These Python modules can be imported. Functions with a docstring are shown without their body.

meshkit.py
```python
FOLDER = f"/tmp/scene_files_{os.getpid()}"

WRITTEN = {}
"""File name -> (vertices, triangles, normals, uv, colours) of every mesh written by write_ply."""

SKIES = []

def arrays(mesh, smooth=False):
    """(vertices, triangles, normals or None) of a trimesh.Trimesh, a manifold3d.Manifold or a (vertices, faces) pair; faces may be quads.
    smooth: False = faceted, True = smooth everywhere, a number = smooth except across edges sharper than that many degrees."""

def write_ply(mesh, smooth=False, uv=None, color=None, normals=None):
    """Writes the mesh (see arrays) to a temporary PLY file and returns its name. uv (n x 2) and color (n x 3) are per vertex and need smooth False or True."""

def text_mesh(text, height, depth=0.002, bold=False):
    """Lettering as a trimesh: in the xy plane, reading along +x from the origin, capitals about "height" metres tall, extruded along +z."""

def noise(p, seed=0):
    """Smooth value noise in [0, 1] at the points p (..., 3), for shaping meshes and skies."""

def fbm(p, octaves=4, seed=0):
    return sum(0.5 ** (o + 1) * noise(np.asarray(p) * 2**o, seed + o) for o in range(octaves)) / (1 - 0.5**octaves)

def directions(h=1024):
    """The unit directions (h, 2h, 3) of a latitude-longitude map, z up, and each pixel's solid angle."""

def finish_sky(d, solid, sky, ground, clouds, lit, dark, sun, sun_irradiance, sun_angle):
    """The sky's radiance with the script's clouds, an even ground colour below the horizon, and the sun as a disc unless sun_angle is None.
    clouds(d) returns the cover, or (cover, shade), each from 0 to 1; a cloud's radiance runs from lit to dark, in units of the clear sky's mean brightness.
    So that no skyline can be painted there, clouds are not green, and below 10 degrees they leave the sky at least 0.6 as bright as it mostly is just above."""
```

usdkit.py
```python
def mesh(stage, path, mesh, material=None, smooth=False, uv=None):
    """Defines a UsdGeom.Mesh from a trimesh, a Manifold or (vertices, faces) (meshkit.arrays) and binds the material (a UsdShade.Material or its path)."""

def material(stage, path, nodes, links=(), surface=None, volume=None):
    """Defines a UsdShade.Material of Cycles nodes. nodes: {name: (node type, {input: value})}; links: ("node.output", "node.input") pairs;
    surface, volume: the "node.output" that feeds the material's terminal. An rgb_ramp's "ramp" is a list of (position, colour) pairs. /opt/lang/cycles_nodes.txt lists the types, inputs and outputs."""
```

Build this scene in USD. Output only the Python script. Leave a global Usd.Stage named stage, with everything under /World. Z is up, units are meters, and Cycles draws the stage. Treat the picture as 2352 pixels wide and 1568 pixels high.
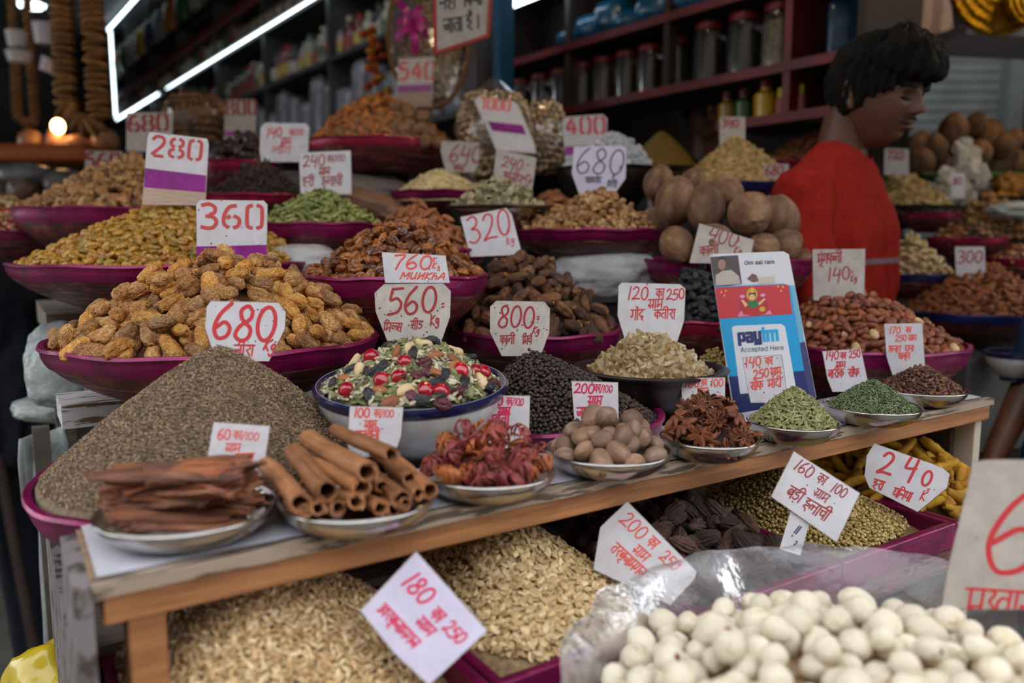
import math, random
import numpy as np, trimesh, manifold3d as m3
import usdkit, meshkit
from meshkit import noise, fbm, text_mesh
from pxr import Usd, UsdGeom, UsdLux, UsdShade, Gf, Sdf, Vt
from shapely.geometry import Polygon, LineString, Point, box as sbox
from shapely.ops import unary_union
from shapely import affinity

stage = Usd.Stage.CreateInMemory()
UsdGeom.SetStageUpAxis(stage, 'Z')
UsdGeom.SetStageMetersPerUnit(stage, 1.0)
UsdGeom.Xform.Define(stage, '/World')
UsdGeom.Scope.Define(stage, '/World/Looks')

# ------------------------------------------------------------------ camera, sky, exposure
F_PX, CX, CY, PITCH = 1830.0, 1176.0, 784.0, math.radians(7.29)
CAM = np.array([0.0, 0.0, 1.2])
cam = UsdGeom.Camera.Define(stage, '/World/camera')
cam.AddTranslateOp().Set(Gf.Vec3d(*CAM))
cam.AddRotateXOp().Set(90 - math.degrees(PITCH))
cam.CreateHorizontalApertureAttr(36.0)
cam.CreateFocalLengthAttr(36.0 * F_PX / 2352)
cam.CreateFStopAttr(2.8)
cam.CreateFocusDistanceAttr(0.98)
cam.CreateClippingRangeAttr(Gf.Vec2f(0.02, 200))
cam.CreateExposureAttr(-0.02)
sky = UsdLux.DomeLight.Define(stage, '/World/sky')
sky.CreateIntensityAttr(1.0)
sky.CreateColorAttr(Gf.Vec3f(0.94, 0.955, 1.0))

# ------------------------------------------------------------------ geometry of the view and of the stall
def ray(px, py):
    dx, dy = (px - CX) / F_PX, (CY - py) / F_PX
    return np.array([dx, math.cos(PITCH) + dy * math.sin(PITCH), -math.sin(PITCH) + dy * math.cos(PITCH)])
def P(px, py, Y):
    d = ray(px, py)
    return CAM + d * (Y / d[1])
def PZ(px, py, z):
    d = ray(px, py)
    return CAM + d * ((z - CAM[2]) / d[2])
def px_m(n, Y):
    return n * Y / F_PX
# stall frame: u runs along the front plank (right and away), v towards the back
U = np.array([0.84, 0.543, 0.0]); U /= np.linalg.norm(U)
V = np.array([-U[1], U[0], 0.0])
PLANK_Z = 0.96
O = PZ(212, 1346, PLANK_Z)
def S(u, v, z):
    p = O + U * u + V * v
    return np.array([p[0], p[1], z])
UANG = math.atan2(U[1], U[0])

# ------------------------------------------------------------------ naming, things, parts
_count = {}
def numbered(parent, name):
    k = (parent, name)
    n = _count.get(k, -1) + 1
    _count[k] = n
    return f'{parent}/{name}' + (f'_{n:03d}' if n else '')
def setdata(prim, label=None, cat=None, group=None, kind=None):
    for k, v in (('label', label), ('category', cat), ('group', group), ('kind', kind)):
        if v: prim.SetCustomDataByKey(k, v)
def mat4(R=None, t=(0, 0, 0), s=1.0):
    m = np.eye(4)
    if R is not None: m[:3, :3] = R
    m[:3, :3] = m[:3, :3] * s
    m[:3, 3] = t
    return m
def gf(m):
    return Gf.Matrix4d(*np.asarray(m, float).T.ravel().tolist())
def rotz(a):
    c, s = math.cos(a), math.sin(a)
    return np.array([[c, -s, 0], [s, c, 0], [0, 0, 1.0]])
def rotx(a):
    c, s = math.cos(a), math.sin(a)
    return np.array([[1.0, 0, 0], [0, c, -s], [0, s, c]])
def roty(a):
    c, s = math.cos(a), math.sin(a)
    return np.array([[c, 0, s], [0, 1.0, 0], [-s, 0, c]])
def axrot(ax, a):
    return trimesh.transformations.rotation_matrix(a, ax)[:3, :3]
def thing(name, label, cat, loc=(0, 0, 0), rz=0.0, group=None, kind=None, R=None, s=1.0):
    x = UsdGeom.Xform.Define(stage, numbered('/World', name))
    x.AddTransformOp().Set(gf(mat4(rotz(rz) if R is None else R, loc, s)))
    setdata(x.GetPrim(), label, cat, group, kind)
    return str(x.GetPath())
def part(parent, name, mesh, material, smooth=30, label=None, kind=None, at=None):
    m = usdkit.mesh(stage, numbered(parent, name), mesh, material, smooth=smooth)
    setdata(m.GetPrim(), label, None, None, kind)
    if at is not None: m.AddTransformOp().Set(gf(at))
    return str(m.GetPath())
def solo(name, mesh, material, label, cat, at=None, group=None, kind=None, smooth=30):
    m = usdkit.mesh(stage, numbered('/World', name), mesh, material, smooth=smooth)
    if at is not None: m.AddTransformOp().Set(gf(at))
    setdata(m.GetPrim(), label, cat, group, kind)
    return str(m.GetPath())
def struct(name, mesh, material, smooth=False):
    m = usdkit.mesh(stage, '/World/' + name, mesh, material, smooth=smooth)
    setdata(m.GetPrim(), None, None, None, 'structure')
    return str(m.GetPath())
# a class prim holds one shape of a kind; copies reference it
def klass(name, parts, piece='flesh'):
    """parts: [(part name, mesh, material, smooth)] or one (mesh, material, smooth) for a thing that is one mesh"""
    path = f'/World/Kinds/{name}'
    if not stage.GetPrimAtPath('/World/Kinds'):
        stage.CreateClassPrim('/World/Kinds')
    if isinstance(parts, tuple): parts = [(piece, *parts)]
    UsdGeom.Xform.Define(stage, path)
    for nm, me, ma, sm in parts:
        usdkit.mesh(stage, numbered(path, nm), me, ma, smooth=sm)
    return path, True
def copy_of(k, name, m, label, cat, group=None):
    path, deep = k
    p = numbered('/World', name)
    prim = (UsdGeom.Xform if deep else UsdGeom.Mesh).Define(stage, p).GetPrim()
    prim.GetReferences().AddInternalReference(path)
    if deep: prim.SetInstanceable(True)
    UsdGeom.Xformable(prim).AddTransformOp().Set(gf(m))
    setdata(prim, label, cat, group)
    return p
def quat(R):
    q = trimesh.transformations.quaternion_from_matrix(mat4(R))
    return q
def instancer(parent, name, protos, mats, kind=None, label=None):
    """protos: [(mesh, material, smooth)]; mats: list of (proto index, 3x3 rotation, position, scale)"""
    p = numbered(parent, name)
    pi = UsdGeom.PointInstancer.Define(stage, p)
    holder = UsdGeom.Scope.Define(stage, p + '/kinds')
    targets = []
    for i, (me, ma, sm) in enumerate(protos):
        q = f'{p}/kinds/piece' + (f'_{i:03d}' if i else '')
        usdkit.mesh(stage, q, me, ma, smooth=sm)
        targets.append(q)
    pi.CreatePrototypesRel().SetTargets([Sdf.Path(t) for t in targets])
    pi.CreateProtoIndicesAttr(Vt.IntArray([int(m[0]) for m in mats]))
    pi.CreatePositionsAttr(Vt.Vec3fArray.FromNumpy(np.array([m[2] for m in mats], np.float32)))
    qs = quats(np.array([m[1] for m in mats]))
    pi.CreateOrientationsAttr(Vt.QuathArray([Gf.Quath(float(w), float(x), float(y), float(z)) for w, x, y, z in qs]))
    pi.CreateScalesAttr(Vt.Vec3fArray.FromNumpy(np.repeat(np.array([m[3] for m in mats], np.float32)[:, None], 3, 1)))
    setdata(pi.GetPrim(), label, None, None, kind)
    return p
def quats(R):
    from scipy.spatial.transform import Rotation
    q = Rotation.from_matrix(R).as_quat()
    return q[:, [3, 0, 1, 2]]

# ------------------------------------------------------------------ materials
def lin(c):
    c = np.asarray(c, float) / 255.0
    return tuple(np.where(c <= 0.04045, c / 12.92, ((c + 0.055) / 1.055) ** 2.4))
_mats = {}
def mat(name, col, col2=None, rough=0.5, scale=60, detail=3, var=0.25, bump=0.0, bscale=None, bdist=0.001, sheen=0.0, metallic=0.0, coat=0.0,
        coat_rough=0.1, sss=0.0, trans=0.0, spec=0.5, rand=0.25, emit=None, alpha=1.0, kind='noise', stretch=(1, 1, 1), lo=0.35, hi=0.65, ior=1.5, col3=None):
    if name in _mats: return _mats[name]
    a = np.array(lin(col)); b = np.array(lin(col2)) if col2 is not None else a * (1 - var)
    nodes = {'p': ('principled_bsdf', dict(roughness=rough, metallic=metallic, coat_weight=coat, coat_roughness=coat_rough, specular_ior_level=spec, ior=ior,
                                            transmission_weight=trans, sheen_weight=sheen, alpha=alpha)),
             'tc': ('texture_coordinate', {}), 'mp': ('mapping', dict(scale=stretch)),
             'n': ('noise_texture', dict(scale=scale, detail=detail, roughness=0.6)),
             'r': ('rgb_ramp', {'ramp': [(0, b), (lo, b), (hi, a), (1, a)] if col3 is None else [(0, b), (lo, b), (0.5 * (lo + hi), a), (hi, lin(col3)), (1, lin(col3))]}),
             'oi': ('object_info', {}), 'mr': ('map_range', dict(from_min=0, from_max=1, to_min=1 - rand, to_max=1 + rand)),
             'h': ('hsv', dict(hue=0.5, saturation=1.0, fac=1.0))}
    links = [('tc.object', 'mp.vector'), ('mp.vector', 'n.vector'), ('n.fac', 'r.fac'), ('r.color', 'h.color'), ('oi.random', 'mr.value'), ('mr.result', 'h.value'), ('h.color', 'p.base_color')]
    if kind == 'voronoi':
        nodes['n'] = ('voronoi_texture', dict(scale=scale))
        links[2] = ('n.distance', 'r.fac')
    if sss:
        nodes['p'][1].update(subsurface_weight=sss, subsurface_scale=0.006, subsurface_radius=(1.0, 0.5, 0.25))
    if emit:
        nodes['p'][1].update(emission_color=lin(emit[0]), emission_strength=emit[1])
    if bump:
        nodes['bn'] = ('noise_texture', dict(scale=bscale or scale * 2, detail=4, roughness=0.65))
        nodes['b'] = ('bump', dict(strength=bump, distance=bdist))
        links += [('mp.vector', 'bn.vector'), ('bn.fac', 'b.height'), ('b.normal', 'p.normal')]
    _mats[name] = usdkit.material(stage, '/World/Looks/' + name, nodes, links, surface='p.BSDF')
    return _mats[name]
def netted(name, base, brown, net, scale=380, width=.34, rough=.55, bump=1.0, stretch=(.7, 1, 1)):
    """dried skin: a fine pale net of wrinkles over an orange to brown flesh"""
    if name in _mats: return _mats[name]
    nodes = {'p': ('principled_bsdf', dict(roughness=rough, specular_ior_level=.4)), 'tc': ('texture_coordinate', {}), 'mp': ('mapping', dict(scale=stretch)),
             'dn': ('noise_texture', dict(scale=120, detail=4)), 'dm': ('mix_vector', dict(fac=.012)), 'v': ('voronoi_texture', dict(feature='distance_to_edge', scale=scale)),
             'r': ('rgb_ramp', {'ramp': [(0, (1, 1, 1)), (width * .35, (.75, .75, .75)), (width, (0, 0, 0)), (1, (0, 0, 0))]}), 'n': ('noise_texture', dict(scale=70, detail=4)),
             'rb': ('rgb_ramp', {'ramp': [(0, lin(brown)), (.4, lin(brown)), (.62, lin(base)), (1, lin(base))]}), 'n2': ('noise_texture', dict(scale=45, detail=2)), 'mm': ('map_range', dict(from_min=.35, from_max=.65, to_min=.2, to_max=.85, clamp=True)),
             'mu': ('math', dict(math_type='multiply')), 'mx': ('mix_color', dict(b=lin(net))), 'oi': ('object_info', {}), 'mr': ('map_range', dict(from_min=0, from_max=1, to_min=.8, to_max=1.2)), 'h': ('hsv', dict(hue=.5, saturation=1.0, fac=1.0)), 'b': ('bump', dict(strength=bump, distance=.0012))}
    links = [('tc.object', 'mp.vector'), ('tc.object', 'dn.vector'), ('mp.vector', 'dm.a'), ('dn.color', 'dm.b'), ('dm.result', 'v.vector'), ('v.distance', 'r.fac'), ('tc.object', 'n.vector'), ('n.fac', 'rb.fac'), ('tc.object', 'n2.vector'), ('n2.fac', 'mm.value'),
             ('r.color', 'mu.value1'), ('mm.result', 'mu.value2'), ('mu.value', 'mx.fac'), ('rb.color', 'mx.a'), ('mx.result', 'h.color'), ('oi.random', 'mr.value'), ('mr.result', 'h.value'), ('h.color', 'p.base_color'), ('r.color', 'b.height'), ('b.normal', 'p.normal')]
    _mats[name] = usdkit.material(stage, '/World/Looks/' + name, nodes, links, surface='p.BSDF')
    return _mats[name]
def flat(name, col, rough=0.5, **k):
    return mat(name, col, col, rough=rough, rand=0, **k)
def emitter(name, col, strength):
    if name not in _mats:
        _mats[name] = usdkit.material(stage, '/World/Looks/' + name, {'e': ('emission', dict(color=lin(col), strength=strength))}, [], surface='e.emission')
    return _mats[name]
def film(name, col=(235, 238, 240), opacity=0.25, rough=0.12, bump=0.6, scale=40, stretch=(1, 1, 1), shine=1.3):
    """clear or milky plastic: see-through mixed with gloss and a little white"""
    if name not in _mats:
        nodes = {'t': ('transparent_bsdf', dict(color=(0.97, 0.97, 0.97))), 'g': ('glossy_bsdf', dict(color=(1, 1, 1), roughness=rough)),
                 'd': ('principled_bsdf', dict(base_color=lin(col), roughness=0.35)),
                 'f': ('fresnel', dict(IOR=1.5)), 'fm': ('math', dict(math_type='multiply_add', value2=shine, value3=0.05 * shine, use_clamp=True)),
                 'tc': ('texture_coordinate', {}), 'mp': ('mapping', dict(scale=stretch)),
                 'n': ('noise_texture', dict(scale=scale, detail=3, roughness=0.6)), 'b': ('bump', dict(strength=bump, distance=0.004)),
                 'm1': ('mix_closure', dict(fac=opacity)), 'm2': ('mix_closure', {})}
        links = [('tc.object', 'mp.vector'), ('mp.vector', 'n.vector'), ('n.fac', 'b.height'), ('b.normal', 'g.normal'), ('b.normal', 'f.normal'), ('b.normal', 'd.normal'),
                 ('t.BSDF', 'm1.closure1'), ('d.BSDF', 'm1.closure2'), ('f.fac', 'fm.value1'), ('fm.value', 'm2.fac'), ('m1.closure', 'm2.closure1'), ('g.BSDF', 'm2.closure2')]
        _mats[name] = usdkit.material(stage, '/World/Looks/' + name, nodes, links, surface='m2.closure')
    return _mats[name]
def wood(name, c1, c2, scale=14, stretch=(1, 14, 14), rough=0.75, bump=0.4):
    return mat(name, c1, c2, rough=rough, scale=scale, stretch=stretch, bump=bump, bscale=scale * 3, bdist=0.0015, rand=0.06, detail=5)
def peel(name, wood_c, paint_c, scale=20, cut=0.5, stretch=(1, 1, 1)):
    """old paint flaking off wood"""
    return mat(name, paint_c, wood_c, rough=0.7, scale=scale, detail=6, lo=cut - 0.03, hi=cut + 0.03, stretch=stretch, bump=0.5, bscale=scale * 2, bdist=0.001, rand=0)

# ------------------------------------------------------------------ mesh makers
def boxm(a, b):
    a, b = np.minimum(a, b), np.maximum(a, b)
    m = trimesh.creation.box(extents=b - a); m.apply_translation((a + b) / 2); return m
def rbox(sx, sy, sz, r):
    """box with rounded edges, centred"""
    r = min(r, sx / 2.01, sy / 2.01, sz / 2.01)
    sp = m3.Manifold.sphere(r, 8)
    return m3.Manifold.batch_hull([sp.translate((i * (sx / 2 - r), j * (sy / 2 - r), k * (sz / 2 - r))) for i in (-1, 1) for j in (-1, 1) for k in (-1, 1)])
def tm(m):
    if isinstance(m, trimesh.Trimesh): return m
    a = m.to_mesh(); return trimesh.Trimesh(np.array(a.vert_properties[:, :3]), np.array(a.tri_verts), process=False)
def join(ms):
    return trimesh.util.concatenate([tm(m) for m in ms])
def lathe(profile, n=48):
    return trimesh.creation.revolve(np.asarray(profile, float), sections=n)
def tube(path, r, n=8, cap=True):
    path = np.asarray(path, float); k = len(path)
    rr = np.broadcast_to(r, k).astype(float)
    t = np.gradient(path, axis=0); t /= np.linalg.norm(t, axis=1, keepdims=True) + 1e-12
    ref = np.array([0, 0, 1.0]) if abs(t[0][2]) < 0.9 else np.array([1.0, 0, 0])
    vs = []
    for i in range(k):
        x = np.cross(ref, t[i]); x /= np.linalg.norm(x) + 1e-12
        y = np.cross(t[i], x); ref = np.cross(t[i], np.cross(ref, t[i])) if False else ref
        a = np.arange(n) / n * 2 * np.pi
        vs.append(path[i] + rr[i] * (np.cos(a)[:, None] * x + np.sin(a)[:, None] * y))
    v = np.vstack(vs); f = []
    for i in range(k - 1):
        for j in range(n):
            a, b = i * n + j, i * n + (j + 1) % n
            f += [(a, b, b + n), (a, b + n, a + n)]
    if cap:
        v = np.vstack([v, path[0], path[-1]])
        for j in range(n):
            f += [(k * n, (j + 1) % n, j), (k * n + 1, (k - 1) * n + j, (k - 1) * n + (j + 1) % n)]
    return trimesh.Trimesh(v, f, process=False)
_ico = {}
def ico(sub):
    if sub not in _ico: _ico[sub] = trimesh.creation.icosphere(sub)
    return _ico[sub].copy()
def blob(size, sub=2, amp=0.12, freq=1.6, seed=0, power=1.0, fine=0.0, ffreq=5):
    """ellipsoid with full axes `size` and a noise-shaped surface"""
    m = ico(sub); v = np.array(m.vertices)
    d = 1 + amp * 2 * (fbm(v * freq + 10 + seed * 7.3, 3, seed) - 0.5)
    if fine: d += fine * 2 * (noise(v * ffreq + 31 + seed, seed + 5) - 0.5)
    v = np.sign(v) * np.abs(v) ** power * d[:, None] * np.asarray(size) / 2
    return trimesh.Trimesh(v, m.faces, process=False)
def spindle(L, w, t=None, n=6, rings=5, bend=0.0, tip=0.15, ridges=0.0, sharp=1.0):
    """slender seed: long axis x"""
    t = t or w
    xs = np.linspace(-1, 1, rings + 2); v = []; f = []
    for i, x in enumerate(xs):
        r = max(0.0, 1 - abs(x) ** (2 * sharp)) ** 0.6 if 0 < i < rings + 1 else tip * 0.5
        a = np.arange(n) / n * 2 * np.pi
        k = 1 + ridges * (np.arange(n) % 2 * 2 - 1)
        v.append(np.stack([np.full(n, x * L / 2), np.cos(a) * r * w / 2 * k, np.sin(a) * r * t / 2 * k + bend * (1 - x * x)], 1))
    v = np.vstack(v)
    for i in range(rings + 1):
        for j in range(n):
            a, b = i * n + j, i * n + (j + 1) % n
            f += [(a, b + n, b), (a, a + n, b + n)]
    m = trimesh.Trimesh(v, f, process=False)
    c0, c1 = len(v), len(v) + 1
    v = np.vstack([v, [-L / 2, 0, 0], [L / 2, 0, 0]])
    for j in range(n):
        f += [(c0, j, (j + 1) % n), (c1, (rings + 1) * n + (j + 1) % n, (rings + 1) * n + j)]
    return trimesh.Trimesh(v, f, process=False)
def prism(poly, h):
    """shapely polygon(s) extruded from z=0 to z=h"""
    gs = [g for g in getattr(poly, 'geoms', [poly]) if g.area > 1e-12]
    return trimesh.util.concatenate([trimesh.creation.extrude_polygon(g, h, engine='earcut') for g in gs])
def sweep_rows(rows, closed=False):
    """grid of points rows x cols -> two-sided sheet mesh"""
    rows = np.asarray(rows, float); k, n = rows.shape[:2]
    f = []
    for i in range(k - 1):
        for j in range(n - (0 if closed else 1)):
            a, b = i * n + j, i * n + (j + 1) % n
            f += [(a, b, b + n), (a, b + n, a + n)]
    return trimesh.Trimesh(rows.reshape(-1, 3), f, process=False)
def thick(rows, t):
    """sheet of points given a thickness along its normals"""
    s = sweep_rows(rows); n = s.vertex_normals
    rows = np.asarray(rows, float); k, w = rows.shape[:2]
    v = np.vstack([s.vertices + n * t / 2, s.vertices - n * t / 2]); m = k * w
    f = [tuple(x) for x in s.faces] + [(c + m, b + m, a + m) for a, b, c in s.faces]
    def strip(idx):
        for a, b in zip(idx[:-1], idx[1:]):
            f.extend([(b, a, a + m), (b, a + m, b + m)])
    strip([j for j in range(w)]); strip([i * w + w - 1 for i in range(k)])
    strip([(k - 1) * w + j for j in range(w - 1, -1, -1)]); strip([i * w for i in range(k - 1, -1, -1)])
    m = trimesh.Trimesh(v, f, process=False); m.fix_normals(); return m

# ------------------------------------------------------------------ heaps
class Heap:
    """a heaped surface over a disc or a rectangle"""
    def __init__(s, c, rim, H, R=None, rect=None, ang=0.0, p=1.25, peak=(0, 0), rough=0.004, seed=0, fr=18, dome=0.0):
        s.c = np.array(c[:2], float); s.rim, s.H, s.R, s.rect, s.ang, s.p, s.peak, s.rough, s.seed, s.fr, s.dome = rim, H, R, rect, ang, p, np.array(peak, float), rough, seed, fr, dome
    def q(s, x, y):
        dx, dy = x - s.c[0], y - s.c[1]
        if s.rect:
            c, n = math.cos(s.ang), math.sin(s.ang)
            a, b = (dx * c + dy * n) / s.rect[0], (-dx * n + dy * c) / s.rect[1]
            pa, pb = s.peak
            a2 = np.where(a > pa, (a - pa) / (1 - pa), (pa - a) / (1 + pa)); b2 = np.where(b > pb, (b - pb) / (1 - pb), (pb - b) / (1 + pb))
            return (np.abs(a2) ** 3 + np.abs(b2) ** 3) ** (1 / 3.0)
        a, b = dx / s.R, dy / s.R
        # radius measured from the (shifted) peak to the rim
        px, py = s.peak
        ex, ey = a - px, b - py
        r = np.hypot(ex, ey) + 1e-9
        ux, uy = ex / r, ey / r
        bq = ux * px + uy * py
        rim = -bq + np.sqrt(np.maximum(bq * bq - (px * px + py * py - 1), 1e-6))
        return r / rim
    def z(s, x, y):
        q = np.clip(s.q(x, y), 0, 1.3)
        k = np.maximum(1 - q ** s.p, -0.3) if s.dome == 0 else np.maximum(1 - (np.sqrt(q * q + s.dome ** 2) - s.dome) / (math.sqrt(1 + s.dome ** 2) - s.dome), -0.3)
        P3 = np.stack([np.asarray(x) * s.fr, np.asarray(y) * s.fr, np.zeros_like(np.asarray(x, float))], -1)
        return s.rim + s.H * k + s.rough * 2 * (fbm(P3 + 50, 3, s.seed) - 0.5) * np.minimum(1, np.maximum(0.3, 1 - q) * 4)
    def normal(s, x, y, e=0.003):
        dzx = (s.z(x + e, y) - s.z(x - e, y)) / (2 * e); dzy = (s.z(x, y + e) - s.z(x, y - e)) / (2 * e)
        n = np.stack([-dzx, -dzy, np.ones_like(dzx)], -1)
        return n / np.linalg.norm(n, axis=-1, keepdims=True)
    def grid(s, spacing, rng, out=0.98):
        """jittered points covering the plan"""
        ext = max(s.rect) * 1.45 if s.rect else s.R
        k = int(2 * ext / spacing) + 2
        g = (np.arange(k) - k / 2) * spacing
        k2 = int(k / 0.87) + 1; g2 = (np.arange(k2) - k2 / 2) * spacing * 0.87
        X, Y = np.meshgrid(g, g2); X = X + (np.arange(k2) % 2)[:, None] * spacing / 2
        X = X.ravel() + rng.uniform(-.35, .35, X.size) * spacing + s.c[0]; Y = Y.ravel() + rng.uniform(-.35, .35, Y.size) * spacing + s.c[1]
        ok = s.q(X, Y) < out
        return X[ok], Y[ok]
    def poisson(s, spacing, rng, out=0.97, tries=14):
        """points at least `spacing` apart along the surface"""
        ext = max(s.rect) * 1.45 if s.rect else s.R
        area = (2 * ext) ** 2
        n = int(area / spacing ** 2 * tries)
        X = rng.uniform(-ext, ext, n) + s.c[0]; Y = rng.uniform(-ext, ext, n) + s.c[1]
        ok = s.q(X, Y) < out; X, Y = X[ok], Y[ok]
        Z = s.z(X, Y); cell, out_ = {}, []
        for i in range(len(X)):
            p = (X[i], Y[i], Z[i]); c = tuple(int(math.floor(a / spacing)) for a in p); good = True
            for a in (-1, 0, 1):
                for b in (-1, 0, 1):
                    for d in (-1, 0, 1):
                        for q in cell.get((c[0] + a, c[1] + b, c[2] + d), ()):
                            if (q[0] - p[0]) ** 2 + (q[1] - p[1]) ** 2 + (q[2] - p[2]) ** 2 < spacing * spacing: good = False; break
                        if not good: break
                    if not good: break
                if not good: break
            if good: cell.setdefault(c, []).append(p); out_.append(i)
        return X[out_], Y[out_]
    skirt = 1.0
    def core(s, drop, rings=18, seg=40, out=0.99):
        """the solid inside of the heap, a little below its surface"""
        v = []
        if s.skirt != 1: out = .72 if drop > .008 else .88
        for i in range(rings + 1):
            k = i / rings * out
            for j in range(seg):
                a = 2 * math.pi * j / seg
                if s.rect:
                    ca, sa = math.cos(a), math.sin(a); m = max(abs(ca), abs(sa)); x0, y0 = ca / m * k * s.rect[0], sa / m * k * s.rect[1]
                    c, n = math.cos(s.ang), math.sin(s.ang); v.append((s.c[0] + x0 * c - y0 * n, s.c[1] + x0 * n + y0 * c))
                else: v.append((s.c[0] + math.cos(a) * k * s.R, s.c[1] + math.sin(a) * k * s.R))
        v = np.array(v); z = s.z(v[:, 0], v[:, 1]) - drop
        v = np.column_stack([v, z]).reshape(rings + 1, seg, 3)
        low = v[-1:].copy(); low[..., 2] = s.rim - 0.012 * s.skirt; low[..., :2] = s.c + (low[..., :2] - s.c) * (1 if s.skirt == 1 else .82)
        v = np.concatenate([v, low]); m = sweep_rows(v, closed=True)
        return m
def pose(n, rng, yaw=None, tilt=0.35, flip=True):
    """rotation laying an item (long axis x, thin axis z) on a surface with normal n"""
    a = rng.uniform(0, 2 * math.pi) if yaw is None else yaw
    t = np.array([math.cos(a), math.sin(a), 0.0]); t -= n * (t @ n); t /= np.linalg.norm(t)
    R = np.column_stack([t, np.cross(n, t), n])
    r = R @ roty(rng.normal(0, tilt)) @ rotx(rng.normal(0, tilt) + (math.pi if flip and rng.random() < .5 else 0))
    return r
def facing(p, n):
    d = CAM - p; return float(d @ n / np.linalg.norm(d))
def heap_items(heap, spacing, rng, layers=((0.0, 1.0),), tilt=0.35, out=0.97, grid=False, smin=0.85, smax=1.12, flip=True, yaw=None, np_=1, back=-0.35):
    """placements on a heap: layers of (height over the surface, share of the spacing)"""
    res = []
    for dz, share in layers:
        X, Y = (heap.grid if grid else heap.poisson)(spacing / share, rng, out)
        Z = heap.z(X, Y); N = heap.normal(X, Y, e=max(0.003, spacing * 0.5))
        for x, y, z, n in zip(X, Y, Z, N):
            p = np.array([x, y, z]) + n * (dz + rng.normal(0, 0.12) * spacing * 0.5)
            if facing(p, n) < back: continue
            res.append((int(rng.integers(np_)), pose(n, rng, yaw, tilt, flip), p, float(rng.uniform(smin, smax)), n))
    return res
def pile(name, kinds, items, label, cat, group, cap=300, stuff=None):
    """the `cap` items that show most become things of their own; the rest one stuff object.
    kinds: [(class path, deep)], with .protos for the stuff"""
    key = sorted(items, key=lambda m: -(facing(m[2], m[4]) + 0.15) / np.linalg.norm(m[2] - CAM) ** 2) if len(items) > cap else items
    for m in key[:cap]:
        copy_of(kinds[0][m[0] % len(kinds[0])], name, mat4(m[1], m[2], m[3]), label, cat, group)
    if len(key) > cap and stuff:
        nm, lb, ct = stuff
        p = thing(nm, lb, ct, kind='stuff')
        instancer(p, 'pieces', kinds[1], key[cap:])
def make_kind(name, protos, piece='flesh'):
    """protos: list of (mesh, material, smooth) -> (class list, proto list)"""
    return [klass(f'{name}_{i}', p, piece) for i, p in enumerate(protos)], protos
def stuff_heap(name, label, cat, heap, protos, items, core_mat, drop):
    t = thing(name, label, cat, kind='stuff')
    part(t, 'heap_core', heap.core(drop), core_mat, smooth=True)
    instancer(t, 'pieces', protos, items)
    return t
# ------------------------------------------------------------------ the room: floor, ceiling, walls
W0, WD, WN = np.array([.87, 2.2]), np.array([-.593, .805]), np.array([-.805, -.593])   # shop shelves: a point, their run, their front
WANG = math.atan2(WD[1], WD[0])
def W(s, off, z):
    p = W0 + WD * s + WN * off
    return np.array([p[0], p[1], z])
def s_at(px, off=0.0, py=200):
    d = ray(px, py); k = d[0] / d[1]; p = W0 + WN * off
    return (p[0] - k * p[1]) / (k * WD[1] - WD[0])
def wbox(s0, s1, o0, o1, z0, z1):
    b = boxm((s0, -o1, z0), (s1, -o0, z1)); b.apply_transform(mat4(np.column_stack([[WD[0], WD[1], 0], [-WN[0], -WN[1], 0], [0, 0, 1]]), (W0[0], W0[1], 0))); b.fix_normals(); return b
floor_m = mat('street_floor', (118, 118, 106), (84, 84, 76), rough=.8, scale=3, detail=6, bump=.3, bscale=12, rand=0)
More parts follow.
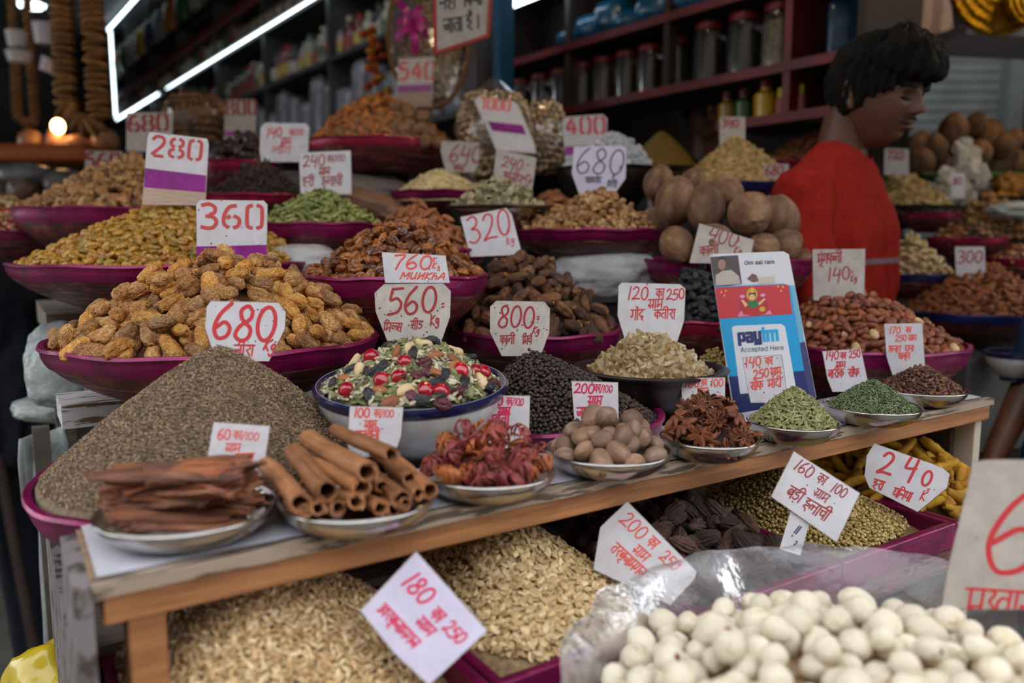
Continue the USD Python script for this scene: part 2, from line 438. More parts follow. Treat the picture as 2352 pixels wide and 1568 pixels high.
plaster_dark = mat('dark_plaster', (66, 60, 56), (46, 42, 40), rough=.85, scale=2, detail=5, rand=0)
ceil_m = mat('ceiling_paint', (120, 122, 122), (96, 98, 98), rough=.85, scale=2, detail=4, rand=0)
street_m = mat('street_facade', (120, 112, 104), (88, 82, 78), rough=.9, scale=.6, detail=5, rand=0)
struct('floor', boxm((-14, -9, -.05), (14, 13, 0)), floor_m)
struct('ceiling', boxm((-9, 1.35, 3.72), (7, 12.2, 3.82)), ceil_m)
struct('wall_back', wbox(.45, 11.4, -1.25, -1.15, 0, 3.72), plaster_dark)
solo('awning', thick([[(x_, .5 + 1.5 * t, 2.62 + .34 * t - .05 * math.sin(math.pi * t)) for x_ in np.linspace(-7, 3.5, 12)] for t in np.linspace(0, 1, 6)], .004), mat('shading_canvas', (96, 92, 86), (74, 70, 66), rough=.9, scale=3, rand=0), 'unseen canvas cover added over the stall to shade the back', 'awning', smooth=True)  # unseen canvas, added to keep sky light off the shop behind
struct('wall_far', boxm((-9, 11.6, 0), (3, 11.7, 3.72)), plaster_dark)
struct('wall_left', boxm((-5.6, 3.2, 0), (-5.5, 11.6, 3.72)), plaster_dark)
struct('wall_front', boxm((-14, -5.2, 0), (14, -5.0, 5.2)), street_m)
struct('wall_right', boxm((3.6, 1.5, 0), (3.7, 6, 3.72)), plaster_dark)
struct('wall_corner', boxm((1.3, 5.2, 0), (3.6, 5.3, 3.72)), plaster_dark)
# ------------------------------------------------------------------ shared materials
foil = None
def make_foil(name, col, dark):
    nodes = {'p': ('principled_bsdf', dict(metallic=0.45, roughness=0.42, coat_weight=0.25, coat_roughness=0.12, specular_ior_level=0.5)),
             'tc': ('texture_coordinate', {}), 'v': ('voronoi_texture', dict(scale=230)), 'n': ('noise_texture', dict(scale=22, detail=3)),
             'mp': ('mapping', dict(scale=(1.0, 1.0, 9.0))), 'n2': ('noise_texture', dict(scale=14, detail=3)),
             'r': ('rgb_ramp', {'ramp': [(0, lin(dark)), (0.3, lin(dark)), (0.75, lin(col)), (1, lin(col))]}),
             'b': ('bump', dict(strength=0.35, distance=0.0008)), 'b2': ('bump', dict(strength=0.6, distance=0.004))}
    links = [('tc.object', 'v.vector'), ('tc.object', 'n.vector'), ('n.fac', 'r.fac'), ('r.color', 'p.base_color'), ('v.distance', 'b.height'), ('b.normal', 'p.normal'),
             ('tc.object', 'mp.vector'), ('mp.vector', 'n2.vector'), ('n2.fac', 'b2.height'), ('b2.normal', 'p.coat_normal')]
    return usdkit.material(stage, '/World/Looks/' + name, nodes, links, surface='p.BSDF')
foil = make_foil('magenta_foil', (152, 8, 92), (92, 4, 54))
foil_red = make_foil('crimson_foil', (170, 20, 70), (120, 10, 46))
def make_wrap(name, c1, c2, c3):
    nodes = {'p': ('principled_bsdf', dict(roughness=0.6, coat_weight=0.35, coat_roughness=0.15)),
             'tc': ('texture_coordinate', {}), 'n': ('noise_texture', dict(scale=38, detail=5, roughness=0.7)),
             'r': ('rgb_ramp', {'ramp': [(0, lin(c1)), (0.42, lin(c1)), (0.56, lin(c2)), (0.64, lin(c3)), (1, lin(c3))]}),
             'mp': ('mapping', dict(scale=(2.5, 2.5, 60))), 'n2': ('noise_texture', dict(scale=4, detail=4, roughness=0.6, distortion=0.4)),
             'sr': ('rgb_ramp', {'ramp': [(0, (0, 0, 0)), (.56, (0, 0, 0)), (.66, (.42, .42, .42)), (.74, (.06, .06, .06)), (1, (.3, .3, .3))]}), 'mx': ('mix_color', dict(b=lin((176, 150, 146)))),  # pale streaks paint the glare of the cling film into the colour
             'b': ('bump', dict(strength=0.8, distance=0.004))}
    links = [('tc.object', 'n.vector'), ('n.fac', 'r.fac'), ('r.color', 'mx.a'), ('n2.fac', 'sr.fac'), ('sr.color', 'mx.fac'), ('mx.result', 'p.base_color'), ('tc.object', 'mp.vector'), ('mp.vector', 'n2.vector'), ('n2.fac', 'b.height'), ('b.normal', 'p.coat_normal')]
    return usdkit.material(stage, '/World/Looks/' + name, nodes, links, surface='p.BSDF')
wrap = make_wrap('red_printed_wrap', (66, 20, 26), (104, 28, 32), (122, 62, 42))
steel = mat('stainless_steel', (196, 194, 190), (170, 168, 164), rough=0.2, metallic=1.0, scale=9, stretch=(1, 1, 6), bump=0.12, bscale=40, rand=0.05)
dark_steel = mat('dull_dark_steel', (88, 84, 80), (58, 55, 52), rough=0.38, metallic=0.9, scale=12, bump=0.15, rand=0.05)
enamel = mat('white_enamel', (206, 206, 202), (186, 186, 184), rough=0.22, coat=0.5, rand=0)
enamel_blue = flat('blue_enamel', (22, 28, 66), rough=0.2, coat=0.6)
navy_foil = make_foil('navy_foil', (40, 52, 120), (20, 26, 70))
sheet_white = mat('white_plastic_sheet', (196, 196, 204), (180, 180, 190), rough=0.35, scale=8, bump=0.25, bscale=16, bdist=0.003, rand=0)
plywood = wood('worn_plywood', (164, 134, 104), (118, 96, 78), scale=10)
batten_wood = wood('orange_batten_wood', (172, 118, 72), (132, 84, 48), scale=8)
old_wood = wood('old_grey_wood', (120, 108, 98), (82, 72, 66), scale=10)
dark_ply = wood('dark_plywood', (78, 60, 44), (52, 40, 30), scale=5)
peeled = peel('peeling_white_paint', (112, 92, 70), (206, 204, 206), scale=26, cut=0.44, stretch=(0.5, 4, 4))
scratched = peel('scratched_white_paint', (70, 60, 56), (124, 116, 116), scale=34, cut=0.47, stretch=(1, 1.5, 1))
veneer_edge = peel('splintered_veneer_edge', (84, 70, 58), (160, 142, 124), scale=26, cut=0.46, stretch=(0.5, 4, 4))

# ------------------------------------------------------------------ containers
def bowl_profile(R, d, base=0.42, k=0.9, n=14):
    t = np.linspace(0, 1, n)
    return np.stack([R * (base + (1 - base) * np.sin(t * math.pi / 2) ** k), -d + d * t], 1)
def bowl(label, c, rim, R, d, style='magenta', tilt=None, name='bowl', band=0.28, base=0.42, seg=72, group=None):
    """c: centre of the rim in plan. The Xform stands at the rim's centre."""
    t = thing(name, label, 'bowl', (c[0], c[1], rim), R=tilt, group=group)
    pr = bowl_profile(R, d, base)
    outer = [(0, -d)] + [tuple(x) for x in pr]
    inner = [(R + 0.002, 0.003), (R - 0.001, 0.005), (R - 0.005, 0.002)] + [(max(x[0] - 0.005, 0.01), x[1] + 0.004) for x in pr[::-1][1:]] + [(0, -d + 0.005)]
    body = lathe(outer + inner, seg)
    up = pr[int(len(pr) * (1 - band)):]
    if style in ('magenta', 'crimson', 'navy'):
        f = {'magenta': foil, 'crimson': foil_red, 'navy': navy_foil}[style]
        v = np.array(body.vertices); w = 1 + 0.012 * np.sin(np.arctan2(v[:, 1], v[:, 0]) * 5 + R * 40) * 0.5; v[:, :2] *= w[:, None]
        body = trimesh.Trimesh(v, body.faces, process=False)
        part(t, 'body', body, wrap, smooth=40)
        ring = [(x[0] + 0.001, x[1]) for x in up] + [(R + 0.004, 0.003), (R + 0.002, 0.0065), (R - 0.004, 0.0065), (R - 0.008, -0.012), (R - 0.012, -0.012), (R - 0.006, 0.0)] + [(x[0] - 0.002, x[1]) for x in up[::-1]] + [(up[0][0] + 0.001, up[0][1])]
        band_m = lathe(ring, seg); v = np.array(band_m.vertices)
        w = 1 + 0.012 * np.sin(np.arctan2(v[:, 1], v[:, 0]) * 5 + R * 40) * 0.5; v[:, :2] *= w[:, None]
        v[:, 2] += 0.0012 * np.sin(np.arctan2(v[:, 1], v[:, 0]) * 9 + R * 70)
        part(t, 'foil_band', trimesh.Trimesh(v, band_m.faces, process=False), f, smooth=40)
    elif style == 'enamel':
        part(t, 'body', body, enamel, smooth=40)
        part(t, 'rim_band', lathe([(R + 0.0005, -0.006), (R + 0.003, -0.002), (R + 0.003, 0.003), (R, 0.005), (R - 0.006, 0.004), (R - 0.009, -0.006), (R - 0.006, -0.006), (R + 0.0005, -0.006)], seg), enamel_blue, smooth=40)
        part(t, 'foot', lathe([(R * base * 0.98, -d), (R * base, -d - 0.008), (R * base - 0.004, -d - 0.008), (R * base - 0.006, -d)], seg), enamel_blue)
    else:
        m = {'steel': steel, 'dark': dark_steel}[style]
        part(t, 'body', body, m, smooth=40)
        part(t, 'rim', lathe([(R, -0.002), (R + 0.012, 0.001), (R + 0.013, 0.004), (R + 0.006, 0.006), (R - 0.003, 0.004), (R, -0.002)], seg), m if style == 'dark' else steel, smooth=40)
    return t
def plate(label, c, rim, R, d=0.026, name='steel_plate', group=None, tilt=None):
    t = thing(name, label, 'plate', (c[0], c[1], rim), group=group, R=tilt)
    pr = bowl_profile(R, d, 0.68, 0.75, 10)
    part(t, 'dish', lathe([(0, -d)] + [tuple(x) for x in pr] + [(x[0] - 0.0018, x[1] + 0.0018) for x in pr[::-1]] + [(0, -d + 0.0018)], 72), steel, smooth=40)
    a = np.linspace(0, 2 * math.pi, 13)
    part(t, 'rolled_rim', lathe([(R + 0.0016 * math.cos(x), 0.0005 + 0.0016 * math.sin(x)) for x in a], 72), steel, smooth=True)
    return t
def tray(label, u0, u1, v0, v1, rim, d=0.06, w=0.007, band=0.03):
    t = thing('foil_tray', label, 'tray', S(u0, v0, rim), UANG)
    L, D = u1 - u0, v1 - v0
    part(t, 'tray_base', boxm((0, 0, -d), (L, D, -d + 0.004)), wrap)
    for nm, a, b in (('front', (0, 0), (L, w)), ('back', (0, D - w), (L, D)), ('left', (0, w), (w, D - w)), ('right', (L - w, w), (L, D - w))):
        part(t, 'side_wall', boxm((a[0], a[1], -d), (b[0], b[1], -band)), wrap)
        cx, cy = (a[0] + b[0]) / 2, (a[1] + b[1]) / 2
        m = tm(rbox(b[0] - a[0] + 0.004, b[1] - a[1] + 0.004, band + 0.004, 0.0025)); m.apply_translation((cx, cy, -band / 2))
        part(t, 'foil_edge', m, foil, smooth=40)
    return t

# ------------------------------------------------------------------ handwriting: strokes of digits and letters
def curve(pts, n=7):
    p = np.asarray(pts, float)
    if len(p) < 3: return p
    q = np.vstack([2 * p[0] - p[1], p, 2 * p[-1] - p[-2]]); out = []
    for i in range(1, len(q) - 2):
        for t in np.linspace(0, 1, n, endpoint=False):
            a, b, c, d = q[i - 1], q[i], q[i + 1], q[i + 2]
            out.append(0.5 * (2 * b + (c - a) * t + (2 * a - 5 * b + 4 * c - d) * t * t + (-a + 3 * b - 3 * c + d) * t ** 3))
    out.append(p[-1]); return np.array(out)
def loop(cx, cy, rx, ry, a0=100, a1=470):
    a = np.radians(np.linspace(a0, a1, 17)); return [(cx + rx * math.cos(x), cy + ry * math.sin(x)) for x in a]
HAND = {
 '0': (.66, [loop(.3, .5, .25, .48)]), '1': (.36, [[(.2, 1), (.13, 0)]]),
 '2': (.66, [[(.06, .8), (.2, .98), (.42, .94), (.48, .72), (.32, .36), (.04, .04), (.25, .09), (.62, .08)]]),
 '3': (.64, [[(.06, .92), (.3, 1), (.47, .85), (.4, .62), (.2, .53), (.44, .46), (.53, .2), (.3, 0), (.04, .08)]]),
 '4': (.66, [[(.2, 1), (.08, .52), (.14, .42), (.55, .48)], [(.54, .85), (.42, -.12)]]),
 '5': (.62, [[(.52, 1), (.14, .97)], [(.14, .97), (.1, .56), (.34, .62), (.52, .4), (.4, .1), (.05, .0)]]),
 '6': (.62, [[(.44, 1.03), (.16, .7), (.05, .3), (.2, .02), (.44, .08), (.5, .32), (.32, .48), (.08, .3)]]),
 '7': (.6, [[(.04, .93), (.5, .98), (.32, .5), (.2, -.05)]]),
 '8': (.6, [[(.45, .86), (.3, 1), (.12, .86), (.2, .6), (.46, .36), (.44, .1), (.25, 0), (.06, .14), (.14, .4), (.42, .64), (.45, .86)]]),
 '=': (.5, [[(.08, .55), (.4, .6)], [(.08, .32), (.4, .36)]]), '/': (.4, [[(.36, 1.05), (.04, -.05)]]), '-': (.4, [[(.05, .5), (.35, .5)]]), '.': (.2, [[(.06, .03), (.12, .05)]]), ':': (.25, [[(.1, .6), (.14, .62)], [(.08, .25), (.12, .27)]]),
 'K': (.66, [[(.1, 1), (.06, 0)], [(.55, 1), (.1, .48), (.55, .02)]]), 'k': (.6, [[(.1, 1), (.06, 0)], [(.45, .7), (.1, .4), (.5, .02)]]),
 'g': (.6, [[(.45, .62), (.2, .68), (.08, .42), (.25, .2), (.45, .5)], [(.46, .62), (.44, -.1), (.25, -.35), (.08, -.2)]]),
 'M': (.9, [[(.05, 0), (.14, 1), (.4, .35), (.72, 1), (.76, 0)]]), 'U': (.7, [[(.1, 1), (.07, .3), (.25, 0), (.5, .25), (.56, 1)], [(.56, .95), (.58, 0)]]),
 'N': (.75, [[(.1, 0), (.12, 1)], [(.12, .1), (.58, .95)], [(.6, 1), (.58, 0)]]), 'h': (.6, [[(.1, 1), (.06, 0)], [(.08, .4), (.3, .62), (.44, .45), (.45, 0)]]),
 'A': (.75, [[(.04, 0), (.4, 1), (.62, 0)], [(.15, .36), (.58, .4)]]), ' ': (.35, []), '।': (.3, [[(.12, 1), (.12, 0)]]), '॥': (.45, [[(.12, 1), (.08, 0)], [(.32, 1), (.28, 0)]]),
}
STENCIL = {
 '0': (.66, [[(.24, .99), (.09, .9), (.06, .7), (.06, .3), (.09, .1), (.24, .01)], [(.36, .99), (.51, .9), (.54, .7), (.54, .3), (.51, .1), (.36, .01)]]),
 '8': (.66, [[(.23, .98), (.08, .86), (.08, .66), (.22, .54)], [(.37, .98), (.52, .86), (.52, .66), (.38, .54)], [(.22, .46), (.05, .34), (.05, .14), (.23, .02)], [(.38, .46), (.55, .34), (.55, .14), (.37, .02)]]),
 '3': (.66, [[(.06, .93), (.3, 1), (.5, .86), (.48, .64), (.32, .55)], [(.2, .5), (.44, .46), (.56, .28), (.48, .06), (.3, -.01), (.05, .05)]]),
 '6': (.66, [[(.46, .96), (.22, .88), (.07, .55), (.06, .2), (.22, .02)], [(.36, .01), (.53, .14), (.54, .4), (.36, .53)], [(.27, .52), (.14, .42)]]),
 '2': (.66, [[(.05, .8), (.2, .98), (.42, .97), (.52, .8), (.46, .56), (.06, .06)], [(.14, .02), (.55, .02)]]),
 '4': (.68, [[(.4, .98), (.05, .34)], [(.05, .32), (.34, .32)], [(.44, .72), (.44, 0)], [(.5, .32), (.62, .32)]]),
 '5': (.66, [[(.52, .98), (.14, .98)], [(.12, .95), (.1, .56)], [(.12, .57), (.4, .62), (.55, .38), (.44, .08), (.08, .03)]]),
 '1': (.4, [[(.06, .82), (.22, 1)], [(.22, .98), (.22, 0)]]),
 '7': (.6, [[(.05, .97), (.5, .97)], [(.5, .92), (.2, 0)]]),
}
DEV = {  # letter: (advance, strokes); the head line at y = 1 is drawn along the word
 'क': (.82, [[(.42, 1), (.42, 0)], [(.42, .62), (.22, .76), (.06, .52), (.2, .3), (.42, .5)], [(.42, .58), (.62, .74), (.74, .52), (.64, .26)]]),
 'ग': (.66, [[(.2, 1), (.2, .42), (.1, .26), (.02, .4)], [(.54, 1), (.54, 0)]]),
 'म': (.7, [[(.14, 1), (.14, .36), (.04, .26), (.14, .16), (.26, .36)], [(.14, .42), (.56, .44)], [(.56, 1), (.56, 0)]]),
 'ह': (.64, [[(.32, 1), (.32, .82), (.12, .74), (.12, .58), (.42, .6), (.48, .44), (.3, .32), (.14, .2), (.3, .06), (.5, -.08)]]),
 'र': (.54, [[(.14, 1), (.36, .92), (.4, .68), (.14, .54)], [(.14, .54), (.48, 0)]]),
 'इ': (.6, [[(.3, 1), (.3, .86), (.1, .76), (.16, .6), (.44, .6), (.44, .42), (.18, .36), (.12, .18), (.36, .1), (.46, -.12)]]),
 'ल': (.8, [[(.04, .26), (.06, .6), (.24, .7), (.3, .44), (.28, .26), (.34, .62), (.64, .66)], [(.66, 1), (.66, 0)]]),
 'च': (.66, [[(.04, .72), (.54, .74)], [(.14, .72), (.12, .4), (.28, .26), (.5, .42)], [(.54, 1), (.54, 0)]]),
 'न': (.64, [[(.18, .5), (.08, .56), (.06, .42), (.18, .4), (.2, .5), (.52, .5)], [(.52, 1), (.52, 0)]]),
 'ब': (.66, [[(.54, .7), (.24, .78), (.06, .5), (.22, .24), (.54, .44)], [(.14, .34), (.5, .7)], [(.54, 1), (.54, 0)]]),
 'व': (.66, [[(.54, .7), (.24, .78), (.06, .5), (.22, .24), (.54, .44)], [(.54, 1), (.54, 0)]]),
 'ड': (.6, [[(.36, 1), (.36, .86), (.1, .76), (.14, .58), (.42, .58), (.48, .34), (.28, .1), (.06, .2)]]),
 'ध': (.68, [[(.06, .96), (.22, .92), (.1, .72), (.24, .62)], [(.2, .62), (.06, .42), (.2, .2), (.54, .4)], [(.56, .95), (.56, 0)]]),
 'य': (.66, [[(.06, .92), (.22, .76), (.1, .48), (.24, .3), (.52, .48)], [(.54, 1), (.54, 0)]]),
 'स': (.72, [[(.1, .98), (.3, .92), (.3, .66), (.08, .56)], [(.1, .56), (.36, .08)], [(.2, .52), (.6, .52)], [(.6, 1), (.6, 0)]]),
 'फ': (.8, [[(.06, 1), (.06, .52), (.2, .36), (.38, .5)], [(.38, 1), (.38, 0)], [(.38, .6), (.58, .76), (.7, .54), (.6, .3)]]),
 'द': (.6, [[(.3, 1), (.3, .82), (.08, .62), (.14, .36), (.4, .36), (.42, .2), (.26, .16), (.46, -.1)]]),
 'त': (.64, [[(.52, .62), (.18, .64), (.08, .38), (.26, .08)], [(.52, 1), (.52, 0)]]),
 'ज': (.7, [[(.04, .6), (.16, .26), (.38, .3), (.34, .52), (.2, .56), (.56, .56)], [(.58, 1), (.58, 0)]]),
 'ख': (.92, [[(.1, 1), (.28, .88), (.12, .62), (.3, .4), (.1, .06), (.36, .12)], [(.8, .7), (.54, .76), (.4, .52), (.52, .28), (.8, .44)], [(.8, 1), (.8, 0)]]),
 'अ': (.82, [[(.08, .88), (.28, .92), (.32, .68), (.14, .56), (.36, .44), (.32, .12), (.06, .16)], [(.28, .56), (.68, .56)], [(.68, 1), (.68, 0)]]),
 'ट': (.56, [[(.32, 1), (.32, .82), (.1, .64), (.1, .3), (.28, .14), (.46, .28)]]),
 'ण': (.8, [[(.08, 1), (.08, .5), (.22, .32), (.36, .5), (.36, 1)], [(.66, 1), (.66, 0)]]),
 'झ': (.74, [[(.1, .95), (.3, .85), (.12, .64), (.36, .4), (.14, .1), (.4, .0)], [(.3, .55), (.6, .55)], [(.6, 1), (.6, 0)]]),
 'ठ': (.6, [[(.3, 1), (.3, .8), (.1, .6), (.1, .25), (.35, .12), (.48, .4), (.3, .7)]]),
 'प': (.66, [[(.1, 1), (.1, .52), (.24, .36), (.54, .46)], [(.54, 1), (.54, 0)]]),
}
MATRA = {'ा': (.26, [[(.12, 1), (.12, 0)]]), 'ी': (.3, [[(.14, 1), (.14, 0)], [(.14, 1), (.06, 1.3), (-.2, 1.36), (-.4, 1.06)]]),
 'े': (0, [[(-.14, 1), (-.34, 1.34)]]), 'ै': (0, [[(-.14, 1), (-.36, 1.32)], [(-.12, 1), (-.14, 1.36)]]),
 'ो': (.28, [[(.12, 1), (.12, 0)], [(.12, 1), (-.12, 1.36)]]), 'ौ': (.28, [[(.12, 1), (.12, 0)], [(.12, 1), (-.16, 1.32)], [(.14, 1), (.08, 1.4)]]),
 'ु': (0, [[(-.16, .02), (-.06, -.12), (-.24, -.26)]]), 'ू': (0, [[(-.16, .02), (-.34, -.12), (-.2, -.26), (.02, -.34)]]),
 'ं': (0, [[(-.22, 1.24), (-.16, 1.28)]]), '़': (0, [[(-.3, -.14), (-.25, -.16)]])}
def strokes(text, style='hand', slant=0.0, jit=0.0, seed=0):
    """polylines of a line of writing; height of a digit 1, baseline 0; returns (polylines, width)"""
    rng = np.random.default_rng(seed); x, out, head0 = 0.0, [], None
    pend = None; cs = list(text); i = 0
    def put(gl, dx):
        for s in gl:
            p = curve(s) if len(s) > 2 else np.asarray(s, float)
            out.append(p + [dx, 0])
    while i < len(cs):
        c = cs[i]
        if c in DEV:
            if head0 is None: head0 = x
            k = i + 1; half = k < len(cs) and cs[k] == '्'
            j = k + 2 if half else k  # the vowel sign of a cluster follows its last consonant
            if j < len(cs) and cs[j] == 'ि' or (k < len(cs) and cs[k] == 'ि'):
                put([[(.1, 1), (.1, 0)], [(.1, 1), (.12, 1.28), (.4, 1.36), (.62, 1.02)]], x); x += .24
            w, g = DEV[c]
            if half and k + 1 < len(cs) and cs[k + 1] == 'र' and c != 'र':
                put(g, x); put([[(w - .2, .4), (w - .48, .06)]], x); x += w; i = k + 2; continue
            if half and c == 'र':  # reph over the next letter
                put([[(.2, 1), (.16, 1.26), (.42, 1.3)]], x + .25); i = k + 1; continue
            if half:
                put([s for s in g if not (len(s) == 2 and s[0][1] == 1 and s[1][1] == 0 and s[0][0] > .4)], x); x += w * .72; i = k + 1; continue
            put(g, x); x += w
        elif c in MATRA:
            w, g = MATRA[c]; put(g, x); x += w
        elif c in ('ि', '्'): pass
        else:
            if head0 is not None: out.append(np.array([(head0 - .04, 1.0), (x - .02, 1.02)])); head0 = None
            w, g = (STENCIL if style == 'stencil' else HAND).get(c, (.4, []))
            if style != 'stencil':
                a = rng.normal(0, jit); dy = rng.normal(0, jit)
            else: a = dy = 0
            put([[(px * math.cos(a) - py * math.sin(a), px * math.sin(a) + py * math.cos(a) + dy) for px, py in s] for s in g], x); x += w + (0.08 if style == 'stencil' else 0.02)
        i += 1
    if head0 is not None: out.append(np.array([(head0 - .04, 1.0), (x - .02, 1.02)]))
    if slant: out = [np.column_stack([p[:, 0] + slant * p[:, 1], p[:, 1]]) for p in out]
    return out, x

marker_red = flat('red_marker', (196, 52, 58), rough=0.6)
marker_pink = flat('pink_red_marker', (206, 40, 84), rough=0.6)
marker_orange = flat('orange_red_marker', (222, 84, 72), rough=0.6)
marker_dark = flat('maroon_marker', (150, 40, 44), rough=0.6)
marker_black = flat('black_marker', (44, 42, 44), rough=0.6)
stencil_red = flat('stencil_red_paint', (192, 72, 70), rough=0.7)
INK = dict(red=marker_red, pink=marker_pink, orange=marker_orange, dark=marker_dark, black=marker_black, stencil=stencil_red)
card_white = mat('white_card', (206, 204, 208), (194, 192, 196), rough=0.45, scale=40, rand=0.02)
card_grey = mat('yellowed_card', (186, 178, 170), (168, 160, 152), rough=0.5, scale=40, rand=0.02)
card_violet = mat('violet_white_card', (204, 198, 218), (192, 186, 208), rough=0.4, scale=30, rand=0.02)
card_edge = peel('rusty_card_edge', (110, 92, 80), (150, 140, 132), scale=120, cut=0.45)
bare_board = wood('bare_plywood_card', (196, 172, 152), (170, 146, 128), scale=30)
tape_purple = mat('purple_foil_tape', (150, 24, 140), (120, 14, 114), rough=0.35, metallic=0.2, scale=60, coat=0.3, rand=0)
specks_m = flat('dirt_specks', (52, 44, 42), rough=0.9)

class Board:
    """a flat plane in the scene that the photograph's points can be laid on"""
    def __init__(s, cx, cy, Y, yaw=0.0, lean=8.0):
        s.c = P(cx, cy, Y); d = CAM - s.c; d[2] = 0; d /= np.linalg.norm(d)
        a = math.radians(yaw); d = rotz(a) @ d
        l = math.radians(lean); s.n = d * math.cos(l) + np.array([0, 0, 1.0]) * math.sin(l)
        s.e1 = np.cross([0, 0, 1.0], d); s.e2 = np.cross(s.n, s.e1)
        s.R = np.column_stack([s.e1, s.e2, s.n])
    def at(s, pts):
        out = []
        for px, py in pts:
            r = ray(px, py); t = ((s.c - CAM) @ s.n) / (r @ s.n); q = CAM + r * t - s.c
            out.append((q @ s.e1, q @ s.e2))
        return np.array(out)
    def poly(s, pts): return Polygon(s.at(pts)).buffer(0)
def write(b, lines, clip=None, seed=0):
    """lines: (text, x, y, height px, angle, width factor, stroke px, style) -> shapely shape on the board"""
    shapes = []
    for k, ln in enumerate(lines):
        text, x, y, h, ang, wf, sw = ln[:7]; style = ln[7] if len(ln) > 7 else 'hand'; slant = ln[8] if len(ln) > 8 else (0.12 if style == 'hand' else 0)
        st, w = strokes(text, style, slant, 0.02 if style == 'hand' else 0, seed * 10 + k)
        c, n = math.cos(math.radians(ang)), math.sin(math.radians(ang))
        for p in st:
            q = p * [h * wf, h]
            pts = np.column_stack([x + q[:, 0] * c - q[:, 1] * n, y - q[:, 1] * c - q[:, 0] * n])
            loc = b.at(pts)
            mid = pts.mean(0); one = b.at([mid, mid + [1, 0]]); u = np.linalg.norm(one[1] - one[0])
            shapes.append(LineString(loc).buffer(u * sw / 2, quad_segs=3, cap_style='flat' if style == 'stencil' else 'round'))
    g = unary_union(shapes)
    return g.intersection(clip.buffer(-0.0005)) if clip is not None else g
def card(label, pts, Y, lines, yaw=0.0, lean=8.0, ink='red', paper=None, tape=None, below=None, bands=(), name='price_card', stick=None, seed=0, specks=0, t=0.0025, cat='price sign', chip=0, ctr=None):
    """a price card: outline, ink and tape are given where the photograph shows them and laid on the card's plane at distance Y"""
    pts = list(pts); ctr = ctr or np.mean(pts, 0)
    b = Board(ctr[0], ctr[1], Y, yaw, lean)
    th = thing(name, label, cat, b.c, R=b.R)
    outline = b.poly(pts); rng = np.random.default_rng(seed + 5)
    # worn corners: the outline wavers a little
    outline = outline.buffer(-0.0006).buffer(0.0006)
    part(th, 'board', trimesh.util.concatenate([prism(outline, t)]).apply_translation((0, 0, -t)), paper or card_white, smooth=False)
    part(th, 'board_edge', prism(outline.difference(outline.buffer(-0.0006)), t * 0.9).apply_translation((0, 0, -t * 0.98 + 0.0003)), card_edge, smooth=False)
    if below is not None:
        part(th, 'bare_strip', prism(b.poly(below).intersection(outline), 0.0003), bare_board, smooth=False)
    if tape is not None:
        part(th, 'tape_band', prism(b.poly(tape).intersection(outline.buffer(0.0008)), 0.0006), tape_purple, smooth=False)
    for nm, pp, m in bands:
        part(th, nm, prism(b.poly(pp).intersection(outline), 0.0005), m, smooth=False)
    groups = {}
    for ln in lines:
        k = ln[9] if len(ln) > 9 else ink
        groups.setdefault(k, []).append(ln)
    for k, g in groups.items():
        sh = write(b, g, outline, seed)
        if not sh.is_empty: part(th, 'lettering', prism(sh, 0.0004), INK[k], smooth=False)
    if specks:
        x0, y0, x1, y1 = outline.bounds
        dots = [Point(rng.uniform(x0, x1), rng.uniform(y0, y1)).buffer(rng.uniform(.0002, .0007) * (0.5 + Y), quad_segs=2) for _ in range(specks)]
        d = unary_union(dots).intersection(outline.buffer(-0.001))
        if not d.is_empty: part(th, 'dirt_specks', prism(d, 0.0003), specks_m, smooth=False)
    if stick is not None:
        sp = b.poly(stick)
        part(th, 'stick', prism(sp, 0.003).apply_translation((0, 0, -0.0062)), card_white, smooth=False)
    return b, th
# ------------------------------------------------------------------ the display stand
rs = np.random.default_rng(7)
stand = thing('display_stand', 'tiered wooden display stand with worn plank edges and peeling white paint', 'stand', (O[0], O[1], 0), UANG)
def sb(u0, u1, v0, v1, z0, z1): return boxm((u0, v0, z0), (u1, v1, z1))
def worn_strip(u0, u1, v0, z0, z1, v1, seed, amp=0.003, n=90):
    """a board whose front edge is chipped and wavering"""
    x = np.linspace(u0, u1, n); w = amp * 2 * (fbm(np.stack([x * 40, x * 0, x * 0], 1) + seed, 3, seed) - 0.5)
    pts = [(a, v0 + b) for a, b in zip(x, w)] + [(u1, v1), (u0, v1)]
    return prism(Polygon(pts), z1 - z0).apply_translation((0, 0, z0))
PL = 1.225
part(stand, 'plank', worn_strip(0.0, PL, 0.004, PLANK_Z - 0.011, PLANK_Z - 0.002, 0.135, 3), plywood, smooth=False)
part(stand, 'edge_strip', worn_strip(0.0, PL, -0.001, PLANK_Z - 0.010, PLANK_Z, 0.012, 5, 0.0025), veneer_edge, smooth=False, label='splintered grey edge strip along the front plank')
part(stand, 'batten', join([tm(rbox(PL - 0.012, 0.022, 0.022, 0.0015)).apply_translation(((PL) / 2, 0.013, PLANK_Z - 0.0215))]), batten_wood, label='orange-brown front batten', smooth=30)
part(stand, 'leg', tm(rbox(0.026, 0.03, 0.70, 0.002)).apply_translation((0.034, 0.019, PLANK_Z - 0.0325 - 0.35)), batten_wood)
part(stand, 'leg', tm(rbox(0.02, 0.034, 0.9, 0.002)).apply_translation((PL - 0.014, 0.03, PLANK_Z - 0.034 - 0.45)), peel('painted_batten', (170, 134, 96), (190, 178, 160), scale=18, cut=0.4), label='pale painted end post')
part(stand, 'end_panel', sb(PL - 0.04, PL - 0.03, 0.04, 0.5, 0.3, PLANK_Z - 0.033), dark_ply, label='dark plywood end panel')
part(stand, 'side_panel', sb(-0.012, 0.0, 0.0, 0.13, 0.35, PLANK_Z - 0.003), scratched, label='white side panel with scratched paint')
part(stand, 'side_panel', sb(-0.012, 0.0, 0.13, 0.52, 0.35, 0.87), scratched)
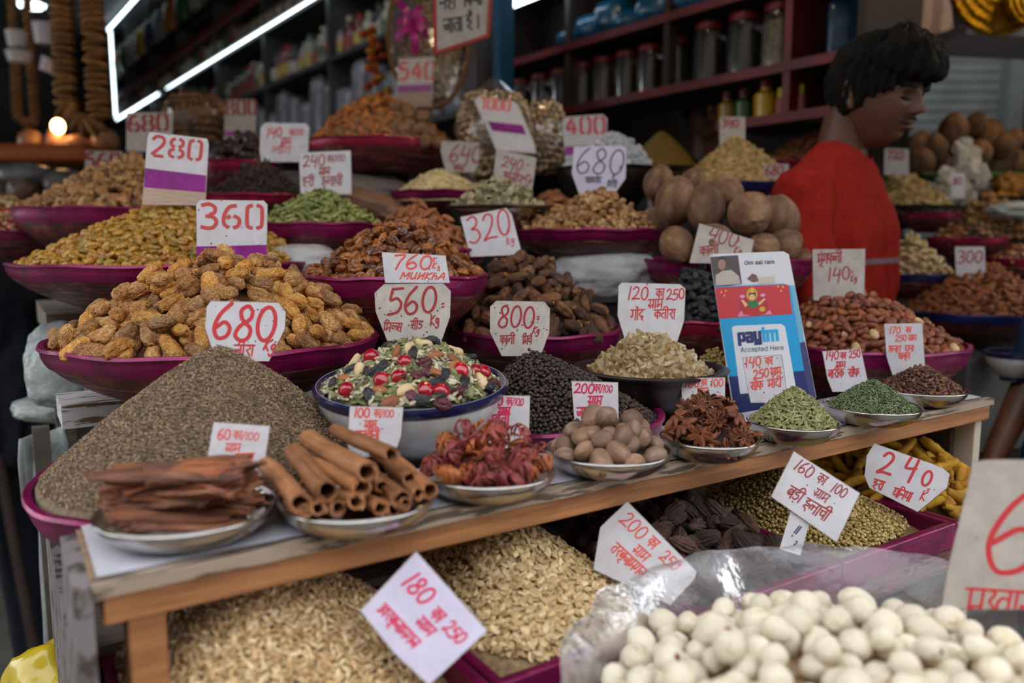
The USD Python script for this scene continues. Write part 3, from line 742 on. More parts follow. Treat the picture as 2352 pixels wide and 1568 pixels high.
part(stand, 'deck', sb(0.0, PL, 0.137, 0.52, 0.835, 0.85), old_wood)
part(stand, 'lower_deck', sb(0.0, PL, -0.1, 0.5, 0.74, 0.765), dark_ply)
e2 = P(140, 930, 1.0); v2 = (e2 - O) @ V; u2 = (e2 - O) @ U
z2 = e2[2] - 0.002
n2 = part(stand, 'step_board', worn_strip(u2, PL, v2, z2 - 0.03, z2, v2 + 0.105, 9, 0.002), peeled, smooth=False, label='step board with flaking white paint under the yellow dates')
part(stand, 'step_leg', sb(u2 + 0.055, u2 + 0.085, v2 + 0.02, v2 + 0.05, 0.0, z2 - 0.03), old_wood)
part(stand, 'step_board', sb(u2 + 0.05, PL, v2 + 0.105, v2 + 0.3, z2 - 0.032, z2 - 0.006), old_wood)
e3 = P(106, 722, 1.36); v3 = (e3 - O) @ V; u3 = (e3 - O) @ U; z3 = e3[2]
part(stand, 'step_board', worn_strip(u3, PL, v3, z3 - 0.042, z3, v3 + 0.38, 11, 0.003), peel('weathered_board', (92, 78, 64), (150, 142, 136), scale=12, cut=0.5, stretch=(0.5, 6, 6)), smooth=False, label='weathered step board under the golden raisins')
part(stand, 'step_leg', sb(u3 + 0.005, u3 + 0.035, v3 + 0.03, v3 + 0.06, 0, z3 - 0.042), old_wood)
part(stand, 'step_board', sb(u3 + 0.16, PL, v3 + 0.4, v3 + 1.1, 1.02, 1.05), old_wood)
part(stand, 'step_leg', sb(u3 + 0.18, u3 + 0.22, v3 + 0.45, v3 + 0.49, 0, 1.02), old_wood)
part(stand, 'step_leg', sb(PL - 0.06, PL - 0.02, v3 + 0.45, v3 + 0.49, 0, 1.02), old_wood)
# white sheet on the plank, its front edge torn
x = np.linspace(0.004, PL - 0.01, 120); w = 0.014 + 0.004 * (fbm(np.stack([x * 30, x * 0, x * 0], 1), 3, 4) - 0.5)
rows = [[(a, b, PLANK_Z + 0.0006) for a, b in zip(x, w)]] + [[(a, c, PLANK_Z + 0.0006 + 0.0012 * noise(np.array([a * 40, c * 60, 0]))) for a in x] for c in np.linspace(0.03, 0.134, 7)]
solo('plastic_sheet', thick(rows, 0.0006), sheet_white, 'thin white plastic sheet covering the top of the front plank', 'plastic sheet', mat4(rotz(UANG), (O[0], O[1], 0)), smooth=True)

# ------------------------------------------------------------------ bowls and their places: (centre px, rim y, radius px, distance, depth, peak px)
def place(cx, ry, r, Y): c = P(cx, ry, Y); return c, c[2], r * Y / F_PX
def heap_for(cx, ry, r, Y, peak, R=None, fill=0.97, p=1.25, dpk=0.0, **k):
    c, z, R0 = place(cx, ry, r, Y); R = R or R0
    pk = P(peak[0], peak[1], Y + dpk)
    off = np.array([(pk[0] - c[0]), (pk[1] - c[1])]) / R
    n = np.linalg.norm(off)
    if n > 0.6: off *= 0.6 / n
    return Heap(c, z - 0.006, pk[2] - z + 0.006, R=R * fill, p=p, peak=off, **k)
def support(c, z, R, floor, label, name='tin'):
    if z - floor > 0.015:
        solo(name, lathe([(0, floor), (R, floor), (R * 1.02, floor + (z - floor) * .5), (R, z - 0.001), (0, z - 0.001)], 32), dark_steel, label, 'stand', mat4(None, (c[0], c[1], 0)))
BOWLS = {}
def bowl_at(key, label, cx, ry, r, Y, d, style='magenta', tilt=None, **k):
    c, z, R = place(cx, ry, r, Y); BOWLS[key] = (c, z, R, d)
    return bowl(label, c, z, R, d, style, tilt, **k)
tl = axrot(V, math.radians(-2.5)) @ rotx(math.radians(2))
bowl_at('cumin', 'large magenta foil bowl heaped with brown cumin at the left end of the front plank', 500, 1062, 388, 0.85, 0.10, tilt=tl)
bowl_at('mix', 'white enamel bowl with a blue rim holding the mixed seeds and berries', 946, 884, 220, 0.88, 0.075, 'enamel', tilt=rotx(math.radians(6)))
bowl_at('pepper', 'magenta bowl of black peppercorns behind the nutmeg plate', 1285, 952, 238, 1.0, 0.085)
bowl_at('gond', 'dark steel bowl with a flat lip holding pale gum crystals', 1492, 850, 160, 1.1, 0.085, 'dark')
bowl_at('dates', 'very large magenta foil bowl of wrinkled yellow dried dates', 505, 780, 358, 1.06, 0.08)
bowl_at('raisin', 'large magenta foil bowl heaped with golden raisins on the step board', 400, 607, 328, 1.42, 0.084)
bowl_at('walnutl', 'magenta foil bowl of walnut kernels at the far left', 275, 488, 210, 1.8, 0.11)
bowl_at('cardamom', 'magenta foil bowl of green cardamom pods', 735, 520, 150, 1.58, 0.085)
bowl_at('munakka', 'magenta foil bowl of glossy amber raisins in the middle', 907, 637, 211, 1.25, 0.095)
bowl_at('bdates', 'magenta foil bowl of dark brown dried dates', 1225, 757, 203, 1.33, 0.085)
bowl_at('walnutm', 'magenta foil bowl of chopped walnut kernels on white sacking', 1360, 534, 170, 1.6, 0.065)
bowl_at('braisin', 'magenta bowl of black raisins behind the payment board', 1612, 735, 120, 1.37, 0.07, 'crimson')
bowl_at('coconut', 'magenta bowl of dried brown coconuts', 1667, 600, 192, 1.52, 0.09)
bowl_at('peanut', 'magenta bowl of red-skinned peanuts at the right end', 1985, 790, 216, 1.38, 0.09)
bowl_at('almondm', 'magenta bowl of brown almonds behind the amber raisins', 965, 578, 150, 1.47, 0.06)
bowl_at('melonw', 'small magenta bowl of cream-coloured peeled seeds', 1015, 447, 112, 1.88, 0.055)
bowl_at('curl', 'shallow steel bowl of pale curled dried pieces', 1145, 480, 108, 1.64, 0.05, 'steel', base=0.6)
bowl_at('top', 'broad shallow crimson foil bowl with almonds and whole walnuts at the top of the stand', 868, 338, 168, 2.15, 0.075, 'crimson', base=0.7)
bowl_at('clove', 'crimson bowl of dark cloves', 588, 456, 118, 1.8, 0.06, 'crimson')
bowl_at('ddate', 'crimson bowl of glossy dark dates', 545, 380, 95, 2.1, 0.09, 'crimson')
bowl_at('sugar', 'dark metal bowl of white rock sugar crystals', 1395, 392, 112, 1.95, 0.10, 'dark')
bowl_at('yellow', 'dark bowl under the heap of yellow powder', 1520, 392, 95, 2.5, 0.06, 'dark')
bowl_at('oat', 'navy foil bowl under the heap of pale oat flakes', 1692, 432, 152, 2.05, 0.07, 'navy')
bowl_at('almondb', 'crimson bowl of almonds behind the boy', 1850, 380, 120, 2.5, 0.07, 'crimson')
bowl_at('mung', 'small magenta bowl of round green beans beside the payment board', 1640, 872, 78, 1.23, 0.06)
# what carries the bowls
for k, fl, nm in (('cumin', .85, 'tub'), ('mix', .85, 'tub'), ('gond', .85, 'tin'), ('pepper', .85, 'tin'), ('dates', z2, 'tin'), ('munakka', z2 - .006, 'tin'), ('bdates', z2 - .006, 'tin'), ('braisin', z2 - .006, 'tin'), ('coconut', z3, 'tub'), ('peanut', .85, 'tin'),
                  ('cardamom', z3, 'tub'), ('raisin', z3, 'tub'), ('almondm', z3, 'tin'), ('walnutm', z3, 'tub'), ('curl', z3, 'tin'), ('mung', .85, 'tin'), ('walnutl', 1.05, 'tin'), ('melonw', 1.05, 'tin'), ('top', 1.05, 'tub'), ('clove', 1.05, 'tin'), ('ddate', 1.05, 'tin'), ('sugar', 1.05, 'tin'), ('oat', 1.05, 'tin'), ('almondb', 1.05, 'tin'), ('yellow', 1.05, 'tin')):
    c, z, R, d = BOWLS[k]
    zb = z - d - (0.008 if k == 'mix' else 0)
    kk = {'cumin': 'cumin', 'mix': 'seed mix', 'gond': 'gum crystal', 'pepper': 'peppercorn', 'dates': 'yellow date', 'munakka': 'amber raisin', 'bdates': 'brown date', 'braisin': 'black raisin', 'coconut': 'coconut', 'peanut': 'peanut', 'cardamom': 'green cardamom', 'raisin': 'golden raisin', 'almondm': 'middle almond', 'walnutm': 'chopped walnut', 'curl': 'curled piece', 'mung': 'green bean', 'walnutl': 'left walnut', 'melonw': 'cream seed', 'top': 'topmost almond', 'clove': 'clove', 'ddate': 'dark date', 'sugar': 'rock sugar', 'oat': 'oat flake', 'almondb': 'far almond', 'yellow': 'yellow powder'}[k]
    support(c, zb, R * 0.4, fl, f'upturned dark {nm} carrying the {kk} bowl', nm)

# plates on the plank
PLATES = {}
def plate_at(key, label, cx, ry, r):
    z = PLANK_Z + 0.0225; c = PZ(cx, ry, z); R = r * c[1] / F_PX; PLATES[key] = (c, z, R)
    return plate(label, c, z, R, 0.0205)
plate_at('bark', 'shallow steel plate of dark flat cassia bark at the left end of the plank', 432, 1166, 202)
plate_at('cinn', 'shallow steel plate stacked with rolled cinnamon sticks', 822, 1142, 180)
plate_at('mace', 'shallow steel plate of red mace', 1122, 1078, 158)
plate_at('nut', 'shallow steel plate of round nutmegs', 1397, 1032, 147)
plate_at('anise', 'shallow steel plate of star anise', 1630, 1004, 113)
plate_at('fennel', 'shallow steel plate of pale fennel seed in front of the payment board', 1822, 968, 103)
plate_at('fine', 'shallow steel plate of fine green fennel seed', 2003, 932, 106)
plate_at('pom', 'shallow steel plate of dried pomegranate seed at the right end of the plank', 2112, 892, 100)
# foil trays under and in front of the plank
TR = 0.84
TRAYS = [('melon', 0.012, 0.272, 'foil tray of small pale melon seeds at the lower left'), ('water', 0.278, 0.502, 'foil tray of flat cream watermelon seeds in front of the mace'),
         ('bcard', 0.508, 0.728, 'foil tray of black cardamom pods'), ('cori', 0.734, 0.965, 'foil tray of round coriander seeds'), ('turm', 0.971, 1.18, 'foil tray of yellow turmeric fingers under the right end of the plank')]
for k, u0, u1, lb in TRAYS: tray(lb, u0, u1, -0.088, 0.2, TR)

# ------------------------------------------------------------------ produce: one shape of each kind, then the heaps
def mk(n, f): return [f(i) for i in range(n)]
date_m = [netted(f'dried_date_skin_{i}', *c) for i, c in enumerate((((190, 122, 46), (144, 82, 32), (216, 180, 124)), ((180, 112, 44), (132, 74, 31), (208, 172, 120)), ((204, 132, 40), (162, 92, 25), (222, 176, 104)), ((158, 102, 52), (116, 68, 36), (200, 166, 120))))]
cap_m = mat('date_cap', (176, 120, 56), (136, 84, 38), scale=200, rough=0.7)
def date_parts(i, L=0.0345, W=0.0168, ms=None):
    b = blob((1, 1, 1), 4, 0.10, 1.3, i, 1.0, 0.05, 5)
    v = np.array(b.vertices) * 2; v[:, 0] = np.sign(v[:, 0]) * np.abs(v[:, 0]) ** .72; v = v * np.array([L, W * (1 + .1 * (i % 3)), W * .95]) / 2; v[:, 2] += .06 * L * (1 if i % 2 else -1) * (v[:, 0] / L * 2) ** 2; rr = np.hypot(v[:, 1], v[:, 2]) + 1e-9; a = np.arctan2(v[:, 2], v[:, 1])
    w = 1 + 0.06 * np.sin(a * (4 + i % 3) + 8 * fbm(v * 70, 2, i)) + 0.15 * (fbm(v * [120, 260, 260], 2, i) - .5)
    v[:, 1:] *= w[:, None]; b = trimesh.Trimesh(v, b.faces, process=False)
    ring = trimesh.creation.torus(W * 0.17, W * 0.07, 14, 7); ring.apply_transform(mat4(roty(math.pi / 2), (b.vertices[:, 0].max() - W * .03, b.vertices[np.argmax(b.vertices[:, 0]), 1], b.vertices[np.argmax(b.vertices[:, 0]), 2])))
    return [('flesh', b, (ms or date_m)[i % len(ms or date_m)], True), ('cap', ring, cap_m, True)]
dates_k = [klass(f'dried_date_{i}', date_parts(i)) for i in range(7)]
bdate_m = [netted(f'brown_date_skin_{i}', *c, scale=360) for i, c in enumerate((((98, 60, 38), (58, 34, 25), (132, 94, 64)), ((78, 48, 36), (46, 28, 22), (112, 80, 56)), ((116, 72, 42), (72, 42, 27), (148, 104, 68))))]
bdates_k = [klass(f'brown_date_{i}', date_parts(i, 0.037, 0.0158, bdate_m)) for i in range(6)]

def raisin(i, L, W, T, ms, sub=4, wr=.09):
    b = blob((L, W, T), sub, 0.18, 1.4, i, 1.0, 0.08, 6); v = np.array(b.vertices)
    a = np.arctan2(v[:, 2], v[:, 1]); w = 1 + wr * np.sin(a * (5 + i % 3) + i + 7 * noise(v * 2.2 / L, i)) + wr * .6 * np.sin(a * 13 + 9 * noise(v * 4 / L, i + 3)); v[:, 1:] *= w[:, None]
    return trimesh.Trimesh(v, b.faces, process=False), ms[i % len(ms)], True
gr_m = [mat(f'golden_raisin_{i}', c, c2, rough=0.32, scale=90, bump=0.35, bscale=160, bdist=0.001, rand=0.2, sss=0.35, coat=0.25) for i, (c, c2) in enumerate((((192, 140, 48), (152, 100, 26)), ((184, 140, 60), (146, 104, 34)), ((196, 128, 48), (156, 92, 26)), ((168, 134, 52), (130, 98, 30))))]
mk_m = [mat(f'amber_raisin_{i}', c, c2, rough=0.28, scale=80, bump=0.5, bscale=150, bdist=0.0015, rand=0.25, sss=0.2, coat=0.5) for i, (c, c2) in enumerate((((150, 84, 26), (96, 46, 14)), ((168, 98, 30), (112, 58, 16)), ((120, 64, 24), (76, 36, 14))))]
br_m = [mat(f'black_raisin_{i}', c, c2, rough=0.45, scale=80, bump=0.5, bscale=150, bdist=0.0015, rand=0.3) for i, (c, c2) in enumerate((((34, 32, 36), (20, 19, 22)), ((44, 42, 48), (26, 25, 30))))]
golden = make_kind('golden_raisin', mk(6, lambda i: raisin(i, 0.0165, 0.0095, 0.0075, gr_m, 3)))
amber = make_kind('amber_raisin', mk(6, lambda i: raisin(i, 0.0205, 0.0132, 0.0102, mk_m, 4, .11)))
black = make_kind('black_raisin', mk(4, lambda i: raisin(i, 0.02, 0.012, 0.0095, br_m)))
def pod(i, L, W, ms, ridges=3, curl=0.0):
    m = spindle(L, W, W * 0.85, 12, 9, bend=curl, tip=0.25, sharp=0.9); v = np.array(m.vertices); a = np.arctan2(v[:, 2], v[:, 1])
    w = 1 + 0.13 * np.cos(a * ridges + i) + 0.07 * (noise(v * [300, 900, 900], i) - .5) * 2; v[:, 1:] *= w[:, None]
    v *= 1 + 0.08 * (fbm(v * 120, 2, i)[:, None] - .5)
    return trimesh.Trimesh(v, m.faces, process=False), ms[i % len(ms)], True
gc_m = [mat(f'green_cardamom_{i}', c, c2, rough=0.55, scale=120, stretch=(1, 5, 5), bump=0.5, bscale=300, bdist=0.0008, rand=0.2) for i, (c, c2) in enumerate((((136, 144, 74), (104, 114, 54)), ((156, 160, 92), (122, 128, 66)), ((112, 124, 66), (84, 96, 48)), ((170, 168, 104), (138, 140, 76))))]
cardamom = make_kind('green_cardamom', mk(6, lambda i: pod(i, 0.018 + .002 * (i % 3), 0.0082, gc_m)), 'pod')
bc_m = [mat(f'black_cardamom_{i}', c, c2, rough=0.75, scale=160, stretch=(1, 4, 4), detail=5, bump=1.0, bscale=260, bdist=0.002, rand=0.3) for i, (c, c2) in enumerate((((94, 70, 60), (52, 38, 34)), ((80, 58, 54), (42, 30, 29)), ((114, 82, 66), (66, 46, 38))))]
def black_pod(i):
    m = blob((0.032 + .003 * (i % 3), 0.0165, 0.0155), 4, 0.12, 1.3, i, 0.95, 0.05, 8); v = np.array(m.vertices); a = np.arctan2(v[:, 2], v[:, 1])
    w = 1 + 0.10 * np.sin(a * 11 + 4 * noise(v * 70, i)) + 0.05 * np.sin(a * 19 + i); v[:, 1:] *= w[:, None]
    tail = tube([(0.013, 0, 0), (0.0175, .0005, 0), (0.0205, .002, .001)], [.0045, .0028, .0034], 8)
    return [('pod', trimesh.Trimesh(v, m.faces, process=False), bc_m[i % 3], True), ('stalk', tail, bc_m[2], True)]
bcard_k = [klass(f'black_cardamom_pod_{i}', black_pod(i)) for i in range(6)]
al_m = [mat(f'almond_skin_{i}', c, c2, rough=0.6, scale=110, stretch=(1, 6, 6), bump=0.5, bscale=300, bdist=0.0008, rand=0.15) for i, (c, c2) in enumerate((((160, 98, 56), (124, 70, 38)), ((146, 86, 48), (108, 60, 34)), ((178, 112, 66), (140, 82, 46))))]
def almond(i, L=0.0235, W=0.0135, T=0.0085, ms=None):
    m = ico(3); v = np.array(m.vertices); x = v[:, 0]
    k = np.where(x > 0, 1 - 0.45 * x ** 1.5, 1 - 0.08 * x * x); v[:, 1] *= k; v[:, 2] *= k
    v = v * np.array([L, W, T]) / 2 * (1 + 0.05 * (fbm(v * 1.5, 2, i)[:, None] - .5))
    return trimesh.Trimesh(v, m.faces, process=False), (ms or al_m)[i % len(ms or al_m)], True
almonds = make_kind('almond', mk(4, almond), 'kernel')
pn_m = [mat(f'peanut_skin_{i}', c, c2, rough=0.55, scale=90, stretch=(1, 4, 4), bump=0.3, bscale=240, bdist=0.0006, rand=0.18, coat=0.1) for i, (c, c2) in enumerate((((142, 76, 42), (108, 54, 30)), ((124, 64, 38), (92, 44, 27)), ((158, 90, 52), (122, 62, 36))))] + [mat('peeled_peanut', (206, 176, 128), (184, 150, 104), scale=80, rand=.1)]
peanuts = make_kind('peanut', mk(20, lambda i: (blob((0.0195, 0.0118, 0.0112), 3, 0.06, 1.3, i, 0.96), pn_m[3] if i == 19 else pn_m[i % 3], True)), 'kernel')
wn_m = [mat(f'walnut_kernel_{i}', c, c2, rough=0.6, scale=110, detail=4, bump=0.6, bscale=170, bdist=0.0015, rand=0.25, col3=c3) for i, (c, c2, c3) in enumerate((((156, 108, 58), (108, 68, 36), (190, 150, 98)), ((134, 90, 50), (90, 56, 32), (176, 136, 88)), ((176, 132, 82), (130, 90, 50), (210, 178, 128))))]
def kernel(i):
    m = ico(3); v = np.array(m.vertices); d = 1 + 0.55 * (fbm(v * 1.5 + i * 5, 2, i) - .5) + 0.5 * np.abs(noise(v * 3.2 + i * 9, i) - .5) - 0.12
    v = v * d[:, None] * np.array([0.019, 0.0145, 0.011]) / 2 * 1.05
    return trimesh.Trimesh(v, m.faces, process=False), wn_m[i % 3], 50
kernels = make_kind('walnut_kernel', mk(7, kernel), 'kernel')
ws_m = mat('walnut_shell', (150, 112, 76), (112, 78, 50), rough=0.7, scale=70, bump=0.7, bscale=110, bdist=0.002, rand=0.15)
def walnut(i):
    m = ico(4); v = np.array(m.vertices); d = 1 + 0.10 * (fbm(v * 3 + i, 3, i) - .5) + 0.06 * np.exp(-(v[:, 1] / 0.09) ** 2) + 0.1 * np.maximum(0, v[:, 0]) ** 6
    v = v * d[:, None] * np.array([0.038, 0.033, 0.034]) / 2; return trimesh.Trimesh(v, m.faces, process=False), ws_m, True
walnuts = make_kind('walnut', mk(4, walnut), 'shell')
cn_m = [mat(f'coconut_brown_{i}', c, c2, rough=0.75, scale=30, stretch=(1, 1, .5), detail=6, bump=0.5, bscale=160, bdist=0.0015, rand=0.15, col3=c3) for i, (c, c2, c3) in enumerate((((124, 88, 60), (90, 62, 41), (150, 116, 84)), ((110, 78, 55), (79, 54, 37), (136, 104, 76))))]
def coconut(i):
    m = ico(5); v = np.array(m.vertices); z = v[:, 2]
    k = 1 - 0.16 * np.maximum(0, z) ** 1.6 ; v[:, 0] *= k; v[:, 1] *= k
    a = np.arctan2(v[:, 1], v[:, 0]); d = 1 + 0.03 * np.cos(a * 3 + i) + 0.04 * (fbm(v * 1.6 + i * 3, 3, i) - .5) + 0.010 * (fbm(v * 9, 2, i) - .5)
    v = v * d[:, None] * np.array([0.094, 0.09, 0.112]) / 2; return trimesh.Trimesh(v, m.faces, process=False), cn_m[i % 2], True
coconuts = make_kind('coconut', mk(4, coconut), 'shell')
nm_m = [mat(f'nutmeg_{i}', c, c2, rough=0.6, scale=50, stretch=(1, 3, 3), detail=5, bump=0.35, bscale=180, bdist=0.0008, rand=0.16) for i, (c, c2) in enumerate((((146, 118, 98), (112, 86, 68)), ((128, 100, 82), (98, 74, 58)), ((158, 124, 98), (120, 90, 68))))]
def nutmeg(i):
    m = blob((0.0255 + .002 * (i % 2), 0.0205, 0.0205), 4, 0.06, 1.5, i, 1.0, 0.012, 9); return m, nm_m[i % 3], True
nutmegs = make_kind('nutmeg', mk(6, nutmeg), 'seed')
sa_m = [mat(f'star_anise_{i}', c, c2, rough=0.7, scale=140, detail=5, bump=0.6, bscale=260, bdist=0.001, rand=0.25) for i, (c, c2) in enumerate((((138, 78, 44), (92, 48, 28)), ((116, 64, 38), (76, 40, 24))))]
sa_seed = mat('anise_seed', (110, 62, 30), (80, 40, 20), rough=0.2, rand=0.1)
def anise(i):
    r = np.random.default_rng(i + 40); ps = []
    n = 8 if i != 2 else 7
    for k in range(n):
        L = 0.0145 * r.uniform(0.8, 1.12); W = 0.0052 * r.uniform(.85, 1.2); H = 0.0062
        xs = np.linspace(0, 1, 6); rows = []
        for t in xs:
            w = W * (0.28 + 0.9 * math.sin(math.pi * min(1, t * 0.9 + 0.08)) ** .8) * (1 if t < .99 else .15); h = H * (0.55 + 0.5 * math.sin(math.pi * t)) * (1 if t < .99 else .3); op = 0.62 if 0.25 < t < .95 else 0.3
            zc = 0.0022 * t * t
            rows.append([(t * L, -w * op * .5, zc + h * .5), (t * L, -w * .5, zc + h * .1), (t * L, 0, zc - h * .5), (t * L, w * .5, zc + h * .1), (t * L, w * op * .5, zc + h * .5)])
        m = thick(rows, 0.0009); a = 2 * math.pi * k / n + r.normal(0, .08)
        m.apply_transform(mat4(rotz(a) @ roty(-r.uniform(-.05, .3)), (0.0014 * math.cos(a), 0.0014 * math.sin(a), 0)))
        ps.append(('carpel', m, sa_m[i % 2], 40))
        if r.random() < .45:
            s = blob((0.0056, 0.003, 0.0038), 1, 0, 1, k); s.apply_transform(mat4(rotz(a), (0.0085 * math.cos(a), 0.0085 * math.sin(a), 0.0022))); ps.append(('seed', s, sa_seed, True))
    return ps
anise_k = [klass(f'star_anise_flower_{i}', anise(i)) for i in range(4)]
mc_m = [mat(f'mace_{i}', c, c2, rough=0.5, scale=60, detail=4, bump=0.4, bscale=160, bdist=0.001, rand=0.2, sss=0.15) for i, (c, c2) in enumerate((((156, 62, 50), (112, 36, 34)), ((140, 50, 48), (98, 30, 34)), ((186, 104, 46), (148, 64, 38))))]
def mace(i):
    r = np.random.default_rng(i + 80); ms = []
    for k in range(9):
        a = 2 * math.pi * k / 9 + r.normal(0, .3); L = r.uniform(.02, .03); wd = r.uniform(.0026, .0046)
        rows = []
        for t in np.linspace(0, 1, 11):
            th = t * math.pi * (.7 + .3 * math.sin(k * 2.3 + i) ** 2); rad = 0.0115 + 0.002 * math.sin(3 * t + k)
            c = np.array([rad * math.sin(th), 0, -rad * math.cos(th) + 0.002 * math.sin(7 * t + i)])
            w = wd * (0.5 + 0.8 * math.sin(math.pi * min(1, t * .95 + .05))) * (1 if t < .9 else .5); tw = 0.5 * math.sin(5 * t + k + i)
            rows.append([c + np.array([0.3 * s * w * math.sin(tw), s * w * math.cos(tw) * .5 + 0.0025 * math.sin(6 * t + k), 0.5 * s * w * math.sin(tw) + 0.0008 * math.cos(9 * s + k)]) for s in (-1, -.3, .4, 1)])
        m = thick(rows, 0.0009); m.apply_transform(mat4(rotz(a))); ms.append(m)
    return join(ms).apply_scale((1.1, 0.8, 0.7)), mc_m[2 if i == 4 else i % 2], 50
maces = make_kind('mace', mk(5, mace), 'blade')
cs_m = [mat(f'cinnamon_bark_{i}', c, c2, rough=0.65, scale=24, stretch=(1, 7, 7), detail=5, bump=0.35, bscale=60, bdist=0.001, rand=0.12) for i, (c, c2) in enumerate((((170, 116, 74), (132, 84, 50)), ((156, 104, 64), (120, 76, 44))))]
def scroll(L, r, i):
    """a rolled cinnamon stick along x: two quills curling inwards"""
    rr = np.random.default_rng(i + 5); turns = rr.uniform(1.15, 1.6); n = 34; th0 = rr.uniform(0, 6)
    base = []
    for k in range(n):
        t = k / (n - 1); a = th0 + t * turns * 2 * math.pi; q = r * (1 - 0.34 * t ** .8); base.append((q * math.cos(a), q * math.sin(a)))
    rows = []
    for t in np.linspace(0, 1, 12):
        b = 1 + .04 * math.sin(9 * t + i) + (0.03 * rr.normal()); dy, dz = 0.002 * math.sin(3 * t + i), 0.0015 * math.cos(4 * t + i)
        rows.append([(L * (t - .5) + (0.0012 * math.sin(j * .7 + i) if t in (0, 1) else 0), y * b + dy, z * b + dz) for j, (y, z) in enumerate(base)])
    return thick(rows, 0.0016), cs_m[i % 2], 45
bk_m = [mat(f'cassia_bark_{i}', c, c2, rough=0.7, scale=20, stretch=(1, 6, 6), detail=6, bump=0.6, bscale=50, bdist=0.0015, rand=0.2, col3=c3) for i, (c, c2, c3) in enumerate((((128, 76, 50), (84, 48, 33), (152, 102, 70)), ((150, 84, 48), (98, 52, 32), (168, 106, 66)), ((106, 66, 46), (66, 40, 30), (134, 94, 68))))]
def bark(i):
    r = np.random.default_rng(i + 15); L = r.uniform(.065, .115); W = r.uniform(.02, .036); cv = r.uniform(.25, 1.0); rows = []
    for t in np.linspace(0, 1, 14):
        row = []; e0 = .0015 * math.sin(11 * t + i) + r.normal(0, .0007); e1 = .0015 * math.sin(9 * t + 2 * i) + r.normal(0, .0007)
        for s in np.linspace(-1, 1, 8):
            a = s * cv; R = W / 2 / max(cv, .1)
            row.append((L * (t - .5) + .003 * r.normal() * (t in (0, 1)) + .004 * s * (t - .5), R * math.sin(a) + (e0 if s < 0 else e1) * abs(s), -R * (1 - math.cos(a)) + .004 * math.sin(2.5 * t + i)))
        rows.append(row)
    return thick(rows, 0.0026), bk_m[i % 3], 40
barks = make_kind('cassia_bark', mk(8, bark), 'bark')
tu_m = [mat(f'turmeric_{i}', c, c2, rough=0.75, scale=70, detail=4, bump=0.5, bscale=130, bdist=0.0012, rand=0.15) for i, (c, c2) in enumerate((((196, 150, 22), (158, 112, 16)), ((182, 134, 24), (146, 100, 18))))]
def turmeric(i):
    r = np.random.default_rng(i + 60); L = r.uniform(.04, .06); k = 16; t = np.linspace(0, 1, k)
    path = np.column_stack([L * (t - .5), .006 * np.sin(2.2 * t + i), .003 * np.cos(3 * t + i)])
    rad = .0072 * (np.sin(np.pi * (t * .86 + .07)) ** .35) * (1 + .07 * np.sin(t * 26 + i)); m = tube(path, rad, 12)
    if i % 2:
        b = tube([(0, 0, 0), (.006, .009, .002), (.011, .016, .003)], [.006, .0055, .004], 10); m = join([m, b])
    return m, tu_m[i % 2], 50
turmerics = make_kind('turmeric', mk(5, turmeric), 'finger')
fx_m = [mat(f'fox_nut_{i}', (212, 198, 168), (172, 134, 92), rough=0.75, scale=85, detail=4, lo=0.3, hi=lo, bump=0.6, bscale=160, bdist=0.0018, rand=0.1, sss=0.08, col3=(220, 210, 188)) for i, lo in enumerate((.46, .52, .42))]
fx_spot = mat('fox_nut_hull_spot', (150, 96, 60), (110, 64, 40), rough=0.8, scale=200)
def foxnut(i):
    b = blob((.0235 + .002 * (i % 3), .0215, .0205), 4, .09, 1.4, i, 1.0, .02, 6)
    v = np.array(b.vertices); d = np.exp(-((v[:, 0] - .011) ** 2 + v[:, 1] ** 2 + v[:, 2] ** 2) / (2 * .0028 ** 2)); v[:, 0] -= d * .002
    b = trimesh.Trimesh(v, b.faces, process=False)
    s = blob((.0042, .0055, .005), 2, .3, 2, i); s.apply_translation((.0092, .001 * (i % 3), 0))
    return [('puff', b, fx_m[i % 3], True), ('hull_spot', s, fx_spot, True)]
fox_k = [klass(f'fox_nut_{i}', foxnut(i)) for i in range(6)]
cherry_m = mat('glace_cherry', (176, 10, 34), (140, 6, 26), rough=0.14, scale=60, bump=0.3, bscale=140, rand=.15, sss=0.3, coat=0.6)
cherries = make_kind('glace_cherry', mk(3, lambda i: (blob((.0185, .0175, .0165), 3, .12, 1.6, i, 1, .02, 6), cherry_m, True)))
cran_m = mat('dried_cranberry', (88, 24, 34), (58, 14, 24), rough=0.4, scale=100, bump=.6, bscale=150, bdist=.0015, rand=.2)
crans = make_kind('dried_cranberry', mk(3, lambda i: raisin(i, .0165, .0125, .0095, [cran_m])))
ca_m = mat('cashew_cream', (216, 192, 148), (196, 168, 122), rough=0.55, scale=50, bump=.15, bscale=120, rand=.1, sss=.1)
def cashew(i):
    t = np.linspace(0, 1, 14); a = (t - .5) * 2.9
    path = np.column_stack([.0070 * np.sin(a), .0062 * np.cos(a) - .004, .0006 * np.sin(5 * t)])
    return tube(path, .0054 * np.sin(np.pi * (t * .88 + .06)) ** .5 * (1 + .2 * np.cos(t * 3.1 + .4 * i)), 12), ca_m, True
cashews = make_kind('cashew', mk(3, cashew), 'kernel')
pk_m = [mat(f'pumpkin_seed_{i}', c, c2, rough=.45, scale=70, rand=.15) for i, (c, c2) in enumerate((((104, 110, 62), (78, 86, 46)), ((126, 128, 78), (98, 102, 56))))]
def flatseed(L, W, T, ms, i, sub=2):
    m = ico(sub); v = np.array(m.vertices); x = v[:, 0]; v[:, 1] *= np.where(x > 0, 1 - .5 * x ** 1.4, 1)
    return trimesh.Trimesh(v * np.array([L, W, T]) / 2, m.faces, process=False), ms[i % len(ms)], True
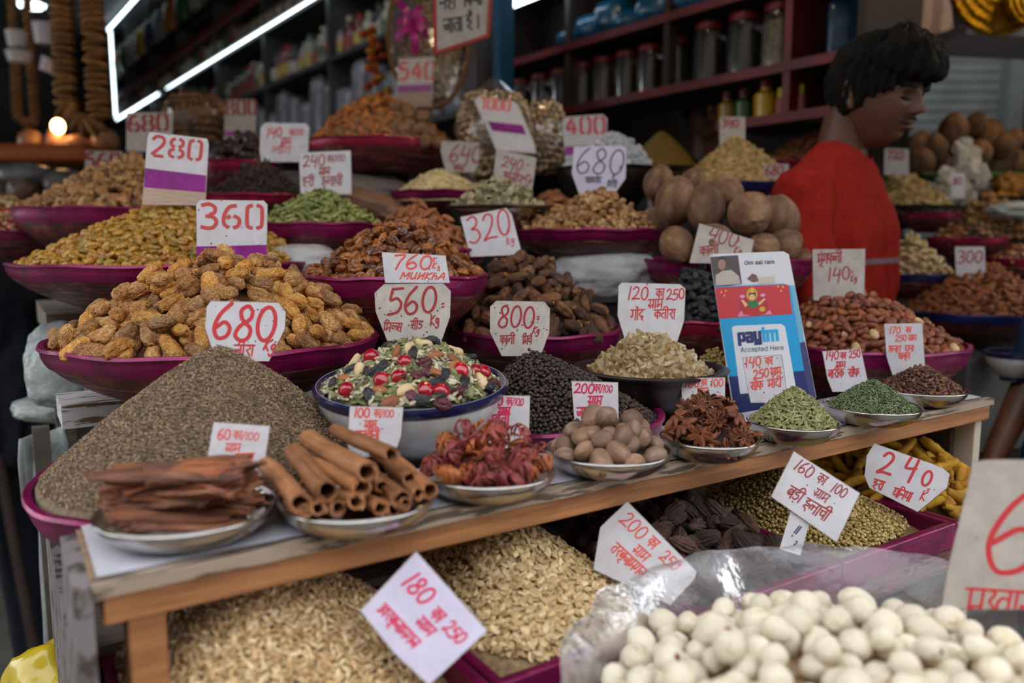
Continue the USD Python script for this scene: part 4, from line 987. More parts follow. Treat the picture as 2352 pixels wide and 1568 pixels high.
pumpkins = make_kind('pumpkin_seed', mk(4, lambda i: flatseed(.0145, .0078, .003, pk_m, i)), 'seed')
gm_m = [mat(f'gum_crystal_{i}', c, c2, rough=.18, scale=40, rand=.1, trans=.62, sss=.2, bump=.15, bscale=90, ior=1.4) for i, (c, c2) in enumerate((((236, 212, 166), (220, 190, 136)), ((244, 228, 192), (232, 208, 160)), ((226, 196, 142), (210, 176, 118))))]
def crystal(i, s=.0128):
    r = np.random.default_rng(i + 300); p = r.normal(0, 1, (16, 3)); p /= np.linalg.norm(p, axis=1)[:, None] ** .8
    h = m3.Manifold.hull_points(p * np.array([1, .78, .4]) * s / 2 * 1.1); return tm(h), gm_m[i % 3], False
gums = make_kind('gum_crystal', mk(7, crystal), 'crystal')
sg_m = [mat(f'rock_sugar_{i}', c, c, rough=.15, rand=.06, trans=.45, sss=.2) for i, c in enumerate(((236, 240, 242), (224, 230, 234)))]
def sugar(i, s=.012):
    r = np.random.default_rng(i + 400); b = rbox(s * r.uniform(.7, 1.3), s * r.uniform(.6, 1), s * r.uniform(.5, .9), s * .12); return tm(b), sg_m[i % 2], 20
sugars = mk(5, sugar)
cu_m = [mat(f'curled_piece_{i}', c, c2, rough=.65, scale=60, bump=.4, bscale=150, rand=.12) for i, (c, c2) in enumerate((((190, 182, 148), (158, 148, 112)), ((176, 164, 126), (140, 128, 92))))]
def curl(i):
    r = np.random.default_rng(i + 500); rows = []
    for t in np.linspace(0, 1, 16):
        a = t * 5.2 + i; q = .0095 * (1 - .45 * t); c = np.array([q * math.cos(a), q * math.sin(a), .004 * math.sin(2 * t + i)])
        rows.append([c + np.array([.0012 * s * math.cos(a), .0012 * s * math.sin(a), s * .0068]) for s in (-1, -.3, .3, 1)])
    return thick(rows, .0022), cu_m[i % 2], 50
curls = make_kind('curled_piece', mk(4, curl), 'curl')
dd_m = [mat(f'soft_date_{i}', c, c2, rough=.3, scale=40, bump=.4, bscale=90, bdist=.0015, rand=.2, coat=.4) for i, (c, c2) in enumerate((((54, 30, 30), (32, 18, 20)), ((70, 38, 32), (42, 22, 22))))]
sdates = make_kind('soft_date', mk(4, lambda i: raisin(i, .04, .025, .021, dd_m)))

rng = np.random.default_rng(11)
def H(key, peak, **k):
    c, z, R, d = BOWLS[key]
    pk = P(peak[0], peak[1], c[1] + k.pop('dpk', 0.0)); off = (pk[:2] - c[:2]) / R; n = np.linalg.norm(off)
    if n > .6: off *= .6 / n
    k.setdefault('fill', .965); f = k.pop('fill')
    return Heap(c, z - .006, pk[2] - z + .006, R=R * f, peak=off, **k)
def core_thing(name, label, heap, m, drop=.006, cat='heap'):
    if heap.R and heap.R < .07: heap.skirt = .3
    return solo(name, heap.core(drop), m, label, cat, kind='stuff', smooth=True)
dark_fill = {}
def fill(name, col): return mat('fill_' + name, col, tuple(int(x * .75) for x in col), rough=.8, scale=160, rand=0, bump=.6, bscale=220, bdist=.002)

# yellow dried dates
h = H('dates', (545, 588), p=1.5, rough=.006)
core_thing('date_heap', 'inner layer of the yellow dried date heap, seen in the gaps', h, fill('date', (110, 68, 32)), .014, 'dried dates')
it = heap_items(h, .0195, rng, layers=((-.004, 1.0), (.006, .75), (.012, .4)), tilt=.32, out=.95, np_=7, smin=.86, smax=1.12)
pile('dried_date', (dates_k, None), it, 'wrinkled yellow-brown dried date in the large magenta bowl under the 680 cumin card', 'dried date', 'yellow dried dates in the large magenta bowl')
# brown dried dates
h = H('bdates', (1190, 585), p=1.4, rough=.006)
core_thing('brown_date_heap', 'inner layer of the dark brown dried date heap, seen in the gaps', h, fill('bdate', (62, 38, 28)), .014, 'dried dates')
it = heap_items(h, .0205, rng, layers=((-.004, 1.0), (.007, .7)), tilt=.38, out=.96, np_=6, smin=.85, smax=1.1)
pile('brown_dried_date', (bdates_k, None), it, 'dark brown wrinkled dried date in the bowl behind the 800 card', 'dried date', 'dark brown dried dates below the 320 card')
# golden raisins
h = H('raisin', (435, 462), p=1.3, rough=.005)
core_thing('golden_raisin_heap', 'inner layer of the golden raisin heap, seen in the gaps', h, fill('gold', (160, 112, 40)), .007, 'raisins')
it = heap_items(h, .0105, rng, layers=((-.001, 1.0), (.005, .62)), tilt=.4, np_=6, smin=.85, smax=1.2, grid=True, back=.0)
pile('golden_raisin', golden, it, 'translucent golden raisin in the large bowl at left behind the 360 card', 'raisin', 'golden raisins on the upper step', 300, ('golden_raisin_rest', 'the many smaller-looking golden raisins filling the rest of the bowl behind the 360 card', 'raisins'))
# amber raisins
h = H('munakka', (918, 502), p=1.2, rough=.006)
core_thing('amber_raisin_heap', 'inner layer of the glossy amber raisin heap, seen in the gaps', h, fill('amber', (84, 44, 20)), .010, 'raisins')
it = heap_items(h, .0138, rng, layers=((-.002, 1.0), (.006, .65)), tilt=.5, np_=6, smin=.8, smax=1.2)
pile('amber_raisin', amber, it, 'glossy amber-brown raisin in the bowl behind the 760 card', 'raisin', 'amber raisins behind the 760 card', 300, ('amber_raisin_rest', 'amber raisins at the back of the bowl behind the 760 card', 'raisins'))
# green cardamom
h = H('cardamom', (738, 440), p=1.3, rough=.004)
core_thing('cardamom_heap', 'inner layer of the green cardamom heap, seen in the gaps', h, fill('gcard', (98, 104, 56)), .006, 'cardamom')
it = heap_items(h, .0098, rng, layers=((-.001, 1.0), (.005, .7)), tilt=.45, np_=6, smin=.85, smax=1.15, grid=True, back=0)
pile('green_cardamom', cardamom, it, 'pale green cardamom pod in the bowl below the 240 card', 'cardamom pod', 'green cardamom pods in the magenta bowl', 300, ('green_cardamom_rest', 'the rest of the green cardamom pods in the bowl below the 240 card', 'cardamom'))
# walnut kernels
h = H('walnutm', (1378, 442), p=1.25, rough=.006)
core_thing('walnut_heap', 'inner layer of the chopped walnut heap, seen in the gaps', h, fill('wal', (106, 70, 40)), .008, 'walnuts')
it = heap_items(h, .0125, rng, layers=((-.001, 1.0), (.006, .7)), tilt=.8, np_=7, smin=.6, smax=1.15, grid=True, back=0)
pile('walnut_kernel', kernels, it, 'brown broken walnut kernel in the bowl below the black-written 680 card', 'walnut kernel', 'chopped walnut kernels below the 680 card', 300, ('walnut_kernel_rest', 'the rest of the chopped walnuts in the bowl below the black-written 680 card', 'walnuts'))
h = H('walnutl', (325, 355), p=1.2, rough=.008)
it = heap_items(h, .0165, rng, layers=((0, 1.0), (.007, .7)), tilt=.8, np_=7, smin=.9, smax=1.5, grid=True, back=0)
stuff_heap('walnut_pieces', 'heap of brown walnut kernels in the bowl at the far left', 'walnuts', h, kernels[1], it, fill('wal', (106, 70, 40)), .008)
# almonds
h = H('almondm', (955, 466), p=1.3, rough=.004)
core_thing('almond_heap', 'inner layer of the almond heap behind the amber raisins', h, fill('alm', (104, 62, 36)), .007, 'almonds')
it = heap_items(h, .0135, rng, layers=((0, 1.0), (.006, .6)), tilt=.3, np_=4, smin=.95, smax=1.15, grid=True, back=.05)
pile('almond', almonds, it, 'brown skinned almond in the heap between the amber raisins and the 320 card', 'almond', 'almonds behind the amber raisins', 200, ('almond_rest', 'the back of the almond heap behind the amber raisins', 'almonds'))
hm = Heap(P(1268, 470, 1.78), P(1268, 470, 1.78)[2] - .03, .06, R=.075, p=1.4, seed=4)
core_thing('almond_heap', 'inner layer of the small heap of large almonds below the 400 card', hm, fill('alm', (104, 62, 36)), .007, 'almonds')
it = heap_items(hm, .022, rng, layers=((0, 1.0),), tilt=.3, np_=4, smin=1.5, smax=1.75, grid=True, back=0)
pile('almond', almonds, it, 'large brown almond between the steel bowl of curled pieces and the rock sugar', 'almond', 'large almonds below the 400 card', 60, None)
ct = BOWLS['top']
ha = Heap((ct[0][0], ct[0][1] + .05), ct[1] - .01, P(885, 222, ct[0][1] + .05)[2] - ct[1] + .01, R=ct[2] * 1.05, p=1.55, rough=.006, seed=8)
it = heap_items(ha, .0135, rng, layers=((0, 1.0), (.006, .6)), tilt=.4, np_=4, smin=.95, smax=1.15, grid=True, back=-.05)
stuff_heap('almonds', 'tall heap of orange-brown almonds at the top of the stand under the 540 card', 'almonds', ha, mk(3, lambda i: almond(i, ms=[mat(f'bright_almond_{i}', *(((198, 128, 62), (164, 98, 44)), ((182, 112, 54), (150, 86, 40)))[i], scale=80, rand=.15) for i in range(2)])), it, fill('alm2', (150, 92, 44)), .007)
# whole walnuts in front of that heap, stacked one by one
base = BOWLS['top']; pts = []
for row, (y0, xs) in enumerate(((325, range(765, 1010, 27)), (305, range(785, 1000, 29)), (288, range(818, 990, 30)), (268, range(880, 985, 30)), (252, (908, 938)))):
    for j, x in enumerate(xs):
        Y = base[0][1] - .135 + .022 * row + rng.normal(0, .004); pts.append(P(x + rng.normal(0, 3), y0 + rng.normal(0, 3), Y))
for p in pts: copy_of(walnuts[0][int(rng.integers(4))], 'walnut', mat4(trimesh.transformations.random_rotation_matrix(rng.random(3))[:3, :3], p, rng.uniform(.95, 1.1)), 'whole unshelled walnut stacked at the front of the top bowl of almonds', 'walnut', 'whole walnuts in the top bowl')
# peanuts
h = H('peanut', (1930, 662), p=1.35, rough=.004, dpk=.02)
core_thing('peanut_heap', 'inner layer of the red-skinned peanut heap, seen in the gaps', h, fill('pea', (98, 52, 36)), .008, 'peanuts')
it = heap_items(h, .0125, rng, layers=((-.001, 1.0), (.006, .6)), tilt=.35, np_=20, smin=.85, smax=1.15, grid=True, back=0)
pile('peanut', peanuts, it, 'red-brown skinned peanut in the bowl at the right end', 'peanut', 'red-skinned peanuts in the right bowl', 300, ('peanut_rest', 'the rest of the red-skinned peanuts in the bowl at the right end', 'peanuts'))
# black raisins
h = H('braisin', (1602, 612), p=1.3, rough=.005)
core_thing('black_raisin_heap', 'inner layer of the black raisin heap beside the payment board', h, fill('bl', (24, 23, 27)), .008, 'raisins')
it = heap_items(h, .0125, rng, layers=((0, 1.0), (.006, .6)), tilt=.45, np_=4, smin=.85, smax=1.15, grid=True, back=0)
pile('black_raisin', black, it, 'black raisin in the bowl between the 120 card and the payment board', 'raisin', 'black raisins beside the payment board', 200, ('black_raisin_rest', 'the rest of the black raisins beside the payment board', 'raisins'))
# coconuts
cc = [(1552, 462, 1.48, 80, 108), (1622, 478, 1.46, 78, 108), (1722, 490, 1.42, 116, 116), (1790, 505, 1.46, 62, 90), (1668, 440, 1.56, 90, 90), (1512, 420, 1.62, 70, 80), (1555, 562, 1.40, 92, 92), (1640, 553, 1.38, 96, 84), (1752, 572, 1.40, 60, 70), (1800, 565, 1.42, 88, 84), (1590, 420, 1.64, 60, 70), (1500, 520, 1.56, 80, 84), (1700, 590, 1.39, 60, 60), (1610, 585, 1.46, 70, 70), (1840, 600, 1.52, 60, 60)]
CNR = [(.1, .2), (.15, -.1), (1.0, .9), (-.2, .2), (.3, .9), (.2, .1), (.7, -.4), (.3, 1.2), (1.2, .2), (.9, -.3), (.2, .3), (0, 0), (.6, .6), (1, 1), (.4, .1)]
for i, (x, y, Y, w, hh) in enumerate(cc):
    R = rotz(i * 1.3) @ roty(CNR[i][0]) @ rotx(CNR[i][1])
    copy_of(coconuts[0][i % 4], 'coconut', mat4(R, P(x, y, Y), max(w, hh) * Y / F_PX / .108 * (1.0 if i not in (3, 8, 12) else 1.25)), 'brown dried whole coconut in the pile left of the boy', 'coconut', 'dried coconuts behind the tilted 400 card')
# mixed seeds bowl
c, z, R, d = BOWLS['mix']
h = Heap(c, z - .004, .052, R=R * .95, p=1.5, rough=.004, peak=(.1, .05), seed=3)
se_m = [mat(f'mix_seed_{i}', a, b, rough=.6, scale=60, rand=.12) for i, (a, b) in enumerate((((206, 196, 166), (180, 168, 134)), ((190, 182, 156), (160, 150, 120)), ((158, 150, 128), (120, 112, 92))))]
mixp = mk(6, lambda i: flatseed(.0108, .0048, .0024, se_m, i)) + pumpkins[1][:2]
it = heap_items(h, .0048, rng, layers=((0, 1), (.003, .8)), tilt=.4, np_=8, grid=True, back=-.1)
stuff_heap('mixed_seeds', 'mixed pale sunflower, melon and green pumpkin seeds in the blue-rimmed bowl', 'seeds', h, mixp, it, fill('mix', (128, 122, 90)), .005)
def mix_things(kind, name, n, label, cat, group, px, sc=(.9, 1.1), lift=.004, seed=0):
    r = np.random.default_rng(seed + 900); k = 0
    for (x, y) in px:
        # where the ray meets the heap
        best = None
        for Y in np.linspace(c[1] - R, c[1] + R, 160):
            p = P(x, y, Y)
            if p[2] <= h.z(np.array([p[0]]), np.array([p[1]]))[0]: best = p; break
        if best is None: continue
        n_ = h.normal(np.array([best[0]]), np.array([best[1]]))[0]
        copy_of(kind[0][k % len(kind[0])], name, mat4(pose(n_, r, tilt=.4), best + n_ * lift, r.uniform(*sc)), label, cat, group); k += 1
mix_things(cherries, 'glace_cherry', 0, 'glossy red candied cherry in the seed mix of the blue-rimmed bowl', 'cherry', 'red cherries in the seed mix', [(857, 827), (932, 838), (975, 780), (1068, 800), (1088, 858), (1104, 862), (800, 903), (880, 880), (1055, 857), (1040, 790), (842, 822), (788, 838), (1012, 905), (976, 903), (918, 873), (1066, 780)], (.85, 1.1))
mix_things(cashews, 'cashew', 0, 'cream cashew nut lying in the seed mix of the blue-rimmed bowl', 'cashew', 'cashews in the seed mix', [(820, 838), (972, 795), (942, 808), (1040, 812), (828, 862), (905, 775), (935, 905), (760, 852), (1020, 776), (1100, 880)], (.95, 1.2))
mix_things(almonds, 'almond', 0, 'orange-brown almond lying in the seed mix of the blue-rimmed bowl', 'almond', 'almonds in the seed mix', [(995, 822), (1040, 832), (1038, 850), (995, 860), (910, 820), (900, 928), (1012, 780), (960, 780), (795, 875), (870, 905)], (.8, 1.0))
mix_things(black, 'black_raisin', 0, 'blue-black raisin lying in the seed mix of the blue-rimmed bowl', 'raisin', 'black raisins in the seed mix', [(770, 862), (860, 865), (870, 790), (900, 800), (950, 820), (990, 790), (1015, 870), (1000, 890), (1020, 895), (970, 925), (850, 915), (815, 855), (1062, 882), (1120, 895), (850, 860), (1075, 830), (1005, 915), (770, 890), (880, 855)], (.85, 1.15))
mix_things(crans, 'dried_cranberry', 0, 'dark red dried cranberry lying in the seed mix of the blue-rimmed bowl', 'cranberry', 'cranberries in the seed mix', [(982, 768), (975, 840), (960, 870), (980, 862), (920, 870), (1050, 905), (1130, 888), (945, 915), (1015, 935), (800, 828)], (.9, 1.15))
# gum crystals
h = H('gond', (1490, 768), p=1.5, rough=.004, fill=.88)
core_thing('gum_heap', 'inner layer of the pale gum crystal heap', h, mat('fill_gum', (222, 200, 158), (196, 170, 124), rough=.4, rand=0), .005, 'gum crystals')
it = heap_items(h, .0080, rng, layers=((0, 1.0), (.004, .7)), tilt=.8, np_=7, smin=.6, smax=1.3, grid=True, back=0)
pile('gum_crystal', gums, it, 'pale translucent gum crystal in the dark steel bowl', 'gum crystal', 'gum crystals below the 120 card', 240, ('gum_crystal_rest', 'the rest of the pale gum crystals in the dark steel bowl', 'gum crystals'))
# curled pieces, soft dates, sugar
h = H('curl', (1150, 415), p=1.5, fill=.9)
core_thing('curled_heap', 'inner layer of the pale curled dried pieces', h, fill('curl', (150, 142, 108)), .008, 'dried pieces')
it = heap_items(h, .0175, rng, layers=((0, 1.0), (.009, .6)), tilt=.9, np_=4, smin=.85, smax=1.15)
pile('curled_dried_piece', curls, it, 'pale curled dried piece in the shallow steel bowl below the 240 card on the right', 'dried piece', 'curled dried pieces in the steel bowl')
h = H('ddate', (575, 312), p=1.3, fill=.95)
core_thing('soft_date_heap', 'inner layer of the glossy dark date heap', h, fill('sd', (36, 22, 22)), .01, 'dates')
it = heap_items(h, .026, rng, layers=((0, 1.0), (.012, .6)), tilt=.5, np_=4)
pile('soft_date', sdates, it, 'glossy black-brown soft date in the crimson bowl left of the clove card', 'date', 'dark soft dates at the back')
h = H('sugar', (1412, 300), p=1.1, rough=.012, fr=30)
it = heap_items(h, .0085, rng, layers=((0, 1.0), (.004, .7)), tilt=.9, np_=5, smin=.6, smax=1.6, grid=True, back=-.1)
stuff_heap('rock_sugar', 'jagged white rock sugar crystals heaped in a dark metal bowl behind the black-written 680 card', 'rock sugar', h, sugars, it, mat('fill_sugar', (220, 226, 230), (200, 208, 214), rand=0), .006)

# fine seeds: nobody could count them
def seedmats(nm, cols, **k): return [mat(f'{nm}_{i}', a, b, rand=.2, rough=k.get('rough', .65), scale=k.get('scale', 200), stretch=k.get('stretch', (1, 3, 3))) for i, (a, b) in enumerate(cols)]
c, z, R, d = BOWLS['cumin']
h = Heap(c, z - .004, P(560, 812, c[1] - .05)[2] - z + .006, R=R * .97, p=1.25, peak=(.1, -.14), rough=.003, seed=2)
cu = seedmats('cumin', (((160, 132, 102), (124, 102, 78)), ((134, 112, 88), (100, 82, 64)), ((178, 152, 118), (142, 120, 92)), ((112, 92, 72), (82, 66, 50))))
cup = [(spindle(.0048 + .0005 * (i % 2), .0013, None, 5, 3, .0002 * (i - 1)), cu[i], True) for i in range(4)]
it = heap_items(h, .0027, rng, layers=((.0005, 1.0), (.0013, .7)), tilt=.35, np_=4, grid=True, back=-.1)
stuff_heap('cumin_seed', 'tall heap of grey-brown cumin seed below the red 680 card', 'cumin', h, cup, it, fill('cum', (134, 114, 88)), .0015)
c, z, R, d = BOWLS['pepper']
h = Heap(c, z - .006, P(1215, 806, c[1])[2] - z + .008, R=R * .97, p=1.15, peak=(-.28, 0), rough=.003, seed=6)
pe = seedmats('pepper', (((66, 48, 38), (38, 28, 24)), ((48, 36, 31), (28, 21, 19)), ((84, 60, 44), (48, 34, 27))), rough=.6)
pep = [(blob((.0054, .0052, .005), 2, .12, 2.4, i, 1, .05, 6), pe[i], True) for i in range(3)]
it = heap_items(h, .0048, rng, layers=((0, 1.0), (.003, .6)), tilt=.8, np_=3, grid=True, back=-.1)
stuff_heap('black_peppercorns', 'heap of black peppercorns below the 800 card', 'peppercorns', h, pep, it, fill('pep', (30, 25, 24)), .003)
def plate_heap(key, H_, **k):
    c, z, R = PLATES[key]; hh = Heap(c, z - .004, H_ + .004, R=R * .93, **k); hh.skirt = .6; return hh
fe = seedmats('fennel', (((150, 150, 96), (112, 114, 66)), ((172, 168, 114), (132, 130, 80)), ((126, 128, 84), (92, 96, 58))), stretch=(1, 8, 8))
fep = [(spindle(.0088 + .0008 * i, .0030, .0026, 10, 4, .0004 * (i - 1), ridges=.14), fe[i % 3], 40) for i in range(4)]
hf = plate_heap('fennel', .041, p=1.3, rough=.002)
it = heap_items(hf, .0036, rng, layers=((.0006, 1.0), (.002, .75)), tilt=.35, np_=4, grid=True, back=-.2)
stuff_heap('fennel_seed', 'heap of pale green fennel seed on the plate in front of the payment board', 'fennel seed', hf, fep, it, fill('fen', (116, 116, 70)), .002)
ff = seedmats('fine_fennel', (((112, 124, 84), (82, 94, 60)), ((134, 144, 102), (102, 112, 74)), ((92, 104, 70), (66, 78, 50))), stretch=(1, 8, 8))
ffp = [(spindle(.0066 + .0005 * i, .0017, None, 6, 3, .0003 * (i - 1), ridges=.1), ff[i % 3], 40) for i in range(4)]
hf = plate_heap('fine', .035, p=1.25, rough=.002)
it = heap_items(hf, .0028, rng, layers=((.0005, 1.0), (.0015, .75)), tilt=.35, np_=4, grid=True, back=-.2)
stuff_heap('fine_fennel_seed', 'heap of thin grey-green fennel seed on the second plate from the right', 'fennel seed', hf, ffp, it, fill('ffen', (84, 94, 60)), .0015)
po = seedmats('pomegranate', (((86, 50, 36), (52, 30, 24)), ((112, 66, 40), (72, 42, 28)), ((66, 40, 32), (40, 24, 20)), ((140, 92, 56), (100, 60, 36))), rough=.5)
pop = [(blob((.0066, .0045, .004), 2, .2, 1.6, i, 1, .05, 5), po[i], True) for i in range(4)]
hf = plate_heap('pom', .032, p=1.3, rough=.003)
it = heap_items(hf, .0042, rng, layers=((0, 1.0), (.002, .7)), tilt=.7, np_=4, grid=True, back=-.2)
stuff_heap('pomegranate_seed', 'heap of dark brown dried pomegranate seed on the rightmost plate', 'pomegranate seed', hf, pop, it, fill('pom', (62, 38, 28)), .002)
cl = seedmats('clove', (((74, 52, 40), (46, 32, 26)), ((92, 66, 48), (58, 40, 30)), ((56, 40, 32), (34, 24, 20))))
def clove(i):
    return join([tube([(-.006, 0, 0), (.003, .0002 * i, 0)], [.0009, .0014], 6), blob((.0042, .004, .004), 1, .1, 2, i).apply_translation((.0048, 0, 0))]).apply_scale(1.3), cl[i], True
hf = H('clove', (612, 374), p=1.2, rough=.004)
it = heap_items(hf, .0082, rng, layers=((0, 1.0), (.003, .8)), tilt=.7, np_=3, grid=True, back=-.1)
stuff_heap('cloves', 'heap of dark brown cloves below the card beside the dark dates', 'cloves', hf, mk(3, clove), it, fill('clo', (50, 36, 28)), .003)
ms_m = seedmats('peeled_seed', (((232, 214, 164), (206, 184, 132)), ((216, 196, 148), (190, 168, 118))))
hf = H('melonw', (1010, 390), p=1.4)
it = heap_items(hf, .0062, rng, layers=((0, 1.0), (.002, .7)), tilt=.35, np_=2, grid=True, back=-.1)
stuff_heap('peeled_seed', 'cream-coloured peeled seed in the small magenta bowl below the 640 card', 'seeds', hf, [flatseed(.012, .007, .0022, ms_m, i) for i in range(2)], it, fill('mel', (196, 172, 120)), .003)
hf = H('oat', (1688, 316), p=1.15, rough=.006)
ot = seedmats('oat_flake', (((206, 178, 118), (176, 146, 90)), ((188, 160, 104), (158, 128, 78))))
it = heap_items(hf, .0085, rng, layers=((0, 1.0), (.003, .7)), tilt=.4, np_=2, grid=True, back=-.1)
stuff_heap('oat_flakes', 'tall heap of pale oat flakes between the coconuts and the boy', 'flakes', hf, [flatseed(.017, .011, .003, ot, i) for i in range(2)], it, fill('oat', (170, 140, 88)), .004)
hf = H('yellow', (1520, 302), p=1.3)
solo('spice_powder', hf.core(0, 24, 64), mat('olive_yellow_powder', (134, 106, 26), (104, 80, 18), scale=120, bump=.8, bscale=260, bdist=.004, rand=0), 'smooth heap of olive-yellow spice powder behind the rock sugar', 'spice powder', kind='stuff', smooth=True)
hf = H('almondb', (1905, 292), p=1.3)
it = heap_items(hf, .0135, rng, layers=((0, 1.0), (.006, .6)), tilt=.4, np_=4, grid=True, back=0)
stuff_heap('almonds', 'heap of brown almonds just behind the boy at his left', 'almonds', hf, almonds[1], it, fill('alm', (104, 62, 36)), .007)
cd = seedmats('coriander', (((184, 158, 94), (146, 122, 66)), ((202, 178, 114), (164, 140, 82)), ((160, 136, 80), (124, 104, 58))), rough=.55)
cdp = []
for i in range(3):
    b = blob((.0049, .0045, .0045), 2, .05, 2, i); v = np.array(b.vertices); a = np.arctan2(v[:, 2], v[:, 1]); v[:, 1:] *= (1 + .05 * np.cos(a * 9))[:, None]; cdp.append((trimesh.Trimesh(v, b.faces, process=False), cd[i], True))
hf = H('mung', (1640, 800), p=1.2)
it = heap_items(hf, .0048, rng, layers=((0, 1.0), (.002, .6)), tilt=.7, np_=3, grid=True, back=0)
stuff_heap('green_beans', 'small round green-brown beans in the bowl left of the payment board', 'beans', hf, cdp, it, fill('cor', (132, 112, 62)), .003)
# trays below
def tray_heap(k, Hh, peak=(0, 0), **kw):
    _, u0, u1, _ = next(t for t in TRAYS if t[0] == k)
    v0, v1 = -.078, .19
    cc_ = S((u0 + u1) / 2, (v0 + v1) / 2, 0)
    return Heap(cc_, TR - .005, Hh + .005, rect=((u1 - u0) / 2 - .006, (v1 - v0) / 2), ang=UANG, peak=peak, **kw)
hm_ = tray_heap('melon', .082, (-.1, .3), p=1.35, rough=.006, fr=14)
ml = seedmats('melon_seed', (((214, 182, 134), (180, 146, 98)), ((194, 158, 110), (156, 120, 78)), ((230, 206, 164), (200, 172, 128))), rough=.5)
it = heap_items(hm_, .0042, rng, layers=((0, 1.0), (.0025, .8)), tilt=.4, np_=3, grid=True)
stuff_heap('melon_seed', 'broad heap of small pale pointed melon seeds at the lower left behind the tilted 180 card', 'melon seed', hm_, [flatseed(.0088, .0038, .0018, ml, i) for i in range(3)], it, fill('ml', (170, 140, 98)), .003)
hw = tray_heap('water', .078, (-.1, .25), p=1.25, rough=.004)
wm = seedmats('watermelon_seed', (((212, 186, 138), (178, 146, 96)), ((198, 168, 120), (162, 128, 82)), ((224, 202, 158), (194, 166, 118))), rough=.5)
it = heap_items(hw, .0053, rng, layers=((0, 1.0), (.0025, .75)), tilt=.35, np_=3, grid=True)
stuff_heap('watermelon_seed', 'heap of flat cream watermelon seeds in the foil tray below the mace plate', 'watermelon seed', hw, [flatseed(.0100, .0062, .0022, wm, i) for i in range(3)], it, fill('wm', (160, 132, 92)), .003)
hb = tray_heap('bcard', .060, (-.1, .3), p=1.5, rough=.006)
core_thing('black_cardamom_heap', 'inner layer of the black cardamom heap, seen in the gaps', hb, fill('bc', (34, 26, 24)), .012, 'cardamom')
it = heap_items(hb, .0185, rng, layers=((-.002, 1.0), (.008, .65)), tilt=.4, np_=6, smin=.85, smax=1.12)
pile('black_cardamom', (bcard_k, None), it, 'dark wrinkled black cardamom pod in the foil tray below the tilted 160 card', 'cardamom pod', 'black cardamom pods in the tray')
hc = tray_heap('cori', .052, (-.2, .2), p=1.4, rough=.003)
it = heap_items(hc, .0044, rng, layers=((0, 1.0), (.003, .7)), tilt=.8, np_=3, grid=True)
stuff_heap('coriander_seed', 'heap of round tan coriander seeds in the foil tray below the 240 coriander card', 'coriander', hc, cdp, it, fill('cor', (132, 112, 62)), .003)
ht = tray_heap('turm', .055, (0, .2), p=1.5, rough=.005)
core_thing('turmeric_heap', 'inner layer of the yellow turmeric heap', ht, fill('tu', (120, 84, 14)), .012, 'turmeric')
it = heap_items(ht, .023, rng, layers=((0, 1.0), (.009, .7)), tilt=.4, np_=5, smin=.85, smax=1.15)
pile('turmeric_finger', turmerics, it, 'knobbly yellow dried turmeric finger under the right end of the plank', 'turmeric', 'turmeric fingers in the tray')
# plates of whole spices
c, z, R = PLATES['nut']; hn = Heap(c, z - .004, .030, R=R * .95, p=2.2, rough=.002)
it = heap_items(hn, .0180, rng, layers=((-.004, 1.0),), tilt=.5, np_=6, smin=.82, smax=1.12, out=.93) + heap_items(Heap(c, z + .012, .034, R=R * .62, p=1.6), .0175, rng, layers=((0, 1.0),), tilt=.5, np_=6, out=.95)
pile('nutmeg', nutmegs, it, 'round grey-brown whole nutmeg on the plate in front of the peppercorns', 'nutmeg', 'nutmegs on the plate')
c, z, R = PLATES['anise']; hn = Heap(c, z - .006, .052, R=R * .95, p=1.3, rough=.004)
core_thing('anise_heap', 'inner layer of broken star anise on the plate', hn, fill('an', (56, 30, 20)), .012, 'star anise')
it = heap_items(hn, .0155, rng, layers=((-.003, 1.0), (.006, .8)), tilt=.38, np_=4, smin=.78, smax=1.05, out=.9)
pile('star_anise', (anise_k, None), it, 'brown eight-pointed star anise on the plate right of the nutmegs', 'star anise', 'star anise on the plate')
c, z, R = PLATES['mace']; hn = Heap(c, z - .006, .044, R=R * .95, p=1.6, rough=.004)
core_thing('mace_heap', 'inner layer of dark red mace on the plate', hn, fill('mc', (92, 30, 30)), .014, 'mace')
it = heap_items(hn, .0155, rng, layers=((-.002, 1.0), (.006, .75)), tilt=.7, np_=5, smin=.75, smax=1.1, out=.86)
pile('mace_blade', maces, it, 'curled lacy red mace blade on the plate between cinnamon and nutmeg', 'mace', 'mace blades on the plate')
